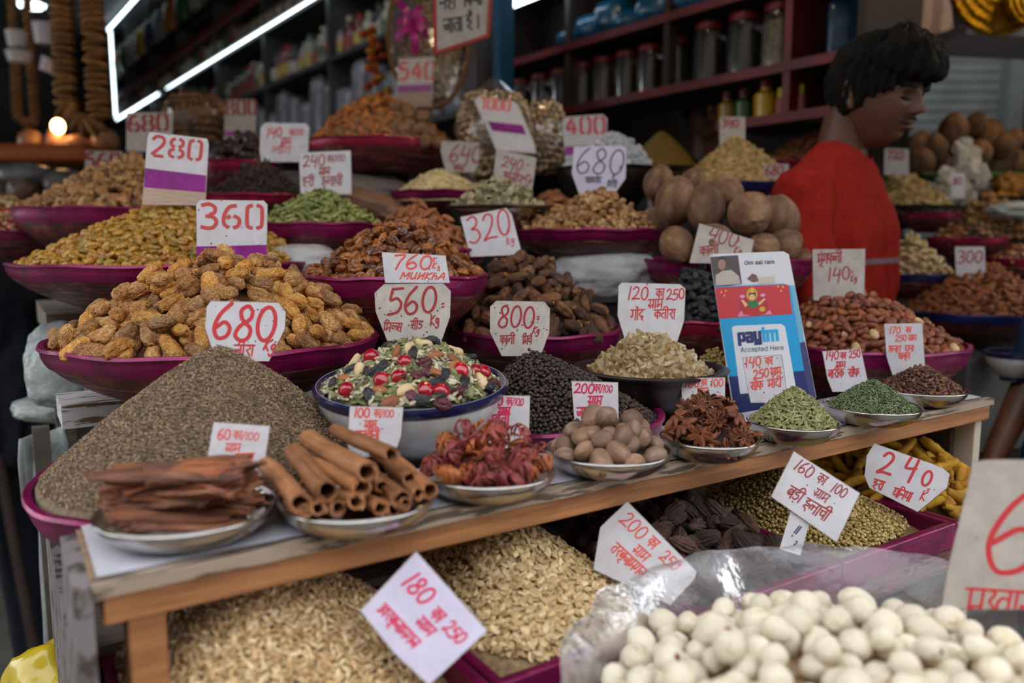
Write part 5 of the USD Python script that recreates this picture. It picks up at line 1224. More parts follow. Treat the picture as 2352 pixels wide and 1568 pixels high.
# cinnamon sticks: ends as the photograph shows them
c, z, R = PLATES['cinn']
sticks = [((690, 1152), (610, 1072), 26), ((755, 1128), (672, 1040), 30), ((850, 1088), (705, 1008), 30), ((902, 1048), (770, 985), 20), ((828, 1120), (692, 1052), 24), ((872, 1114), (742, 1064), 18), ((985, 1122), (880, 1042), 22), ((946, 1100), (850, 1032), 20),
          ((825, 1155), (700, 1112), 22), ((780, 1170), (692, 1142), 20), ((872, 1168), (802, 1132), 20), ((918, 1144), (850, 1088), 24), ((900, 1168), (832, 1122), 18), ((962, 1132), (892, 1078), 16), ((738, 1170), (652, 1122), 20), ((935, 1160), (868, 1112), 18), ((700, 1175), (640, 1140), 18)]
for i, (f, b, r) in enumerate(sticks):
    yf = c[1] - .048 + .02 * (f[0] - 822) / 180 + (.035 if i in (3, 5, 7) else .012 if f[1] < 1125 else 0); p0 = P(*f, yf); p1 = P(*b, yf + .105 + .01 * (i % 3))
    L = np.linalg.norm(p1 - p0); ax = (p0 - p1) / L; up = np.array([0, 0, 1.0]); up -= ax * (up @ ax); up /= np.linalg.norm(up)
    rr = r * yf / F_PX
    k = klass(f'cinnamon_stick_{i}', scroll(L, rr, i), 'quill')
    copy_of(k, 'cinnamon_stick', mat4(np.column_stack([ax, np.cross(up, ax), up]), (p0 + p1) / 2), 'rolled tan cinnamon stick stacked on the steel plate', 'cinnamon stick', 'cinnamon sticks on the plate')
# cassia bark
c, z, R = PLATES['bark']; rb = np.random.default_rng(21)
for i in range(30):
    lay = i // 6; a = UANG * .4 + rb.normal(0, .28); off = np.clip(rb.normal(0, .5, 2), -.8, .8) * [.24 * R, .5 * R] * (1 - .1 * lay)
    copy_of(barks[0][i % 8], 'cassia_bark', mat4(rotz(a) @ roty(rb.normal(0, .1)) @ rotx(rb.normal(0, .25) + (math.pi if rb.random() < .3 else 0)), (c[0] + off[0], c[1] + off[1], z - .006 + .0088 * lay + rb.uniform(0, .006)), rb.uniform(.9, 1.15)), 'dark reddish-brown flat piece of cassia bark on the leftmost plate', 'cassia bark', 'cassia bark on the leftmost plate')
# fox nuts in their sack, with the plastic liner
FC = np.array([.262, .50]); FR = .205; FZ = .858
hx = Heap(FC, FZ, .05, R=FR, p=2.2, rough=.006, seed=12, peak=(-.05, .1))
core_thing('fox_nut_heap', 'inner layer of the fox nuts in the sack, seen in the gaps', hx, fill('fx', (170, 140, 108)), .018, 'fox nuts')
it = heap_items(hx, .0205, rng, layers=((-.006, 1.0), (.006, .75)), tilt=.8, np_=6, smin=.8, smax=1.2, back=-.6)
pile('fox_nut', (fox_k, None), it, 'round cream puffed fox nut in the clear-lined sack at the front right', 'fox nut', 'fox nuts in the sack', 300, None)
solo('sack', lathe([(0, .0), (FR * .8, .0), (FR * 1.02, .1), (FR * 1.06, .5), (FR * 1.03, .80), (FR * 1.02, .84), (FR * 1.0, .84), (FR * 1.0, .80), (0, .78)], 48), mat('woven_sack', (190, 186, 176), (166, 160, 150), scale=120, bump=.5, bscale=300), 'white woven sack holding the fox nuts at the front right', 'sack', mat4(None, (FC[0], FC[1], 0)), smooth=40)
rows = []
for k, (dz, dr) in enumerate(((-.06, .0), (-.02, .003), (.012, .010), (.036, .018), (.054, .026), (.062, .032))):
    row = []
    for j in range(120):
        a = 2 * math.pi * j / 120; back = .5 + .5 * math.sin(a + .25)
        w = noise(np.array([3 * math.cos(a) * 2, 3 * math.sin(a) * 2, k * .5 + 3])) - .5; w2 = noise(np.array([9 * math.cos(a), 9 * math.sin(a), k * .9])) - .5
        r = FR + dr * (.7 + .5 * back) + (.022 * w + .012 * w2) * min(1, k / 2.5)
        row.append((FC[0] + r * math.cos(a), FC[1] + r * math.sin(a), FZ + (dz if dz < 0 else dz * (.25 + .55 * back)) + .014 * w2 * min(1, k / 3)))
    rows.append(row)
solo('plastic_liner', sweep_rows(rows, closed=True), film('milky_liner', (206, 206, 212), .17, .3, .8, 42, shine=.45), 'crumpled clear plastic liner standing up around the fox nuts', 'plastic bag', smooth=True)
# ------------------------------------------------------------------ price cards
W8 = [('K', 0, 0, 1, 0, 1, 1)]
def oct_(x0, y0, x1, y1, c): return [(x0 + c, y0), (x1 - c, y0), (x1, y0 + c), (x1, y1 - c), (x1 - c, y1), (x0 + c, y1), (x0, y1 - c), (x0, y0 + c)]
card('white price card reading 680 with a blue stripe, behind the 280 card at far left', [(290, 262), (296, 258), (392, 258), (397, 264), (396, 355), (290, 350)], 2.1, [('680', 294, 303, 38, 2, 1.18, 8, 'stencil')], ink='dark', paper=card_grey, bands=[('stripe', [(290, 346), (397, 350), (397, 356), (290, 352)], flat('blue_stripe', (50, 60, 130)))])
card('large price board with stencilled red 280 and a purple tape band above bare wood', [(344, 302), (476, 318), (480, 330), (472, 472), (326, 470), (338, 314)], 1.36, [('280', 344, 357, 46, -6, 1.25, 8, 'stencil')], ink='stencil', yaw=3, tape=[(333, 386), (474, 403), (472, 442), (331, 430)], below=[(331, 430), (472, 442), (472, 474), (325, 474)], specks=8)
card('large white price board with stencilled red 360 and a purple band, behind the yellow dates', [(458, 458), (606, 460), (615, 470), (612, 640), (452, 640), (450, 468)], 1.18, [('360', 457, 523, 55, -1, 1.3, 9, 'stencil')], ink='stencil', tape=[(452, 566), (613, 562), (613, 592), (452, 602)], specks=26, seed=1)
card('small card with stencilled maroon 800 behind the dark soft dates', [(520, 228), (586, 228), (590, 233), (584, 345), (513, 345), (517, 232)], 2.3, [('800', 519, 265, 35, 2, .98, 6, 'stencil')], ink='dark', paper=card_grey, tape=[(514, 302), (586, 303), (586, 313), (514, 312)])
card('octagonal white card about cloves, written 140 in red, above the clove heap', [(610, 281), (702, 283), (711, 292), (707, 372), (600, 372), (596, 345), (598, 292)], 1.84, [('140', 612, 316, 22, 3, .95, 3.2), ('का/100', 664, 312, 15, 3, .7, 1.7), ('ग्राम', 644, 332, 15, 0, 1.0, 2.2), ('लौंग', 624, 353, 16, 0, 1.5, 2.4)], ink='red', specks=6)
card('white rectangular card reading 240 for green cardamom', [(686, 350), (806, 345), (808, 446), (690, 446)], 1.66, [('240', 695, 384, 26, 4, 1.0, 3.2), ('का/100', 752, 374, 16, 6, .8, 1.8), ('ग्राम', 732, 402, 16, 4, 1.0, 2.6), ('हरी', 694, 428, 20, 2, .9, 2.8), ('इलाची', 738, 427, 20, 2, .92, 2.8)], ink='dark')
card('faded white card reading 560 at the far left behind the walnut heap', [(196, 345), (282, 348), (280, 420), (193, 420)], 2.2, [('560', 195, 386, 36, -2, 1.05, 8, 'stencil')], ink='dark', paper=card_grey)
card('card with stencilled 540 and purple tape standing on the topmost almond heap', [(916, 135), (998, 130), (992, 245), (908, 245)], 2.32, [('540', 914, 184, 40, 2, 1.0, 6, 'stencil', .1)], ink='orange', tape=[(914, 196), (992, 193), (991, 210), (913, 212)], below=[(913, 212), (991, 210), (992, 245), (908, 245)])
card('price card reading 1000 with a purple band, lying on the bagged cashews', [(1098, 222), (1180, 232), (1190, 240), (1228, 330), (1232, 352), (1140, 345), (1088, 230)], 2.0, [('1000', 1106, 250, 26, -5, .98, 5, 'stencil')], ink='orange', tape=[(1121, 279), (1200, 287), (1209, 309), (1131, 300)], lean=25)
card('white card with stencilled 400 and a purple band, left of the rock sugar', [(1300, 268), (1384, 262), (1395, 272), (1392, 368), (1298, 368), (1290, 278)], 2.12, [('400', 1299, 309, 38, 2, 1.15, 7, 'stencil')], ink='stencil', tape=[(1297, 337), (1362, 333), (1362, 352), (1298, 357)])
card('small grey-white card reading 640 in red above the cream seeds', [(1014, 323), (1102, 327), (1102, 362), (1092, 396), (1024, 396), (1012, 348)], 1.96, [('640', 1030, 372, 40, -3, .95, 3.6), ('=', 1086, 374, 14, 0, 1, 2), ('काजू', 1040, 392, 13, 0, 1.1, 2.4)], ink='dark', paper=card_grey)
card('tilted grey-white card reading 240 above the curled pieces', [(1140, 342), (1233, 362), (1222, 440), (1128, 440)], 1.74, [('240', 1150, 382, 25, -12, .98, 3.2), ('=', 1206, 384, 14, -12, 1, 2), ('Kg', 1202, 412, 18, -35, .8, 2.4), ('अंजीर', 1152, 412, 18, -14, 1.1, 3)], ink='dark', paper=card_grey)
card('white octagonal card with a large thin black 680 above the chopped walnuts', [(1318, 336), (1432, 333), (1440, 342), (1437, 410), (1410, 448), (1330, 446), (1313, 398)], 1.66, [('680', 1320, 398, 58, -2, 1.02, 3.2), ('=', 1420, 392, 16, 0, 1, 2), ('अखरोट', 1344, 420, 13, 0, .92, 2.3), ('K', 1406, 414, 14, 0, 1, 2.2), ('गिरी', 1394, 430, 12, 0, 1.1, 2.2)], ink='black', paper=card_violet)
card('creased white card reading 320 per kilo leaning behind the brown dates', [(1057, 498), (1163, 477), (1176, 492), (1200, 585), (1080, 590)], 1.40, [('320', 1078, 562, 60, 13, .86, 4.4), ('=', 1162, 540, 20, 8, 1, 2.4), ('kg', 1164, 562, 17, 8, .9, 2.2)], ink='red', seed=3)
card('white card reading 760 above the word MUNKHA, in front of the amber raisins', [(876, 578), (1024, 586), (1034, 650), (884, 650)], 1.06, [('760', 900, 616, 32, -2, 1.5, 4.2), ('=', 988, 606, 22, -3, 1, 3), ('K', 992, 615, 13, -10, 1, 2.4), ('g', 1004, 617, 10, -10, 1, 2), ('MUNKhA', 918, 640, 15, -1, 1.55, 3, 'hand', .25)], ink='orange', specks=14, yaw=0)
card('octagonal white card with a big red 680 standing between the dates and the cumin heap', [(484, 690), (640, 694), (657, 716), (655, 755), (618, 830), (496, 830), (470, 752), (474, 704)], .845, [('680', 484, 775, 80, -4, .98, 9), ('=', 626, 762, 46, 4, .5, 4), ('Kg', 604, 802, 28, -18, .75, 4.4), ('जीरा', 536, 816, 24, -1, 1.05, 3.6)], ink='red', specks=22, seed=5)
card('octagonal white card reading 560 per kilo above the seed mix', [(882, 652), (1018, 650), (1036, 668), (1034, 728), (1012, 790), (892, 790), (862, 714), (860, 672)], .93, [('560', 888, 722, 60, 2, 1.0, 6), ('=', 1014, 714, 30, 4, .45, 3.4), ('Kg', 988, 746, 22, 2, .75, 3.2), ('मिक्स', 880, 760, 19, -2, .98, 2.6), ('सीड', 942, 756, 19, 0, .9, 2.6)], ink='dark', paper=card_grey, specks=40, seed=6)
card('octagonal white card reading 800 per kilo in dark red above the peppercorns', [(1140, 690), (1250, 692), (1264, 708), (1262, 764), (1242, 818), (1152, 818), (1125, 762), (1125, 704)], 1.0, [('800', 1142, 750, 50, -2, .88, 4.6, 'hand'), ('=', 1232, 740, 22, 0, .55, 2.6), ('Kg', 1222, 764, 16, -12, .8, 2.4), ('काली', 1148, 790, 19, 2, .82, 2.4), ('मिर्च', 1200, 790, 18, 2, .74, 2.4)], ink='dark', paper=card_grey, specks=36, seed=7)
card('tall white card reading 120 for 250 grams above the pale gum crystals', [(1428, 648), (1562, 652), (1575, 662), (1572, 736), (1556, 785), (1436, 785), (1418, 724), (1420, 656)], 1.13, [('120', 1440, 688, 30, -1, .95, 3.2), ('का', 1506, 684, 20, 2, .9, 2.8), ('250', 1530, 688, 24, 2, .9, 3), ('ग्राम', 1488, 708, 20, 2, 1.05, 2.8), ('गोंद', 1448, 734, 22, 2, .92, 2.8), ('कतीरा', 1502, 732, 20, 2, .95, 2.8)], ink='red', specks=6)
card('crooked white card reading 400 propped against the dried coconuts', [(1606, 512), (1733, 551), (1720, 606), (1583, 604)], 1.34, [('400', 1622, 552, 36, -14, .98, 3.4), ('=', 1690, 560, 22, -10, .7, 2.4), ('Kg', 1684, 582, 18, -14, .8, 2.4), ('काली', 1608, 588, 20, 8, 1.0, 3)], ink='dark', paper=card_grey)
card('grey-white card for peanuts reading 140 in front of the boy', [(1866, 572), (1988, 571), (1985, 690), (1868, 690)], 1.37, [('मूंगफली', 1878, 606, 22, 4, .78, 3.2), ('140', 1900, 646, 30, 5, 1.05, 3.4), ('=', 1954, 632, 16, 0, .7, 2.4), ('Kg', 1954, 646, 14, 0, .8, 2.4)], ink='dark', paper=card_grey, specks=10)
card('white card reading 170 for pomegranate seed, rightmost on the plank', [(2030, 743), (2119, 741), (2125, 838), (2112, 862), (2050, 862), (2036, 820)], 1.2, [('170', 2042, 766, 16, 0, 1.0, 2.6), ('का', 2080, 764, 13, 0, .9, 2.2), ('250', 2056, 784, 15, 2, .9, 2.4), ('ग्राम', 2086, 782, 13, 2, .9, 2.2), ('अनार', 2040, 808, 14, -1, .92, 2.6), ('दाना', 2078, 806, 13, 0, .9, 2.4), ('साबूत', 2062, 824, 13, 2, .95, 2.4)], ink='orange')
card('white card reading 140 for fine fennel, above the grey-green seed', [(1888, 806), (1978, 800), (1993, 872), (1990, 900), (1912, 900), (1900, 870)], 1.12, [('140', 1896, 826, 20, 2, .9, 2.8), ('का', 1930, 824, 14, 4, .9, 2.4), ('250', 1950, 822, 17, 6, .8, 2.6), ('ग्राम', 1920, 844, 13, 3, 1.05, 2.4), ('बारीक', 1902, 868, 18, 4, .78, 2.6), ('सौंफ', 1948, 865, 17, 3, .82, 2.6)], ink='red', specks=14)
card('white card reading 140 stuck on the payment board above the pale fennel', [(1704, 820), (1796, 814), (1808, 900), (1800, 925), (1724, 925), (1716, 890)], 1.03, [('140', 1712, 844, 22, 8, 1.0, 3), ('का', 1758, 838, 16, 8, 1, 2.6), ('250', 1730, 870, 20, 8, .95, 3), ('ग्राम', 1770, 862, 16, 8, .95, 2.6), ('सौंफ', 1724, 896, 18, 6, .9, 2.8), ('मोटी', 1764, 890, 18, 6, .95, 2.8)], ink='orange', specks=30, seed=9)
card('white card reading 160 for 100 grams behind the star anise', [(1563, 868), (1666, 866), (1666, 945), (1568, 945)], 1.0, [('160', 1572, 890, 21, 2, 1.0, 2.6), ('का', 1610, 886, 14, 3, .9, 2.2), ('100', 1632, 888, 18, 2, .95, 2.4), ('ग्राम', 1602, 904, 13, 2, 1.15, 2.2), ('चक्र', 1600, 926, 15, 2, .9, 2.4), ('फूल', 1634, 924, 15, 2, .9, 2.4)], ink='orange', specks=40, seed=10)
card('white card reading 200 for nutmeg behind the nutmeg plate', [(1312, 874), (1420, 877), (1422, 985), (1320, 985)], .90, [('200', 1318, 902, 22, -2, 1.05, 3.4), ('का/100', 1364, 900, 17, -2, .78, 2), ('ग्राम', 1350, 928, 18, 0, 1.1, 3.2), ('जायफल', 1324, 958, 22, 1, .92, 3.4)], ink='pink', specks=6)
card('white card reading 360 for mace, between seed mix and mace plate', [(1104, 907), (1218, 908), (1216, 985), (1192, 1030), (1110, 1030), (1094, 980)], .84, [('360', 1112, 930, 22, -2, 1.0, 4), ('का/100', 1162, 930, 17, -2, .74, 2.2), ('ग्राम', 1144, 952, 16, 1, 1.05, 3.4), ('जवंती', 1118, 978, 24, 4, .95, 4)], ink='pink', specks=8)
card('white card reading 100 for cinnamon, standing behind the cinnamon sticks', [(803, 932), (927, 934), (922, 1000), (905, 1050), (808, 1050), (797, 1020)], .76, [('100', 812, 958, 22, 0, 1.0, 3.4), ('का/100', 858, 958, 18, 0, .8, 2.1), ('ग्राम', 836, 982, 16, 1, 1.1, 3), ('दालचीनी', 814, 1010, 20, 2, .8, 3.4)], ink='orange', specks=20, seed=12)
card('white card reading 60 for cassia bark, standing behind the bark', [(490, 968), (621, 977), (604, 1095), (470, 1080)], .70, [('60', 498, 1008, 24, -3, 1.0, 3.6), ('का/100', 534, 1008, 19, -4, .98, 2.3), ('ग्राम', 516, 1036, 18, -2, 1.2, 3), ('तज', 540, 1068, 26, 2, 1.2, 3.4)], ink='orange', lean=14)
card('tilted violet-white card reading 180 for 250 grams in front of the melon seeds', [(956, 1265), (1121, 1448), (985, 1575), (905, 1500), (826, 1402)], .60, [('180', 920, 1338, 46, -47, .98, 6.5), ('का', 984, 1410, 28, -47, .95, 4.5), ('250', 1014, 1442, 33, -47, .85, 4.8), ('ग्राम', 952, 1428, 24, -47, 1.2, 4.5), ('खरबूजामगज', 864, 1400, 25, -47, .95, 4.2)], ink='pink', paper=card_violet, lean=26, yaw=-4)
card('tilted white card reading 200 for 250 grams between watermelon seeds and black cardamom', [(1441, 1150), (1601, 1312), (1596, 1330), (1540, 1390), (1362, 1308), (1378, 1210)], .76, [('200', 1420, 1196, 34, -43, .98, 3.6), ('का', 1482, 1246, 24, -43, .9, 3.4), ('250', 1512, 1280, 28, -43, .9, 3.4), ('ग्राम', 1450, 1264, 22, -43, 1.1, 3.2), ('तरबूजामगज', 1400, 1262, 24, -43, .82, 3.4)], ink='orange', lean=24, specks=14, yaw=-3)
bst, tst = card('tilted white card on a stick reading 160 above the black cardamom', [(1823, 1035), (1976, 1132), (1922, 1246), (1770, 1140)], .82, [('160', 1820, 1076, 28, -31, .98, 3.2), ('का', 1872, 1104, 22, -31, .9, 2.8), ('100', 1906, 1126, 24, -31, .9, 3), ('ग्राम', 1866, 1136, 19, -31, 1.15, 2.6), ('बड़ी', 1802, 1136, 26, -31, .95, 3.4), ('इलाची', 1840, 1164, 26, -31, .95, 3.4)], ink='dark', lean=22, specks=24, seed=14, stick=[(1818, 1166), (1862, 1190), (1838, 1275), (1790, 1260)])
part(tst, 'lettering', prism(write(bst, [('॥', 1822, 1222, 20, -28, 1.2, 3), ('-', 1824, 1236, 14, 60, .9, 2.4), ('2', 1822, 1250, 11, -28, .9, 2)]), .0004).apply_translation((0, 0, -.0032)), flat('blue_ink', (40, 44, 96)), smooth=False, label='dark blue marks on the stick')
card('octagonal white card with a bold red 240 for green coriander', [(2008, 1017), (2164, 1072), (2182, 1088), (2176, 1120), (2108, 1176), (1996, 1120), (1985, 1092), (1990, 1046)], .97, [('2', 2012, 1084, 52, -16, 1.0, 6.5), ('4', 2068, 1096, 56, -14, .9, 6.5), ('0', 2112, 1112, 36, -14, 1.05, 6), ('हरा', 2002, 1118, 20, -18, .85, 3.4), ('धनिया', 2048, 1138, 20, -18, .88, 3.4), ('K', 2112, 1146, 22, -18, .9, 3), ('=', 2126, 1132, 18, -18, .7, 2.6)], ink='red', lean=20, yaw=-6, specks=6)
card('big white card with a large red 6 behind the fox nuts at the right edge', [(2235, 1062), (2262, 1055), (2440, 1055), (2440, 1400), (2160, 1400), (2180, 1290)], .62, [('6', 2240, 1310, 222, -6, 1.06, 14, 'hand', .16), ('मखाना', 2210, 1420, 70, -4, .95, 7)], ink='red', paper=card_grey, lean=6, specks=10, seed=16, ctr=(2290, 1230))
# blank-backed cards among the far bowls
def far(label, pts, Y, txt, x, y, hh, wf=1.0, ang=0, ink='dark', paper=card_grey, sw=4, tape=None):
    card(label, pts, Y, [(txt, x, y, hh, ang, wf, sw)], ink=ink, paper=paper, tape=tape)
far('small grey card reading 340 on top of the oat flakes', [(1653, 268), (1712, 268), (1712, 335), (1652, 335)], 2.08, '340', 1657, 292, 18, 1.1)
far('small shaded card reading 680 in front of the oat flakes', [(1755, 376), (1812, 376), (1812, 462), (1752, 462)], 1.9, '680', 1757, 402, 22, 1.0)
far('small card reading 720 on the pale flakes beside the boy', [(2032, 340), (2088, 342), (2088, 402), (2030, 402)], 2.28, '720', 2036, 366, 20, 1.0)
far('tiny white card reading 80 in front of the white sugar lumps', [(2183, 396), (2217, 396), (2217, 455), (2184, 455)], 2.1, '80', 2188, 424, 16, 1.0, paper=card_white, sw=3)
far('white card reading 300 above the almonds in the right-hand stall', [(2193, 566), (2262, 566), (2264, 640), (2196, 640)], 1.92, '300', 2198, 604, 28, 1.05, paper=card_white)
far('small white card reading 340 on the woven basket behind the boy', [(1893, 225), (1927, 225), (1927, 292), (1893, 292)], 2.58, '340', 1895, 250, 14, .9, paper=card_white, sw=3)

# ------------------------------------------------------------------ payment board: print is flat on it
pay = Board(1750, 760, 1.17, yaw=2, lean=16)
pt = thing('payment_board', 'tall blue and white payment board with a red picture panel leaning among the bowls', 'payment sign', pay.c, R=pay.R)
outl = pay.poly([(1630, 588), (1640, 583), (1800, 577), (1812, 584), (1875, 912), (1860, 935), (1690, 960), (1680, 920)])
def q(name, pts, col, z, rough=.35, label=None, r=0.0):
    g = pay.poly(pts)
    if r: g = g.buffer(-r).buffer(r)
    part(pt, name, prism(g.intersection(outl.buffer(-.0004)), .0003).apply_translation((0, 0, z)), flat('print_' + name + '_%d%d%d' % tuple(col), col, rough), smooth=False, label=label)
part(pt, 'board', prism(outl, .004).apply_translation((0, 0, -.004)), flat('board_white', (202, 204, 208), .4), smooth=False)
q('side_strip', [(1800, 655), (1829, 655), (1848, 786), (1820, 790)], (104, 166, 196), .0001)
q('side_strip_dark', [(1822, 790), (1849, 784), (1877, 915), (1840, 925)], (58, 58, 104), .0001)
q('blue_panel', [(1640, 658), (1800, 651), (1815, 656), (1847, 852), (1675, 866)], (6, 150, 206), .0003)
q('navy_panel', [(1674, 864), (1846, 851), (1866, 935), (1690, 962)], (24, 38, 98), .0003)
q('red_picture', [(1642, 664), (1646, 660), (1806, 653), (1812, 658), (1820, 721), (1651, 732)], (186, 44, 52), .0006, r=.001)
q('white_panel', [(1681, 752), (1688, 748), (1794, 744), (1803, 750), (1828, 890), (1700, 905)], (212, 214, 220), .0006, r=.002)
q('photo_print', [(1631, 590), (1695, 586), (1704, 652), (1642, 660)], (70, 56, 60), .0003)
def qq(name, pts, col, z=.0009): q(name, pts, col, z)
qq('portrait_shirt', [(1644, 632), (1660, 622), (1680, 620), (1697, 634), (1701, 652), (1643, 656)], (176, 164, 156), .0006)
def ell(cx, cy, rx, ry, n=20, a=0): return [(cx + rx * math.cos(t) , cy + ry * math.sin(t)) for t in np.linspace(0, 2 * math.pi, n, endpoint=False)]
qq('portrait_face', ell(1658, 607, 9, 13), (150, 110, 90), .0008); qq('portrait_hair', [(1648, 604), (1649, 592), (1658, 588), (1667, 592), (1668, 602), (1663, 596), (1653, 596)], (34, 28, 30), .0010)
# simple seated figure on a lotus, in the red panel
for nm, pts, col, z in (('lotus', [(1694, 727), (1702, 714), (1712, 722), (1722, 712), (1734, 722), (1748, 712), (1756, 721), (1768, 712), (1774, 722), (1700, 727)], (212, 130, 170), .0009), ('halo', ell(1727, 676, 13, 15), (196, 150, 60), .0009), ('arch', ell(1731, 702, 34, 22), (170, 34, 48), .0008),
                        ('figure_skirt', [(1705, 722), (1716, 706), (1746, 704), (1760, 720), (1734, 726)], (178, 40, 36), .0011), ('figure_top', [(1716, 704), (1718, 692), (1738, 690), (1744, 702), (1732, 708)], (40, 110, 60), .0012), ('figure_face', ell(1727.5, 682, 6.5, 8), (222, 176, 120), .0013), ('figure_hair', [(1720, 682), (1721, 672), (1728, 668), (1735, 672), (1736, 683), (1732, 676), (1724, 676)], (40, 26, 24), .0015), ('crown', [(1722, 673), (1727, 658), (1733, 672)], (222, 172, 60), .0016),
                        ('figure_arm', [(1712, 706), (1702, 690), (1706, 688), (1718, 700)], (222, 176, 120), .0013), ('figure_arm', [(1744, 702), (1758, 688), (1755, 685), (1741, 696)], (222, 176, 120), .0013), ('pot', ell(1751, 710, 7, 6), (206, 160, 50), .0014),
                        ('flower', ell(1705, 681, 6, 4), (222, 140, 190), .0012), ('flower', ell(1752, 678, 6, 4), (222, 140, 190), .0012)):
    qq(nm, pts, col, z)
for x, y in ((1657, 670), (1667, 667), (1664, 678), (1787, 657), (1798, 658), (1794, 667)): qq('bell', [(x - 2.5, y + 3), (x, y - 3), (x + 2.5, y + 3)], (222, 170, 60), .0009)
def typed(text, x, y, hpx, ang, col, z=.0010, bold=False, wid=1.0, clip=None):
    m = text_mesh(text, 1.0, .05, bold); o = pay.at([(x, y)])[0]; e = pay.at([(x + 10, y - 10 * math.tan(math.radians(ang)))])[0] - o; s = np.linalg.norm(e) / 10
    d = e / np.linalg.norm(e); v = np.array(m.vertices); w = v[:, 0] * hpx * s * wid; hh = v[:, 1] * hpx * s
    nv = np.column_stack([o[0] + w * d[0] - hh * d[1], o[1] + w * d[1] + hh * d[0], z + v[:, 2] * .006])
    part(pt, 'lettering', trimesh.Trimesh(nv, m.faces, process=False), flat('ink_%d_%d_%d' % tuple(col), col, .4), smooth=False)
typed('Om sai ram', 1709, 608, 9.5, 2.5, (56, 58, 66), .0003, True)
typed('Accepted Here', 1701, 809, 11.5, 3.4, (44, 46, 60), wid=.88)
# the wordmark: heavy rounded strokes in two colours
def mark(polys, ox, oy, s, ang, col, w):
    c_, n_ = math.cos(math.radians(ang)), math.sin(math.radians(ang)); shp = []
    for p in polys:
        pp = np.asarray(p, float) * s; pts = np.column_stack([ox + pp[:, 0] * c_ - pp[:, 1] * n_ * -.0 - pp[:, 1] * .10, oy - pp[:, 1] - pp[:, 0] * n_])
        loc = pay.at(pts); u = np.linalg.norm(pay.at([(ox + 1, oy)])[0] - pay.at([(ox, oy)])[0]); shp.append(LineString(loc).buffer(w * u / 2, cap_style='square', join_style='round'))
    part(pt, 'wordmark', prism(unary_union(shp), .0004).apply_translation((0, 0, .0009)), flat('ink_%d_%d_%d' % tuple(col), col, .4), smooth=False)
navy = [[(0, -.12), (0, .95), (.5, .95), (.5, .25), (.1, .25)], [(.85, .95), (1.3, .95), (1.3, .1), (.85, .1), (.85, .55), (1.25, .55)], [(1.65, .95), (1.65, .15), (2.1, .15)], [(2.12, .95), (2.12, -.16), (1.65, -.16)]]
cyan = [[(2.6, 1.25), (2.6, .05), (2.62, .05)], [(2.45, .95), (2.9, .95)], [(3.0, .05), (3.0, .95), (3.95, .95), (3.95, .05)], [(3.48, .9), (3.48, .05)]]
mark(navy, 1699, 788, 22.5, 4, (30, 40, 100), 7.5); mark(cyan, 1697, 787, 22.5, 4, (16, 160, 212), 7.5)
# glue rest and tape on the upper half
qq('old_tape', [(1740, 637), (1778, 634), (1780, 648), (1742, 652)], (190, 184, 160), .0004); qq('rust_spot', [(1716, 640), (1728, 628), (1738, 632), (1742, 645), (1730, 648)], (110, 72, 66), .0006)
# ------------------------------------------------------------------ shop shelves behind the stall
red_paint = mat('red_shelf_paint', (112, 14, 20), (86, 9, 14), rough=.5, scale=8, rand=0)
shelf_dark = mat('shelf_dark_wood', (52, 40, 36), (38, 30, 28), rough=.7, scale=6, rand=0)
shelf_grey = mat('shelf_grey_steel', (84, 84, 84), (64, 64, 64), rough=.5, scale=6, rand=0)
white_board = mat('white_laminate', (190, 186, 190), (176, 172, 178), rough=.45, scale=4, rand=0)
rb4 = np.random.default_rng(44)
un = thing('jar_shelf', 'dark wall shelf with red edges carrying red-lidded jars behind the boy', 'shelf', (0, 0, 0))
sA, sB = -.06, 1.62
for z in (1.555, 1.695, 1.925, 2.22):
    sB = .40 if z < 1.6 else 1.62
    part(un, 'shelf_board', wbox(sA, sB, -.28, -.005, z - .02, z), shelf_dark)
    part(un, 'red_edge', wbox(sA, sB, -.006, .006, z - .024, z + .003), red_paint)
part(un, 'back_panel', wbox(sA, sB, -.30, -.28, 1.675, 2.9), shelf_dark)
part(un, 'back_panel', wbox(sA, .40, -.30, -.28, 1.53, 1.675), shelf_dark)
for s in (sA, .16, .62, 1.12, sB):
    part(un, 'upright', wbox(s - .012, s + .012, -.28, .0, 1.535 if s < .4 else 1.68, 2.9), red_paint if s == .16 else shelf_dark)
part(un, 'cubby_back', wbox(sA + .015, .145, -.279, -.27, 1.70, 2.2), white_board, label='white lining of the end cubby')
un2 = thing('bottle_shelf', 'long grey wall shelf with rows of bottles running to the far left', 'shelf', (0, 0, 0))
for z in (1.78, 2.26, 2.63, 3.1):
    part(un2, 'shelf_board', wbox(1.75, 9.9, -.30, 0, z - .025, z), shelf_grey if z != 3.1 else shelf_dark)
for z in (2.90,): part(un2, 'red_edge', wbox(4.2, 9.9, -.01, .02, z - .06, z), red_paint)
part(un2, 'back_panel', wbox(1.75, 9.9, -.32, -.30, 1.0, 3.7), shelf_dark)
for s in np.arange(2.2, 10, 1.1): part(un2, 'upright', wbox(s - .015, s + .015, -.3, -.01, 1.2, 3.6), shelf_grey)
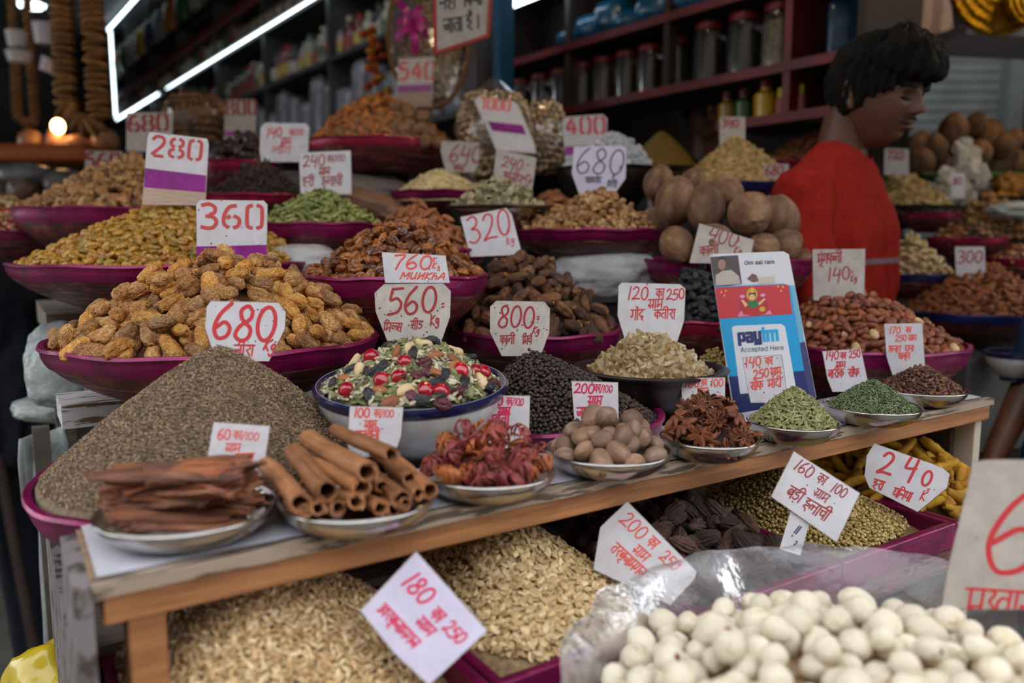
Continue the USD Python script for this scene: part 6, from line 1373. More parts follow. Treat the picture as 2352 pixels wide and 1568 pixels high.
# light strips
led = emitter('led_white', (226, 244, 255), 6.0)
led_body = flat('led_channel', (200, 204, 206), rough=.4)
def strip(label, a, b, r=.012):
    t = thing('led_strip', label, 'light strip', a); m = tube(np.array([(0, 0, 0), b - a]), r, 8); part(t, 'lamp', m, led, smooth=True)
    n = np.array([WN[0], WN[1], 0]); part(t, 'channel', tube(np.array([(0, 0, 0), b - a]) + [0, 0, .02] - n * .012, r * 1.1, 6), led_body)
s0, s1 = s_at(390), s_at(760) - .9
strip('long white light strip under the shelf, slanting across the upper left', W(s0, .03, 2.61), W(s1, .03, 2.61), .005)
e = W(s_at(268), .03, 2.64)
strip('upright white light strip at the far end of the shelves', e, e + [0, 0, .98], .009)
strip('white light strip under the ceiling at the far left', W(s_at(262), .03, 3.66), W(7.6, .03, 3.66), .010)
strip('short white light strip at the foot of the upright one', W(s_at(272), .04, 2.6), W(s_at(372), .04, 2.6), .009)
strip('short white tube light above the jar shelf', W(s_at(1190) , .06, 2.12), W(s_at(1190) - .45, .06, 2.12), .018)
# jars with red lids
jar_glass = film('jar_glass', (120, 126, 122), .03, .1, .2, 20, shine=.5)
lid_red = mat('jar_lid_red', (120, 20, 24), (96, 14, 18), rough=.4, rand=.1)
conts = [mat(f'jar_filling_{i}', c, tuple(int(q * .6) for q in c), rough=.7, scale=120, rand=.1) for i, c in enumerate(((48, 46, 36), (42, 32, 24), (66, 58, 42), (40, 44, 34), (150, 134, 98), (30, 26, 24)))]
def jar_parts(r, h, c):
    return [('filling', lathe([(0, .004), (r * .88, .004), (r * .9, h * .72), (r * .6, h * .76), (0, h * .75)], 20), c, 40),
            ('glass', lathe([(0, 0), (r, 0), (r, h * .82), (r * .82, h * .88), (r * .82, h * .9), (r * .79, h * .9), (r * .79, h * .87), (r * .95, h * .8), (r * .95, .003), (0, .003)], 20), jar_glass, 40),
            ('lid', lathe([(0, h), (r * .86, h), (r * .9, h * .97), (r * .9, h * .88), (r * .84, h * .88), (r * .84, h * .95), (0, h * .95)], 20), lid_red, 40)]
jk = [klass(f'jar_{i}', jar_parts(.046, .165, conts[i])) for i in range(6)]
for j, px in enumerate((1200, 1243, 1290, 1340, 1388, 1440, 1493, 1552, 1628, 1708, 1788)):
    s = s_at(px, -.07, 150)
    copy_of(jk[(4 if px == 1788 else (0, 1, 5, 3, 2, 1, 5, 0, 5, 3, 1)[j])], 'glass_jar', mat4(None, W(s, -.07, 1.695), 1.0 + .12 * (px > 1600)), 'red-lidded glass jar with pale filling, nearest the boy on the jar shelf' if px == 1788 else 'red-lidded glass jar of dark spice in the row behind the stall', 'jar', None if px == 1788 else 'jars on the red-edged shelf')
def pack(label, p, w, h, d, col, rz, name='packet', m=None, cat='packet', group=None):
    b = rbox(w, d, h, min(w, d, h) * .3); q = tm(b.refine_to_length(max(w, h) / 8)); v = np.array(q.vertices); v *= 1 + .10 * (fbm(v * 18 + p[0] * 9, 2, 2)[:, None] - .5)
    v[:, 1] *= 1 + .35 * np.cos(v[:, 0] / w * 2.6) * np.cos(v[:, 2] / h * 2.6) - .2
    solo(name, trimesh.Trimesh(v, q.faces, process=False), m or mat('pack_%d_%d_%d' % tuple(col), col, tuple(int(x * .7) for x in col), rough=.3, coat=.5, scale=30, rand=.1), label, cat, mat4(rotz(rz), p + np.array([0, 0, h / 2])), group, smooth=True)
for j, px in enumerate((1335, 1375, 1420, 1468, 1520, 1575, 1640, 1700)):
    s = s_at(px, -.1, 60); pack('shiny blue plastic packet lying above the jar shelf', W(s, -.08, 1.926), .14, .07 + .03 * (j % 3), .12, (18, 96, 140), WANG + .1 * j, group='blue packets above the jars')
pack('dark blue printed packet standing in the white cubby above the boy', W(.045, -.1, 1.70), .10, .155, .05, (14, 66, 104), WANG + math.pi / 2 - .9)
for j, (px, col, lb) in enumerate(((1672, (150, 120, 20), 'yellow-green'), (1710, (30, 80, 24), 'dark green'), (1760, (190, 150, 10), 'bright yellow'))):
    s = s_at(px, -.08, 220); t = thing('spice_bottle', f'{lb} plastic spice bottle below the jar shelf', 'bottle', W(s, -.08, 1.556)); r = .03 + .006 * (j == 2); h = .085 + .015 * (j == 2)
    part(t, 'body', lathe([(0, 0), (r, .002), (r, h * .75), (r * .5, h * .9), (r * .5, h), (0, h)], 20), mat(f'bottle_{lb[:6]}'.replace(' ', '_'), col, col, rough=.3, coat=.4, rand=0), smooth=40)
    part(t, 'cap', lathe([(0, h + .02), (r * .55, h + .018), (r * .55, h - .004), (0, h - .004)], 16), red_paint, smooth=40)
for j, px in enumerate((1795, 1815, 1838)):
    s = s_at(px, -.06, 215); t = thing('small_bottle', 'small pink-labelled bottle with a yellow cap at the end of the lower shelf', 'bottle', W(s, -.06, 1.556), group='small yellow-capped bottles')
    part(t, 'body', lathe([(0, 0), (.015, .001), (.015, .05), (.007, .06), (0, .06)], 14), mat('pink_label', (170, 100, 96), (150, 80, 80), rand=0), smooth=40); part(t, 'cap', lathe([(0, .085), (.011, .083), (.011, .058), (0, .058)], 12), flat('yellow_cap', (196, 186, 30)), smooth=40)
# bottles and packs on the left shelves
bot_cols = [(150, 130, 60), (96, 40, 36), (180, 176, 168), (70, 84, 60), (176, 140, 40), (120, 112, 100), (140, 60, 56), (188, 184, 160), (60, 60, 66), (110, 120, 80)]
def bottle_parts(i):
    c = bot_cols[i]; r, h = .042, .19
    return [('body', lathe([(0, 0), (r, .003), (r, h * .62), (r * .75, h * .75), (r * .4, h * .84), (r * .4, h * .9), (0, h * .9)], 16), mat(f'bottle_glass_{i}', c, tuple(int(q * .8) for q in c), rough=.15, coat=.5, rand=.1), 40),
            ('label', lathe([(r * 1.01, h * .18), (r * 1.012, h * .5), (r * .99, h * .5), (r * .99, h * .18), (r * 1.01, h * .18)], 16), mat(f'bottle_label_{i % 4}', ((206, 200, 190), (160, 60, 56), (200, 176, 90), (80, 110, 90))[i % 4], None, rand=.1), 40),
            ('cap', lathe([(0, h), (r * .45, h), (r * .45, h * .88), (0, h * .88)], 12), mat(f'bottle_cap_{i % 3}', ((176, 40, 40), (196, 186, 160), (60, 90, 60))[i % 3], None, rand=.1), 40)]
bk_ = [klass(f'shop_bottle_{i}', bottle_parts(i)) for i in range(10)]
for j, s in enumerate(np.arange(2.0, 7.6, .118)):
    copy_of(bk_[int(rb4.integers(10))], 'shop_bottle', mat4(rotz(rb4.uniform(0, 6)), W(s + rb4.normal(0, .01), -.1, 2.26), rb4.uniform(.95, 1.35)), 'labelled glass bottle in the long row under the white light strip', 'bottle', 'bottles under the light strip')
for j, s in enumerate(np.arange(2.2, 5.0, .17)):
    pack('beige paper packet lying on the shelf above the light strip', W(s, -.1, 2.632), .13, .13, .2, (150, 136, 116), WANG + rb4.normal(0, .1), group='beige packets above the light strip')
for j, s in enumerate(np.arange(5.0, 9.6, .16)):
    copy_of(bk_[(8, 5, 3, 8, 0)[j % 5]], 'shop_bottle', mat4(None, W(s, -.08, 2.632), 1.4), 'dark tall bottle on the shelf above the light strip at far left', 'bottle', 'dark bottles above the light strip')
for j, s in enumerate(np.arange(5.6, 9.4, .42)):
    c = ((190, 150, 40), (180, 176, 168), (46, 110, 60), (190, 120, 40), (170, 170, 176), (60, 70, 120))[j % 6]
    pack(('yellow', 'white', 'green', 'orange', 'grey', 'blue')[j % 6] + ' packet on the highest shelf at far left, number %s from the near end' % ('one two three four five six seven eight nine ten'.split()[j]), W(s, -.06, 3.101), .22, .3, .16, c, WANG)
for j, s in enumerate(np.arange(2.0, 5.2, .2)):
    pack('silvery white plastic packet on the shelf behind the dark dates', W(s, -.08, 1.781), .16, .30 + .06 * (j % 3), .1, (150, 154, 164), WANG + rb4.normal(0, .1), group='silvery packets behind the stall')
for j, s in enumerate(np.arange(5.3, 9.2, .3)):
    pack('grey glass-fronted box on the lower shelf at far left', W(s, -.08, 1.781), .2, .4, .12, (70, 72, 74), WANG, name='box', cat='box', group='grey boxes on the lower left shelf')
# posts
solo('post', boxm((-.02, -.03, 0), (.022, .03, 3.71)), flat('blue_paint', (8, 84, 124), .5), 'blue painted post between the two shelves', 'post', mat4(rotz(WANG), P(1157, 120, 2.95) * [1, 1, 0]))
solo('post', boxm((-.05, -.04, 0), (.05, .04, 3.71)), mat('grey_post_paint', (88, 82, 84), (70, 66, 68), scale=4, rand=0), 'broad grey post left of the blue one', 'post', mat4(rotz(WANG), P(1098, 200, 3.05) * [1, 1, 0]))
# lamps: a pendant over the gold plates, bulbs hung over the stall
def pendant(label, p, r, mt, cord_top):
    t = thing('pendant_lamp', label, 'lamp', p)
    part(t, 'bulb', blob((r * 2, r * 2, r * 2.3), 2, 0), mt, smooth=True); part(t, 'shade', lathe([(r * .7, r * 1.6), (r * 2.6, r * .5), (r * 2.65, r * .5), (r * .75, r * 1.7), (r * .7, r * 1.6)], 32), led_body, smooth=40)
    part(t, 'cord', tube(np.array([(0, 0, r * 1.6), (0, 0, cord_top - p[2])]), .004, 6), shelf_dark)
pendant('warm pendant lamp over the gold plates of the right-hand stall', np.array([1.75, 2.25, 2.35]), .05, emitter('warm_white_bulb', (255, 214, 150), 60), 2.98)
pendant('added unseen white lamp brightening the rolling shutter', np.array([1.9, 3.6, 2.7]), .06, emitter('added_cool_bulb', (235, 245, 255), 110), 3.71)  # added lamp out of view, only there to brighten the shutter
pendant('warm bare bulb hanging over the back of the stall', np.array([-.05, 1.75, 2.45]), .03, emitter('warm_white_bulb_2', (255, 222, 176), 90), 2.93)
pendant('second warm bulb hanging over the back of the stall, nearer the jar shelf', np.array([.42, 2.0, 2.5]), .03, emitter('warm_white_bulb_2', (255, 222, 176), 90), 3.71)
# hanging sign
b, t = card('white hanging sign with a red frame and black writing at the top edge', [(1000, -60), (1128, -60), (1118, 80), (1003, 118)], 1.9, [('नहीं', 1010, 22, 30, 6, .8, 4), ('किया', 1066, 14, 30, 6, .7, 4), ('जाता', 1020, 76, 30, 8, .78, 4), ('है', 1072, 66, 30, 8, .75, 4), ('।', 1096, 64, 30, 8, .8, 4)], ink='black', paper=card_grey, name='hanging_sign', lean=0, yaw=8)
fr = [(1000, -60), (1128, -60), (1118, 80), (1003, 118)]; pf = b.poly(fr); part(t, 'frame', prism(pf.buffer(.006).difference(pf.buffer(-.001)), .012).apply_translation((0, 0, -.009)), flat('red_frame', (168, 44, 36), .5), smooth=False)
part(t, 'cord', tube(np.array([(0, .06, -.004), (0, 1.9, -.004)]), .002, 6), shelf_dark)

# ------------------------------------------------------------------ wrapped baskets and bags
weave = mat('woven_cane', (150, 104, 62), (96, 62, 36), scale=160, detail=2, bump=.8, bscale=240, bdist=.003, rand=0)
pinkrib = mat('pink_ribbon', (206, 50, 160), (160, 24, 120), rough=.3, coat=.4, scale=20, rand=0)
clear = film('clear_wrap', (235, 235, 235), .06, .06, 1.0, 24)
nutmix = mk(3, lambda i: cashew(i)[:1] + (mat('basket_nut', (222, 200, 156), (188, 162, 116), rand=.2), True))
def basket(label, p, w, hgt, yaw, ribbon=True, name='gift_basket'):
    t = thing(name, label, 'basket', p, R=rotz(yaw) @ rotx(math.radians(76)))
    sx, sy = w / 2, hgt / 2; m = lathe([(0, -.05), (.8, -.05), (1, 0), (1.03, .005), (.98, .01), (.78, -.03), (0, -.035)], 48); m.apply_scale((sx, sy, 1)); part(t, 'dish', m, weave, smooth=40)
    a = np.linspace(0, 2 * math.pi, 65); part(t, 'rim', tube(np.column_stack([sx * np.cos(a), sy * np.sin(a), a * 0 + .004]), .009, 8), weave, smooth=True)
    hb_ = Heap((0, 0), 0, .05, R=1.0, p=2)
    X, Y = np.meshgrid(np.arange(-sx, sx, .016), np.arange(-sy, sy, .016)); X, Y = X.ravel() + rb4.normal(0, .003, X.size), Y.ravel() + rb4.normal(0, .003, X.size)
    ok = (X / sx) ** 2 + (Y / sy) ** 2 < .85; X, Y = X[ok], Y[ok]
    mats = [(int(rb4.integers(3)), trimesh.transformations.random_rotation_matrix(rb4.random(3))[:3, :3], (x, y, .006 + .03 * (1 - (x / sx) ** 2 - (y / sy) ** 2)), 1.0) for x, y in zip(X, Y)]
    instancer(t, 'nuts', nutmix, mats, kind='stuff')
    f = lathe([(0, .055), (.5, .048), (.85, .028), (1.0, .006)], 40); v = np.array(f.vertices); v[:, :2] *= [sx, sy]; v[:, 2] += .008 * (fbm(v * 30, 2) - .5); part(t, 'wrap', trimesh.Trimesh(v, f.faces, process=False), clear, smooth=True)
    if ribbon:
        for i in range(7):
            an = i * .9 + .3; L = .05 + .02 * (i % 3); rows = [[(math.cos(an) * L * u + q * math.sin(an) * .012, math.sin(an) * L * u - q * math.cos(an) * .012, .06 + .03 * math.sin(u * 3)) for q in (-1, 1)] for u in np.linspace(0, 1, 6)]
            m = thick(rows, .001); m.apply_translation((-.05, .0, 0)); part(t, 'ribbon', m, pinkrib, smooth=True)
basket('wrapped oval cane gift basket of nuts with a pink ribbon, behind the topmost almonds', P(985, 85, 2.62), .25, .47, .12)
basket('oval cane basket of nuts behind the boy', P(1902, 238, 2.75), .155, .25, -.5, False, 'cane_basket')
def bag(label, p, w, d, hgt, content, film_m, nsp, lean=0, name='plastic_bag', cat='bag', group=None, cs=1.0):
    t = thing(name, label, cat, p, R=rotx(math.radians(lean)))
    n = 26; rows = []
    for k in np.linspace(0, 1, 16):
        rr = (math.sin(math.pi * min(1, k * .86 + .1)) ** .55); rr = max(rr * (1 if k < .8 else 1 - (k - .8) * 3.2), .12)
        rows.append([(w / 2 * rr * math.cos(a) * (1 + .06 * math.sin(5 * a + 9 * k)), d / 2 * rr * math.sin(a) * (1 + .05 * math.sin(4 * a + 7 * k)), hgt * k) for a in np.linspace(0, 2 * math.pi, n, endpoint=False)])
    body = sweep_rows(rows, closed=True); part(t, 'film', body, film_m, smooth=True)
    mats = []
    for k in np.linspace(.03, .8, max(3, int(hgt * .8 / nsp))):
        rr = math.sin(math.pi * min(1, k * .86 + .1)) ** .55 * .93
        m_ = max(6, int(2 * math.pi * rr * max(w, d) / 2 / nsp))
        for a in np.arange(m_) / m_ * 2 * math.pi + rb4.uniform(0, 6):
            mats.append((int(rb4.integers(len(content))), trimesh.transformations.random_rotation_matrix(rb4.random(3))[:3, :3], (w / 2 * rr * math.cos(a), d / 2 * rr * math.sin(a), hgt * k + rb4.normal(0, .002)), float(cs * rb4.uniform(.9, 1.15))))
    c_ = blob((w * .82, d * .82, hgt * .8), 3, .05); c_.apply_translation((0, 0, hgt * .41)); part(t, 'filling_core', c_, fill('bag2', (190, 160, 120)), smooth=True)
    instancer(t, 'nuts', content, mats, kind='stuff')
    return t
cshn = mk(3, lambda i: cashew(i)[:1] + (mat('bag_cashew', (232, 206, 168), (204, 172, 128), rand=.2), True))
sparkle = film('bag_film', (240, 240, 240), .05, .05, 1.0, 34, (1, 1, .5))
pb = P(1135, 400, 2.12); bag('clear plastic bag of cashews under the 1000 card', pb - [0, 0, .01], .20, .15, .26, cshn, sparkle, .015, -8, cs=1.0)
pb = P(1248, 395, 2.2); bag('second clear plastic bag of cashews, left of the 400 card', pb, .125, .13, .215, cshn, sparkle, .015, -6)
pb = P(452, 318, 2.7); bag('round clear plastic bag of puffed snacks left of the 800 card', pb, .2, .18, .16, mk(3, lambda i: (blob((.02, .018, .014), 2, .2, 2, i), mat('snack', (196, 142, 92), (160, 104, 60), rand=.2), True)), sparkle, .018)
# white sacking under the chopped walnuts; grey sack under the top bowl
def lump(name, label, p, size, m, cat, seed=0, R=None):
    b = ico(4); v = np.array(b.vertices); v *= 1 + .35 * (fbm(v * 1.6 + seed, 4, seed)[:, None] - .5) + .06 * (np.abs(noise(v * 5 + seed, seed)[:, None] - .5)); v = np.sign(v) * np.abs(v) ** .8 * np.asarray(size) / 2
    solo(name, trimesh.Trimesh(v, b.faces, process=False), m, label, cat, mat4(R, p), smooth=True)
cloth_w = mat('white_sack_cloth', (178, 178, 178), (146, 146, 148), rough=.6, scale=14, detail=5, bump=.8, bscale=22, bdist=.01, rand=0)
poly_w = mat('white_polythene', (176, 186, 184), (150, 160, 160), rough=.3, scale=12, detail=4, bump=.8, bscale=18, bdist=.012, rand=0, sss=.2)
lump('sack', 'white cloth sack bulging below the bowl of chopped walnuts', P(1378, 632, 1.56), (.22, .2, .10), cloth_w, 'sack', 3)
lump('sack', 'grey full sack lying below the top bowl, left of the cream seeds', P(800, 432, 2.02), (.36, .2, .075), mat('grey_sack', (108, 98, 94), (84, 76, 74), scale=20, bump=.5, rand=0), 'sack', 5, rotx(.1) @ roty(.12))
lump('sack', 'tan sack lying behind the green cardamom', P(835, 470, 1.85), (.24, .2, .07), mat('tan_sack', (140, 104, 80), (110, 80, 62), scale=20, bump=.5, rand=0), 'sack', 6, roty(.25))
lump('sack', 'white cloth sack at the left edge of the amber raisin bowl', P(690, 618, 1.42), (.14, .14, .09), cloth_w, 'sack', 8)
# ------------------------------------------------------------------ left side: bags, posts, far lights
lump('plastic_bag', 'white plastic bag hanging under the step board left of the yellow dates', P(145, 838, 1.38), (.105, .12, .155), poly_w, 'plastic bag', 9)
lump('plastic_bag', 'rolled white plastic sheet at the left behind the step board', P(112, 938, 1.45), (.12, .1, .045), poly_w, 'plastic sheet', 10, roty(.1))
def drape(label, pts, Y, m, seed=0, name='plastic_sheet', thickness=.004, amp=.015):
    """a hanging sheet: left and right outlines from top to bottom"""
    rows = []
    for (xl, yl), (xr, yr) in pts:
        row = []
        for u in np.linspace(0, 1, 10):
            p = P(xl + (xr - xl) * u, yl + (yr - yl) * u, Y); p[1] += amp * 2 * (noise(np.array([u * 5, len(rows) * .35, seed])) - .5); row.append(p)
        rows.append(row)
    solo(name, thick(rows, thickness), m, label, 'plastic sheet', smooth=True)
drape('white plastic sheet hanging beside the left legs of the stand', [((45, 1015), (140, 980)), ((60, 1090), (150, 1020)), ((85, 1180), (150, 1150)), ((90, 1300), (148, 1280)), ((100, 1420), (150, 1420)), ((108, 1500), (150, 1520))], 1.3, poly_w, 2)
drape('pale plastic strip hanging at the left', [((42, 1010), (70, 1000)), ((40, 1060), (66, 1050)), ((52, 1140), (64, 1135))], 1.28, poly_w, 4)
solo('post', boxm((-.012, -.012, 0), (.012, .012, .90)), mat('grey_wood_post', (104, 98, 88), (78, 72, 64), scale=12, rand=0), 'grey wooden post behind the hanging sheet at the left', 'post', mat4(rotz(UANG), P(113, 1240, 1.26) * [1, 1, 0]))
solo('pole', tube(np.array([P(-8, 1030, 1.9), P(66, 1420, 1.9), P(80, 1500, 1.9) ]), .014, 10), mat('brown_pole', (74, 58, 54), (56, 44, 42), rand=0), 'slanted brown pole at the left edge', 'pole')
solo('board', boxm((-.008, -.02, .1), (.008, .03, .84)), mat('brown_board', (96, 54, 40), (70, 40, 30), scale=6, rand=0), 'brown painted board leaning outside the left leg of the stand', 'board', mat4(rotz(UANG), S(-.024, .02, 0)))
b = blob((.17, .14, .3), 4, .25, 1.8, 3); solo('printed_sack', b.apply_translation((0, 0, .15)), mat('yellow_maroon_print', (196, 170, 20), (92, 14, 26), rough=.3, coat=.5, scale=7, lo=.46, hi=.5, rand=0), 'yellow and maroon printed sack at the bottom left corner', 'sack', mat4(None, P(128, 1600, .95) - [0, 0, .23]), smooth=True)
solo('crate', boxm((-.2, -.2, 0), (.12, .2, P(128, 1600, .95)[2] - .2)), old_wood, 'low wooden crate under the printed sack', 'crate', mat4(None, P(128, 1600, .95) * [1, 1, 0]))
# dried fig garlands
fig_m = [mat(f'dried_fig_{i}', c, c2, rough=.7, scale=80, bump=.7, bscale=120, bdist=.003, rand=.2) for i, (c, c2) in enumerate((((168, 120, 66), (120, 80, 42)), ((184, 134, 76), (132, 92, 50))))]
def garland(label, xl, xr, ybot, Y, r, top=2.6, name='fig_garland', step=.55):
    a = P(xl, ybot, Y); b = P(xr, ybot, Y); t = thing(name, label, 'garland', ((a[0] + b[0]) / 2, Y, a[2])); hw = (b[0] - a[0]) / 2
    path = [np.array([-hw - .0006 * k, 0, hw * .9 + z]) for k, z in enumerate(np.arange(top - a[2], 0, -.02))] + [np.array([-hw * math.cos(q), 0, hw * .9 * (1 - math.sin(q))]) for q in np.linspace(0, math.pi, 16)] + [np.array([hw + .0, 0, hw * .9 + z]) for z in np.arange(0, top - a[2], .02)]
    path = np.array(path); d = np.r_[0, np.cumsum(np.linalg.norm(np.diff(path, axis=0), axis=1))]; part(t, 'cord', tube(path, .003, 5), old_wood)
    n = int(d[-1] / (r * step))
    for k in range(n):
        s = (k + .5) * d[-1] / n; p = np.array([np.interp(s, d, path[:, i]) for i in range(3)]); q = np.array([np.interp(min(s + .01, d[-1]), d, path[:, i]) for i in range(3)]) - np.array([np.interp(max(s - .01, 0), d, path[:, i]) for i in range(3)]); q /= np.linalg.norm(q)
        m = blob((r * .62, r * 2, r * 2), 2, .15, 1.5, k % 7); y = np.cross(q, [0, 1, 0]); y /= np.linalg.norm(y)
        R = np.column_stack([q, y, np.cross(q, y)]) @ rotz(rb4.normal(0, .15)); part(t, 'fig', m, fig_m[k % 2], smooth=True, at=mat4(R, p))
garland('thick looped garland of dried figs hanging at the upper left', 178, 229, 292, 2.5, .036)
garland('thinner looped brown garland hanging in the dark behind the fig garland', 52, 82, 285, 3.6, .022, 2.35, 'thin_garland', .7)
# lamp and hanging things at upper left
t = thing('ceiling_lamp', 'round white ceiling lamp at the upper left corner', 'lamp', P(72, 12, 6.5)); part(t, 'diffuser', lathe([(0, -.02), (.085, -.015), (.10, .01), (.0, .012)], 32), emitter('lamp_white', (235, 248, 255), 7), smooth=40); part(t, 'housing', lathe([(0, .06), (.1, .05), (.106, .005), (.1, .005), (0, .02)], 32), led_body, smooth=40)
part(t, 'rod', tube(np.array([(0, 0, .05), (0, 0, 3.72 - P(72, 12, 6.5)[2])]), .008, 6), shelf_dark)
for j, (x, y, w, h, lb) in enumerate(((40, 92, 44, 34, 'white hanging box beside the thin garland, leftmost'), (105, 80, 50, 44, 'white hanging box right of the leftmost one'), (45, 132, 54, 22, 'white hanging disc below the leftmost box'), (108, 150, 40, 30, 'white tilted hanging cup below the right box'))):
    Y = 3.4; m = lathe([(0, 0), (w * Y / F_PX / 2 * .8, 0), (w * Y / F_PX / 2, h * Y / F_PX), (0, h * Y / F_PX)], 24); p = P(x, y + h / 2, Y)
    th_ = thing('hanging_cup', lb, 'cup', p, R=roty(.4 if j == 3 else 0)); part(th_, 'shell', m, white_board, smooth=40); part(th_, 'cord', tube(np.array([(0, 0, h * Y / F_PX), (.0, 0, 3.72 - p[2] - .02)]), .003, 5), shelf_dark)
warm = emitter('warm_bulb', (255, 196, 120), 20)
def warmbag(label, px, py, w, h, Y, bulb=False):
    m = blob((px_m(w, Y), px_m(w, Y) * .8, px_m(h, Y)), 3, .12, 1.6, int(px)); p = P(px, py, Y)
    solo('snack_bag', m, mat('translucent_snack_bag', (214, 160, 120), (176, 120, 80), rough=.4, scale=20, rand=.15, trans=.15, sss=.3), label, 'bag', mat4(None, p), smooth=True)
t = thing('bulb', 'bare warm bulb among the snack bags at far left', 'lamp', P(133, 290, 3.3)); part(t, 'glass', blob((.05, .05, .06), 2, 0), warm, smooth=True); part(t, 'cord', tube(np.array([(0, 0, .03), (0, 0, 3.72 - P(133, 290, 3.3)[2])]), .003, 5), shelf_dark)
for lb, px, py, w, h in (('translucent snack bag at far left, lit by the bulb', 70, 328, 55, 60), ('translucent snack bag just right of the lit one', 128, 325, 46, 62), ('wide translucent snack bag behind the garland foot', 180, 332, 66, 44), ('pale orange snack bag right of the garland foot', 242, 325, 58, 56)): warmbag(lb, px, py, w, h, 3.35)
solo('orange_tray', tm(rbox(.42, .3, .07, .02)), mat('orange_plastic', (190, 100, 30), (170, 80, 20), rand=0), 'orange tray under the snack bags at far left', 'tray', mat4(None, P(125, 358, 3.3)))
for lb, px, py, w, h, c in (('clear plastic bundle at the left edge, below the orange tray', 60, 402, 120, 50, (140, 140, 142)), ('brown paper bag at the left edge beside the walnut bowl', 70, 440, 75, 70, (120, 92, 70)), ('grey plastic bundle between the brown bag and the walnuts', 150, 420, 80, 60, (120, 116, 116)), ('small pale box at the left edge', 12, 440, 44, 60, (150, 140, 140))):
    lump('bundle', lb, P(px, py, 2.7), (px_m(w, 2.7), .16, px_m(h, 2.7)), mat('bundle_%d_%d' % (c[0], c[2]), c, tuple(int(q * .7) for q in c), rough=.25, scale=14, bump=.8, bscale=20, bdist=.01, rand=.05), 'bundle', int(px))
solo('table', boxm((-.9, -.35, 1.0), (.55, .3, 1.02)), shelf_dark, 'dark table carrying the bundles and snack bags at far left', 'table', mat4(None, (P(100, 450, 2.95) * [1, 1, 0])))
solo('table', boxm((-.6, -.2, 1.27), (.6, .2, 1.29)), shelf_dark, 'dark raised board carrying the orange tray', 'table', mat4(None, (P(125, 385, 3.35) * [1, 1, 0])))
c, z, R = place(20, 535, 100, 1.75); bowl('low magenta bowl of mixed nuts at the left edge', c, z, R, .06); hq = Heap(c, z - .005, .05, R=R * .95)
it = heap_items(hq, .012, rng, layers=((0, 1.0), (.004, .6)), tilt=.5, np_=6, grid=True); stuff_heap('mixed_nuts', 'mixed nuts and seeds in the low bowl at the left edge', 'nuts', hq, [kernels[1][0], pumpkins[1][0], cashews[1][0], mixp[0], kernels[1][2], cherries[1][0]], it, fill('mix', (128, 122, 90)), .006)
c, z, R = place(15, 488, 62, 1.95); bowl('magenta bowl of light nuts at the left edge, behind the mixed nuts', c, z, R, .06); hq = Heap(c, z - .005, .05, R=R * .95)
it = heap_items(hq, .014, rng, layers=((0, 1.0),), tilt=.5, np_=3, grid=True); stuff_heap('pale_nuts', 'pale brown nuts in the bowl at the left edge', 'nuts', hq, [cashews[1][0], kernels[1][2], peanuts[1][7]], it, fill('bag', (146, 118, 80)), .006)

# ------------------------------------------------------------------ right-hand stall
def rbowl(lb, cx, ry, r, Y, d, style, peak, name, lb2, cat, protos, sp, corem, p=1.3, **k):
    c, z, R = place(cx, ry, r, Y); bowl(lb, c, z, R, d, style); pk = P(peak[0], peak[1], Y); off = (pk[:2] - c[:2]) / R; n = np.linalg.norm(off)
    if n > .6: off *= .6 / n
    hh = Heap(c, z - .006, pk[2] - z + .006, R=R * .96, peak=off, p=p, rough=.006)
    it = heap_items(hh, sp, rng, layers=((0, 1.0), (sp * .35, .65)), tilt=.5, np_=len(protos), grid=True, back=0, **k)
    stuff_heap(name, lb2, cat, hh, protos, it, corem, .006)
rbowl('wide navy-rimmed bowl of brown almonds in the right-hand stall', 2245, 716, 165, 1.95, .07, 'navy', (2262, 604), 'almonds', 'broad heap of brown almonds at the right edge below the 300 card', 'almonds', almonds[1], .015, fill('alm', (104, 62, 36)))
rbowl('navy-rimmed bowl of cashews beside the boy', 2100, 632, 82, 2.05, .06, 'navy', (2095, 535), 'cashews', 'heap of pale cashews right of the boy above the almonds', 'cashews', cashews[1], .013, fill('bag', (146, 118, 80)), smin=.8, smax=1.0)
rbowl('crimson bowl of mixed dried fruit in the right-hand stall', 2222, 550, 82, 2.2, .06, 'crimson', (2215, 508), 'mixed_dried_fruit', 'dark mixed dried fruit in the crimson bowl in front of the right-hand walnuts', 'dried fruit', [crans[1][0], black[1][0], pumpkins[1][0], kernels[1][0], almonds[1][0]], .013, fill('mixr', (76, 56, 44)))
rbowl('crimson bowl of dark currants beside the boy at his right', 2135, 494, 62, 2.32, .05, 'crimson', (2120, 462), 'currants', 'dark currants in the crimson bowl right of the boy', 'currants', black[1], .011, fill('bl2', (54, 42, 36)))
rbowl('dark bowl under the pale flakes beside the boy', 2095, 478, 92, 2.4, .06, 'dark', (2058, 388), 'pale_flakes', 'heap of pale yellow flakes right of the boy below the 720 card', 'flakes', [flatseed(.024, .015, .004, ot, i) for i in range(2)], .012, fill('oat', (170, 140, 88)))
rbowl('dark bowl under the right-hand walnuts', 2290, 552, 115, 2.42, .06, 'dark', (2262, 450), 'walnut_pieces', 'heap of brown walnut kernels in the right-hand stall', 'walnuts', kernels[1], .02, fill('wal', (106, 70, 40)), smin=1.1, smax=1.6)
rbowl('crimson bowl of pale nuts at the right edge', 2345, 598, 70, 2.1, .06, 'crimson', (2340, 560), 'pale_nuts', 'pale shelled nuts in the bowl at the right edge', 'nuts', cashews[1] + peanuts[1][7:], .014, fill('bag', (146, 118, 80)))
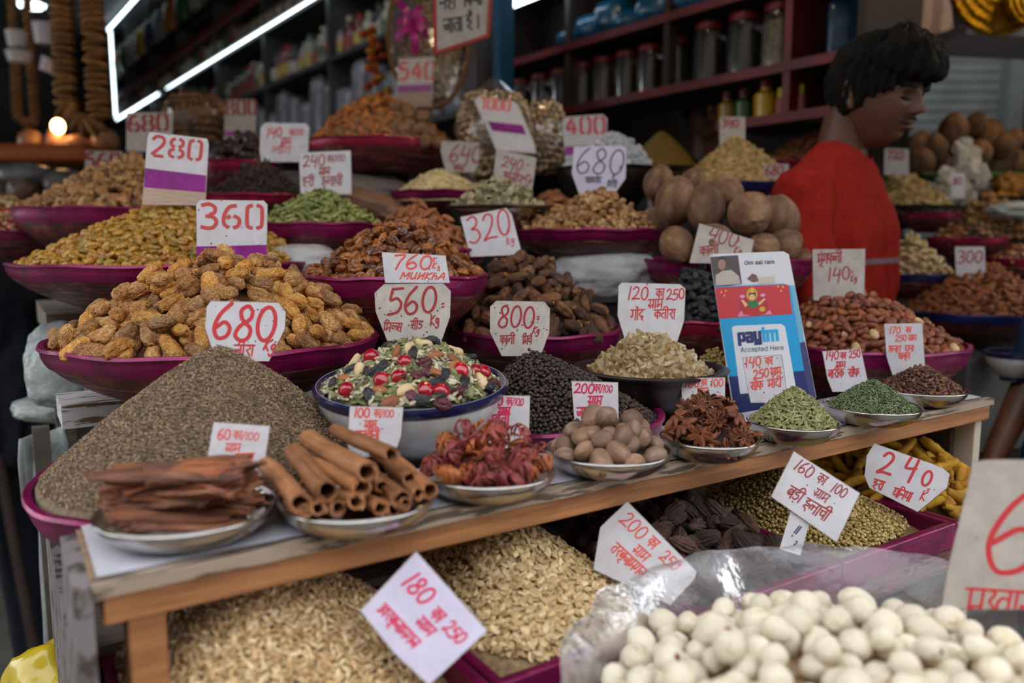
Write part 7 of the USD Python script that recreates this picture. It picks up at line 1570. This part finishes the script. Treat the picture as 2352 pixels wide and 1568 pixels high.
rbowl('dark bowl of golden fried pieces at the right edge', 2335, 458, 88, 2.5, .05, 'dark', (2330, 405), 'golden_figs', 'golden brown dried pieces in the bowl at the right edge', 'dried pieces', mk(3, lambda i: (blob((.036, .03, .022), 3, .25, 1.6, i), mat('golden_fig', (176, 124, 44), (132, 86, 28), rand=.2, scale=60, bump=.4), True)), .024, fill('gf', (116, 76, 26)))
for i, (x, y, w) in enumerate(((2190, 297, 62), (2240, 285, 46), (2270, 312, 66), (2150, 335, 50), (2110, 330, 50), (2205, 335, 54), (2115, 372, 58), (2165, 378, 44), (2290, 368, 62), (2310, 335, 50), (2328, 322, 44), (2335, 375, 50), (2250, 350, 50), (2230, 380, 50))):
    Y = 2.62 + .03 * (i % 3); copy_of(coconuts[0][i % 4], 'coconut', mat4(rotz(i) @ rotx(.5 * math.sin(i)), P(x, y, Y), w * Y / F_PX / .092), 'light brown dried coconut in the pile at the right edge', 'coconut', 'dried coconuts in the right-hand stall')
solo('green_mat', tm(rbox(.42, .3, .012, .004)), flat('green_mat', (70, 110, 30)), 'green mat under the right-hand coconuts', 'mat', mat4(None, P(2215, 408, 2.66)))
def candy(label, p, size, seed):
    r = np.random.default_rng(seed); ms = []
    for k in range(34):
        h_ = r.uniform(0, 1); rad = .5 * (1 - .75 * h_); a = r.uniform(0, 6.3); s_ = r.uniform(.22, .42) * (1 - .4 * h_)
        m = tm(rbox(s_, s_ * r.uniform(.6, 1), s_ * r.uniform(.6, 1), .02)); m.apply_transform(mat4(trimesh.transformations.random_rotation_matrix(r.random(3))[:3, :3], (rad * math.cos(a) * r.uniform(.2, 1), rad * math.sin(a) * r.uniform(.2, 1), h_ - .5))); ms.append(man_(m))
    m = tm(m3.Manifold.batch_boolean(ms, m3.OpType.Add)); m.apply_scale(size)
    solo('sugar_lump', m, mat('white_lump', (204, 200, 186), (184, 178, 162), rough=.5, scale=40, bump=.4, rand=0, sss=.2), label, 'sugar lump', mat4(None, p), smooth=25)
def man_(m): return m3.Manifold(m3.Mesh(np.asarray(m.vertices, np.float32), np.asarray(m.faces, np.uint32)))
candy('large jagged white lump of sugar candy standing before the right-hand coconuts', P(2218, 392, 2.45), (.15, .12, .17), 21)
candy('smaller jagged white lump of sugar candy left of the large one', P(2172, 425, 2.42), (.09, .09, .10), 23)
solo('white_bag', blob((.14, .1, .05), 4, .3, 2, 5), poly_w, 'crumpled white bag at the right edge behind the walnuts', 'plastic bag', mat4(None, P(2325, 482, 2.28)), smooth=True)
rt = thing('side_stall', 'dark stepped table of the right-hand stall', 'table', (1.55, 2.25, 0))
for k, (y0, y1, z1) in enumerate(((-.45, -.05, .93), (-.05, .2, 1.04), (.2, .7, 1.16))): part(rt, 'step', boxm((-.62, y0, z1 - .04), (1.2, y1, z1)), shelf_dark); part(rt, 'riser', boxm((-.6, y0 + .02, 0), (1.18, y0 + .04, z1 - .04)), shelf_dark)
for x_ in (-.6, 1.15): part(rt, 'leg', boxm((x_, .6, 0), (x_ + .04, .66, 1.12)), shelf_dark)
c, z, R = place(2330, 812, 62, 1.7); bowl('low yellow-green plastic basin at the right edge below the almonds', c, z, R, .05, 'enamel')
solo('cardboard_box', tm(rbox(.3, .24, .22, .006)), mat('grey_cardboard', (86, 84, 80), (66, 64, 62), scale=6, rand=0), 'grey box under the right-hand almonds', 'box', mat4(rotz(.3), P(2235, 905, 1.9)))
solo('stool', boxm((-.25, -.2, 0), (.3, .2, P(2235, 905, 1.9)[2] - .112)), dark_ply, 'dark low stand under the grey box', 'stand', mat4(rotz(.3), P(2235, 905, 1.9) * [1, 1, 0]))
# rolling shutter, ledge, gold discs
shut = mat('shutter_grey', (150, 154, 152), (128, 132, 130), rough=.5, metallic=.2, scale=4, rand=0)
d1 = UsdGeom.Xform.Define(stage, '/World/door_1'); setdata(d1.GetPrim(), None, None, None, 'structure')
pl_, pr_ = P(2060, 220, 4.6), P(2292, 220, 4.6); z0 = .2
for k in range(40):
    zc = z0 + .054 * k; m = lathe([(0, -.5), (.029, -.5), (.029, .5), (0, .5)], 10); m.apply_scale((1, .45, pr_[0] - pl_[0])); m.apply_transform(mat4(roty(math.pi / 2), ((pl_[0] + pr_[0]) / 2, 4.6, zc)))
    part('/World/door_1', 'slat', m, shut, smooth=40)
part('/World/door_1', 'side_rail', boxm((pr_[0], 4.5, 0), (pr_[0] + .09, 4.66, 2.5)), shut)
part('/World/door_1', 'side_rail', boxm((pl_[0] - .09, 4.5, 0), (pl_[0], 4.66, 2.5)), shut)
led_z = P(2260, 92, 2.75)[2]
solo('ledge', tm(rbox(1.3, .3, .035, .006)), mat('lilac_white_ledge', (190, 182, 198), (176, 168, 186), rand=0), 'lilac-white ledge at the upper right carrying gold discs', 'shelf', mat4(rotz(.16), (P(2160, 100, 2.75) * [1, 1, 0]) + [.62, .1, led_z]))
solo('bracket', boxm((-.02, -.02, 0), (.02, .02, led_z - .018)), shut, 'grey post holding up the lilac-white ledge', 'post', mat4(None, (P(2420, 400, 2.85) * [1, 1, 0])))
solo('cloth', thick([[P(2095 + 95 * u, -40 + 132 * v, 3.0) + [0, .02 * math.sin(u * 14 + 2 * v), 0] for u in np.linspace(0, 1, 14)] for v in np.linspace(0, 1, 5)], .004), mat('pinkish_cloth', (196, 180, 184), (180, 164, 168), rand=0), 'pinkish-white cloth hanging behind the boy at the upper right', 'cloth', smooth=True)
gold = mat('gold_sequin', (214, 170, 40), (140, 96, 14), rough=.25, metallic=.8, scale=90, kind='voronoi', bump=1.0, bscale=140, bdist=.004, rand=.1)
gold2 = mat('bright_gold_centre', (240, 210, 50), (210, 170, 30), rough=.3, metallic=.5, scale=40, rand=0)
for lb, px, py, r in (('large round gold sequin plate on the ledge at the top right', 2285, -20, 102), ('second gold sequin plate at the right edge', 2372, 5, 60)):
    Y = 2.62 - .06 * (r < 80); p = P(px, py, Y); Rm = px_m(r, Y); t = thing('gold_plate', lb, 'gold plate', p, R=rotx(math.radians(80)))
    part(t, 'dish', lathe([(0, 0), (Rm, .0), (Rm, .008), (Rm * .6, .012), (0, .012)], 48), gold, smooth=40)
    for k, q in enumerate((.95, .72, .5)):
        a = np.linspace(0, 2 * math.pi, 49); part(t, 'bead_ring', tube(np.column_stack([q * Rm * np.cos(a), q * Rm * np.sin(a), a * 0 + .014]), .006, 8), gold, smooth=True)
    part(t, 'centre', lathe([(0, .03), (Rm * .3, .024), (Rm * .34, .01), (0, .01)], 32), gold2, smooth=40)
# orange flower string and the red bag under the plank
t = thing('flower_string', 'string of orange marigold flowers left of the gift basket', 'flowers', P(868, 190, 2.75)); fo = [mat(f'marigold_{i}', c, None, scale=120, bump=.8, rand=.2) for i, c in enumerate(((214, 110, 20), (190, 70, 20), (222, 150, 30)))]
for k in range(26): part(t, 'flower', blob((.034, .034, .026), 2, .3, 3, k % 5), fo[k % 3], smooth=False, at=mat4(None, (rb4.normal(0, .022), rb4.normal(0, .012), .17 - .014 * k)))
part(t, 'cord', tube(np.array([(0, 0, -.2), (0, 0, 3.72 - P(868, 190, 2.75)[2])]), .002, 5), shelf_dark)
lump('red_bag', 'bright red cloth bag in the dark under the right end of the plank', P(2105, 1010, 1.3), (.12, .1, .09), mat('red_cloth', (190, 30, 26), (150, 20, 18), rough=.7, rand=0), 'bag', 31)
# ------------------------------------------------------------------ people
def sph(p, r, n=20): return m3.Manifold.sphere(r, n).translate(tuple(map(float, p)))
def bone(a, ra, b, rb): return m3.Manifold.batch_hull([sph(a, ra), sph(b, rb)])
def soft(man, length=.012, it=12):
    m = tm(man.refine_to_length(length)); m = trimesh.Trimesh(m.vertices, m.faces, process=True)
    return trimesh.smoothing.filter_taubin(m, lamb=.5, nu=.53, iterations=it)
def head_mesh():
    m = ico(5); d = np.array(m.vertices); x, y, z = d.T
    r = np.array([.094, .074, .112]); v = d * r
    low = np.clip(-z, 0, 1); v[:, 1] *= 1 - .33 * low ** 1.2; v[:, 0] = np.where((x < .1), v[:, 0] * (1 - .5 * low ** 1.1), v[:, 0] * (1 - .06 * low))
    v[:, 1] *= 1 + .05 * np.clip(z, 0, 1) * (x < .3)
    def g(cx, cy, cz, sx, sy, sz): return np.exp(-((x - cx) / sx) ** 2 - ((y - cy) / sy) ** 2 - ((z - cz) / sz) ** 2)
    add = .010 * g(1, 0, .02, .5, .10, .16) + .021 * g(1, 0, -.17, .5, .115, .11) + .006 * (g(.95, .12, -.22, .4, .07, .06) + g(.95, -.12, -.22, .4, .07, .06))
    add += -.009 * (g(.92, .33, .05, .3, .16, .10) + g(.92, -.33, .05, .3, .16, .10)) + .005 * (g(.93, .3, .19, .4, .25, .06) + g(.93, -.3, .19, .4, .25, .06))
    add += .002 * (g(.8, .5, -.12, .3, .2, .16) + g(.8, -.5, -.12, .3, .2, .16)) + .009 * g(.9, 0, -.385, .4, .2, .045) + .009 * g(.88, 0, -.50, .4, .17, .05) - .004 * g(.9, 0, -.44, .4, .22, .018) + .015 * g(.75, 0, -.74, .4, .28, .16)
    n = d / np.linalg.norm(d, axis=1)[:, None]; v[:, 0] += add * 1.0 * np.clip(x + .2, 0, 1); v += n * (add * .15)[:, None]
    return trimesh.Trimesh(v, m.faces, process=False)
def man_of(m): return m3.Manifold(m3.Mesh(np.asarray(m.vertices, np.float32), np.asarray(m.faces, np.uint32)))
hair_m = mat('black_hair', (13, 12, 12), (7, 6, 6), spec=.2, rough=.6, scale=60, stretch=(1, 1, 6), bump=.8, bscale=160, bdist=.004, rand=0)
def skin(name, c): return mat(name, c, tuple(int(q * .86) for q in c), rough=.5, scale=20, sss=.15, rand=0)
brow_m = flat('eyebrow', (22, 17, 16), .8); lip_m = flat('lips', (92, 50, 40), .5); eye_m = flat('dark_eye', (18, 13, 12), .25); lash = flat('eye_lashes', (16, 12, 12), .7)
def person(label, pos, yaw, hgt, skin_m, shirt_m, trouser_m, head_turn=0.0, nod=0.0, arms=None, stripe=None, glasses=False, grey=None, drop=0.0):
    k = hgt / 1.70
    t = thing('person', label, 'person', pos, R=rotz(yaw), s=k)
    nk, ch, hp = np.array([.0, 0, 1.44]), np.array([0, 0, 1.22]), np.array([0, 0, .93])
    B = []
    B += [bone((-.005, .09, .95), .105, (-.005, -.09, .95), .105), bone((0, .055, 1.08), .095, (0, -.055, 1.08), .095), bone((0, .085, 1.27), .105, (0, -.085, 1.27), .105), bone((-.005, .14, 1.375), .058, (-.005, -.14, 1.375), .058)]
    torso = [m3.Manifold.batch_hull([B[0], B[1]]), m3.Manifold.batch_hull([B[1], B[2]]), m3.Manifold.batch_hull([B[2], B[3]]), bone((-.01, 0, 1.39), .07, (.008, 0, 1.47), .052), bone((-.005, 0, 1.43), .056, (.014, 0, 1.55), .05)]
    legs = []
    for s in (-1, 1):
        legs += [bone((0, s * .09, .92), .09, (.015, s * .1, .5), .062), bone((.015, s * .1, .5), .06, (-.015, s * .1, .1), .042), bone((-.02, s * .1, .05), .042, (.14, s * .115, .03), .03)]
    A = arms or {-1: ((-.01, .19, 1.36), (.02, .235, 1.10), (.14, .2, .92)), 1: ((-.01, .19, 1.36), (.02, .235, 1.10), (.14, .2, .92))}
    arm, slv = [], []
    for s in (-1, 1):
        a, b, c = [np.array(q) * [1, s, 1] for q in A[s]]
        arm += [bone(a, .052, b, .042), bone(b, .041, c, .029)]
        d = (c - b) / np.linalg.norm(c - b); up = np.cross(d, [0, 1, 0]); sd = np.cross(up, d)
        arm.append(m3.Manifold.batch_hull([sph(c + d * .01, .024), sph(c + d * .07 + sd * .025, .014), sph(c + d * .07 - sd * .025, .014)]))
        for q, L in ((-.027, .062), (-.009, .075), (.009, .07), (.027, .055)):
            p0 = c + d * .07 + sd * q; p1 = p0 + d * L * .55 + up * .006; p2 = p0 + d * L + up * .022; arm += [bone(p0, .0095, p1, .0088), bone(p1, .0088, p2, .0075)]
        th0 = c + d * .02 + sd * -.028 * 1; th1 = th0 + d * .04 - sd * .022 + up * .01; arm += [bone(th0, .012, th1, .010), bone(th1, .010, th1 + d * .025 + up * .01, .0085)]
        slv.append(bone(a, .066, a + (b - a) * .78, .062))
    HR = rotz(head_turn) @ roty(nod); hc = np.array([.045, 0, 1.635 - drop]) + np.array([.06 * math.sin(nod) + drop * .3, 0, 0])
    hd = man_of(head_mesh())
    for s in (-1, 1):
        ear = m3.Manifold.batch_hull([sph((-.012, s * .073, .012), .012), sph((-.018, s * .082, .022), .010), sph((-.006, s * .076, -.026), .008), sph((-.022, s * .080, -.002), .009)])
        hd = hd + ear
    M = mat4(HR, hc); hd = hd.transform(M[:3].astype(float))
    body = m3.Manifold.batch_boolean(torso + legs + arm, m3.OpType.Add)
    body_s = man_of(soft(body, .016, 8)) if False else body
    bm = soft(body_s, .014, 14)
    try: whole = tm(man_of(bm) + hd)
    except Exception: whole = join([bm, tm(hd)])
    if len(whole.faces) < 100: whole = join([bm, tm(hd)])
    part(t, 'body', whole, skin_m, smooth=60)
    # hair
    cap = m3.Manifold.sphere(1, 64).scale((.110, .092, .108)).translate((-.010, 0, .030))
    cut = cap.trim_by_plane((-.55, 0, .84), -.022)
    cut = cut - m3.Manifold.sphere(1, 40).scale((.060, .062, .10)).translate((.088, 0, -.055))
    fringe = m3.Manifold.batch_hull([sph((.062, .045, .098), .034), sph((.075, -.04, .100), .034), sph((.106, .03, .066), .022), sph((.110, -.035, .064), .024), sph((.03, 0, .125), .03), sph((.03, -.06, .075), .026), sph((.03, .06, .075), .026)])
    side = [bone((-.03, s * .070, .045), .022, (-.012, s * .074, .0), .010) for s in (-1, 1)]
    hm2 = m3.Manifold.batch_boolean([cut, fringe] + side, m3.OpType.Add); h2 = tm(hm2.refine_to_length(.008)); h2 = trimesh.Trimesh(h2.vertices, h2.faces, process=True); h2 = trimesh.smoothing.filter_taubin(h2, iterations=10)
    v = np.array(h2.vertices); nn = h2.vertex_normals; a = np.arctan2(v[:, 1], v[:, 0] - .02); v = v + nn * (.005 * np.sin(a * 23 + 5 * noise(v * 40)) + .010 * (fbm(v * 45, 3) - .5))[:, None]
    h2 = trimesh.Trimesh(v, h2.faces, process=False); h2.apply_transform(M); part(t, 'hair', h2, grey or hair_m, smooth=True)
    for s in (-1, 1):
        e = blob((.008, .024, .0045), 2, 0); e.apply_transform(M @ mat4(rotz(s * .35), (.0845, s * .030, .003))); part(t, 'eye', e, eye_m, smooth=True)
        lid = tube(np.array([(.0905 - .6 * (q - .0) ** 2 * 12, s * (.016 + q * .03 / .05 * .9), .0035 - .004 * math.sin(q / .05 * math.pi)) for q in np.linspace(0, .05, 8)]), .0016, 6); lid.apply_transform(M); part(t, 'eyelashes', lid, lash, smooth=True)
        bw = tube(np.array([(.0960 - .4 * q * q * 10, s * (.012 + q * .75), .0235 + .006 * math.sin(q / .05 * 2.4)) for q in np.linspace(0, .05, 7)]), np.array([.002, .0032, .0034, .0032, .0028, .002, .001]), 6); bw.apply_transform(M); part(t, 'eyebrow', bw, brow_m, smooth=True)
    ms_ = tube(np.array([(.0965 - 10 * q * q, q, -.036 - 6 * q * q) for q in np.linspace(-.024, .024, 9)]), np.array([.001, .002, .0028, .0032, .0026, .0032, .0028, .002, .001]), 6); ms_.apply_transform(M); part(t, 'moustache', ms_, brow_m, smooth=True, label='faint thin moustache')
    for zz, rr in ((-.0455, .0042), (-.0565, .005)):
        lp = tube(np.array([(.0965 - 14 * q * q, q, zz) for q in np.linspace(-.02, .02, 9)]), rr * .85 * np.sin(np.linspace(.25, math.pi - .25, 9)), 8); lp.apply_transform(M); part(t, 'lips', lp, lip_m, smooth=True)
    if glasses:
        for s in (-1, 1):
            a = np.linspace(0, 2 * math.pi, 25); g_ = tube(np.column_stack([a * 0 + .102, s * .033 + .024 * np.cos(a), .006 + .018 * np.sin(a)]), .0022, 6); g_.apply_transform(M); part(t, 'glasses_rim', g_, lash, smooth=True)
    # clothes
    sh = [m3.Manifold.batch_hull([bone((-.005, .095, .86), .122, (-.005, -.095, .86), .122), bone((0, .065, 1.08), .112, (0, -.065, 1.08), .112)]), m3.Manifold.batch_hull([bone((0, .065, 1.08), .112, (0, -.065, 1.08), .112), bone((0, .09, 1.27), .118, (0, -.09, 1.27), .118)]),
          m3.Manifold.batch_hull([bone((0, .09, 1.27), .118, (0, -.09, 1.27), .118), bone((-.005, .145, 1.375), .066, (-.005, -.145, 1.375), .066), bone((-.012, 0, 1.40), .078, (.0, 0, 1.45), .064)])] + slv
    shirt = soft(m3.Manifold.batch_boolean(sh, m3.OpType.Add), .012, 16); v = np.array(shirt.vertices); n = shirt.vertex_normals
    f_ = .009 * np.sin(v[:, 2] * 14 + v[:, 1] * 70 + v[:, 0] * 50 + 5 * noise(v * 9)) * np.clip((1.33 - v[:, 2]) * 5, 0, 1) + .012 * (fbm(v * 16, 3) - .5); v = v + n * f_[:, None]
    sm = man_of(trimesh.Trimesh(v, shirt.faces, process=False)); neck = m3.Manifold.batch_hull([sph((-.006, 0, 1.49), .060), sph((.045, 0, 1.505), .064), sph((.0, 0, 1.60), .08)])
    sm = (sm - neck).trim_by_plane((0, 0, 1), .80)
    part(t, 'shirt', tm(sm), shirt_m, smooth=50)
    if stripe is not None:
        ring = (sm.trim_by_plane((0, 0, 1), stripe[0])).trim_by_plane((0, 0, -1), -stripe[1]); rv = tm(ring); v = np.array(rv.vertices); ctr = np.array([0, 0]); v[:, :2] *= 1.012; part(t, 'shirt_stripe', trimesh.Trimesh(v, rv.faces, process=False), stripe[2], smooth=50, label='thin grey stripe across the red shirt')
    tr = []
    for s in (-1, 1): tr += [bone((0, s * .09, .92), .105, (.015, s * .1, .5), .082), bone((.015, s * .1, .5), .082, (-.015, s * .1, .1), .068)]
    tr.append(bone((0, .07, .94), .11, (0, -.07, .94), .11)); part(t, 'trousers', soft(m3.Manifold.batch_boolean(tr, m3.OpType.Add), .02, 10), trouser_m, smooth=50)
    return t
red_shirt = mat('red_cotton', (150, 34, 24), (136, 28, 20), rough=.95, scale=40, spec=.15, bump=.2, bscale=300, rand=0)
navy_cloth = mat('dark_navy_cloth', (24, 32, 48), (16, 22, 34), rough=.85, scale=20, rand=0)
hp_ = P(2004, 196, 1.73); BH = 1.61; byaw = math.radians(-40)
base = np.array([hp_[0], hp_[1], 0]) - (rotz(byaw) @ np.array([.06, 0, 0]))
person('young person with thick black hair in a red shirt looking down, standing behind the peanuts', base, byaw, BH, skin('boy_skin', (96, 59, 40)), red_shirt, navy_cloth, math.radians(-16), math.radians(12), drop=.055, stripe=(1.214, 1.226, flat('grey_stripe', (120, 96, 100), .8)))
p = P(1622, 272, 3.35); person('older person with glasses in a dark shirt, dim behind the oat flakes', (p[0], p[1], 0), math.radians(-100), 1.77, skin('brown_skin_2', (120, 82, 62)), mat('dark_print_shirt', (56, 50, 56), (34, 30, 36), scale=60, rand=0), navy_cloth, 0, .1, glasses=True)
p = P(-70, 600, 1.95); person('person in dark navy clothes mostly cut off by the left edge', (p[0], p[1], 0), math.radians(150), 1.36, skin('brown_skin', (112, 70, 46)), navy_cloth, navy_cloth)
p = P(2592, 640, 1.52); person('person in dark blue cut off by the right edge, beside the right-hand almonds', (p[0], p[1], 0), math.radians(190), 1.38, skin('brown_skin', (112, 70, 46)), mat('blue_shirt', (24, 58, 92), (16, 40, 66), rough=.8, rand=0), navy_cloth)
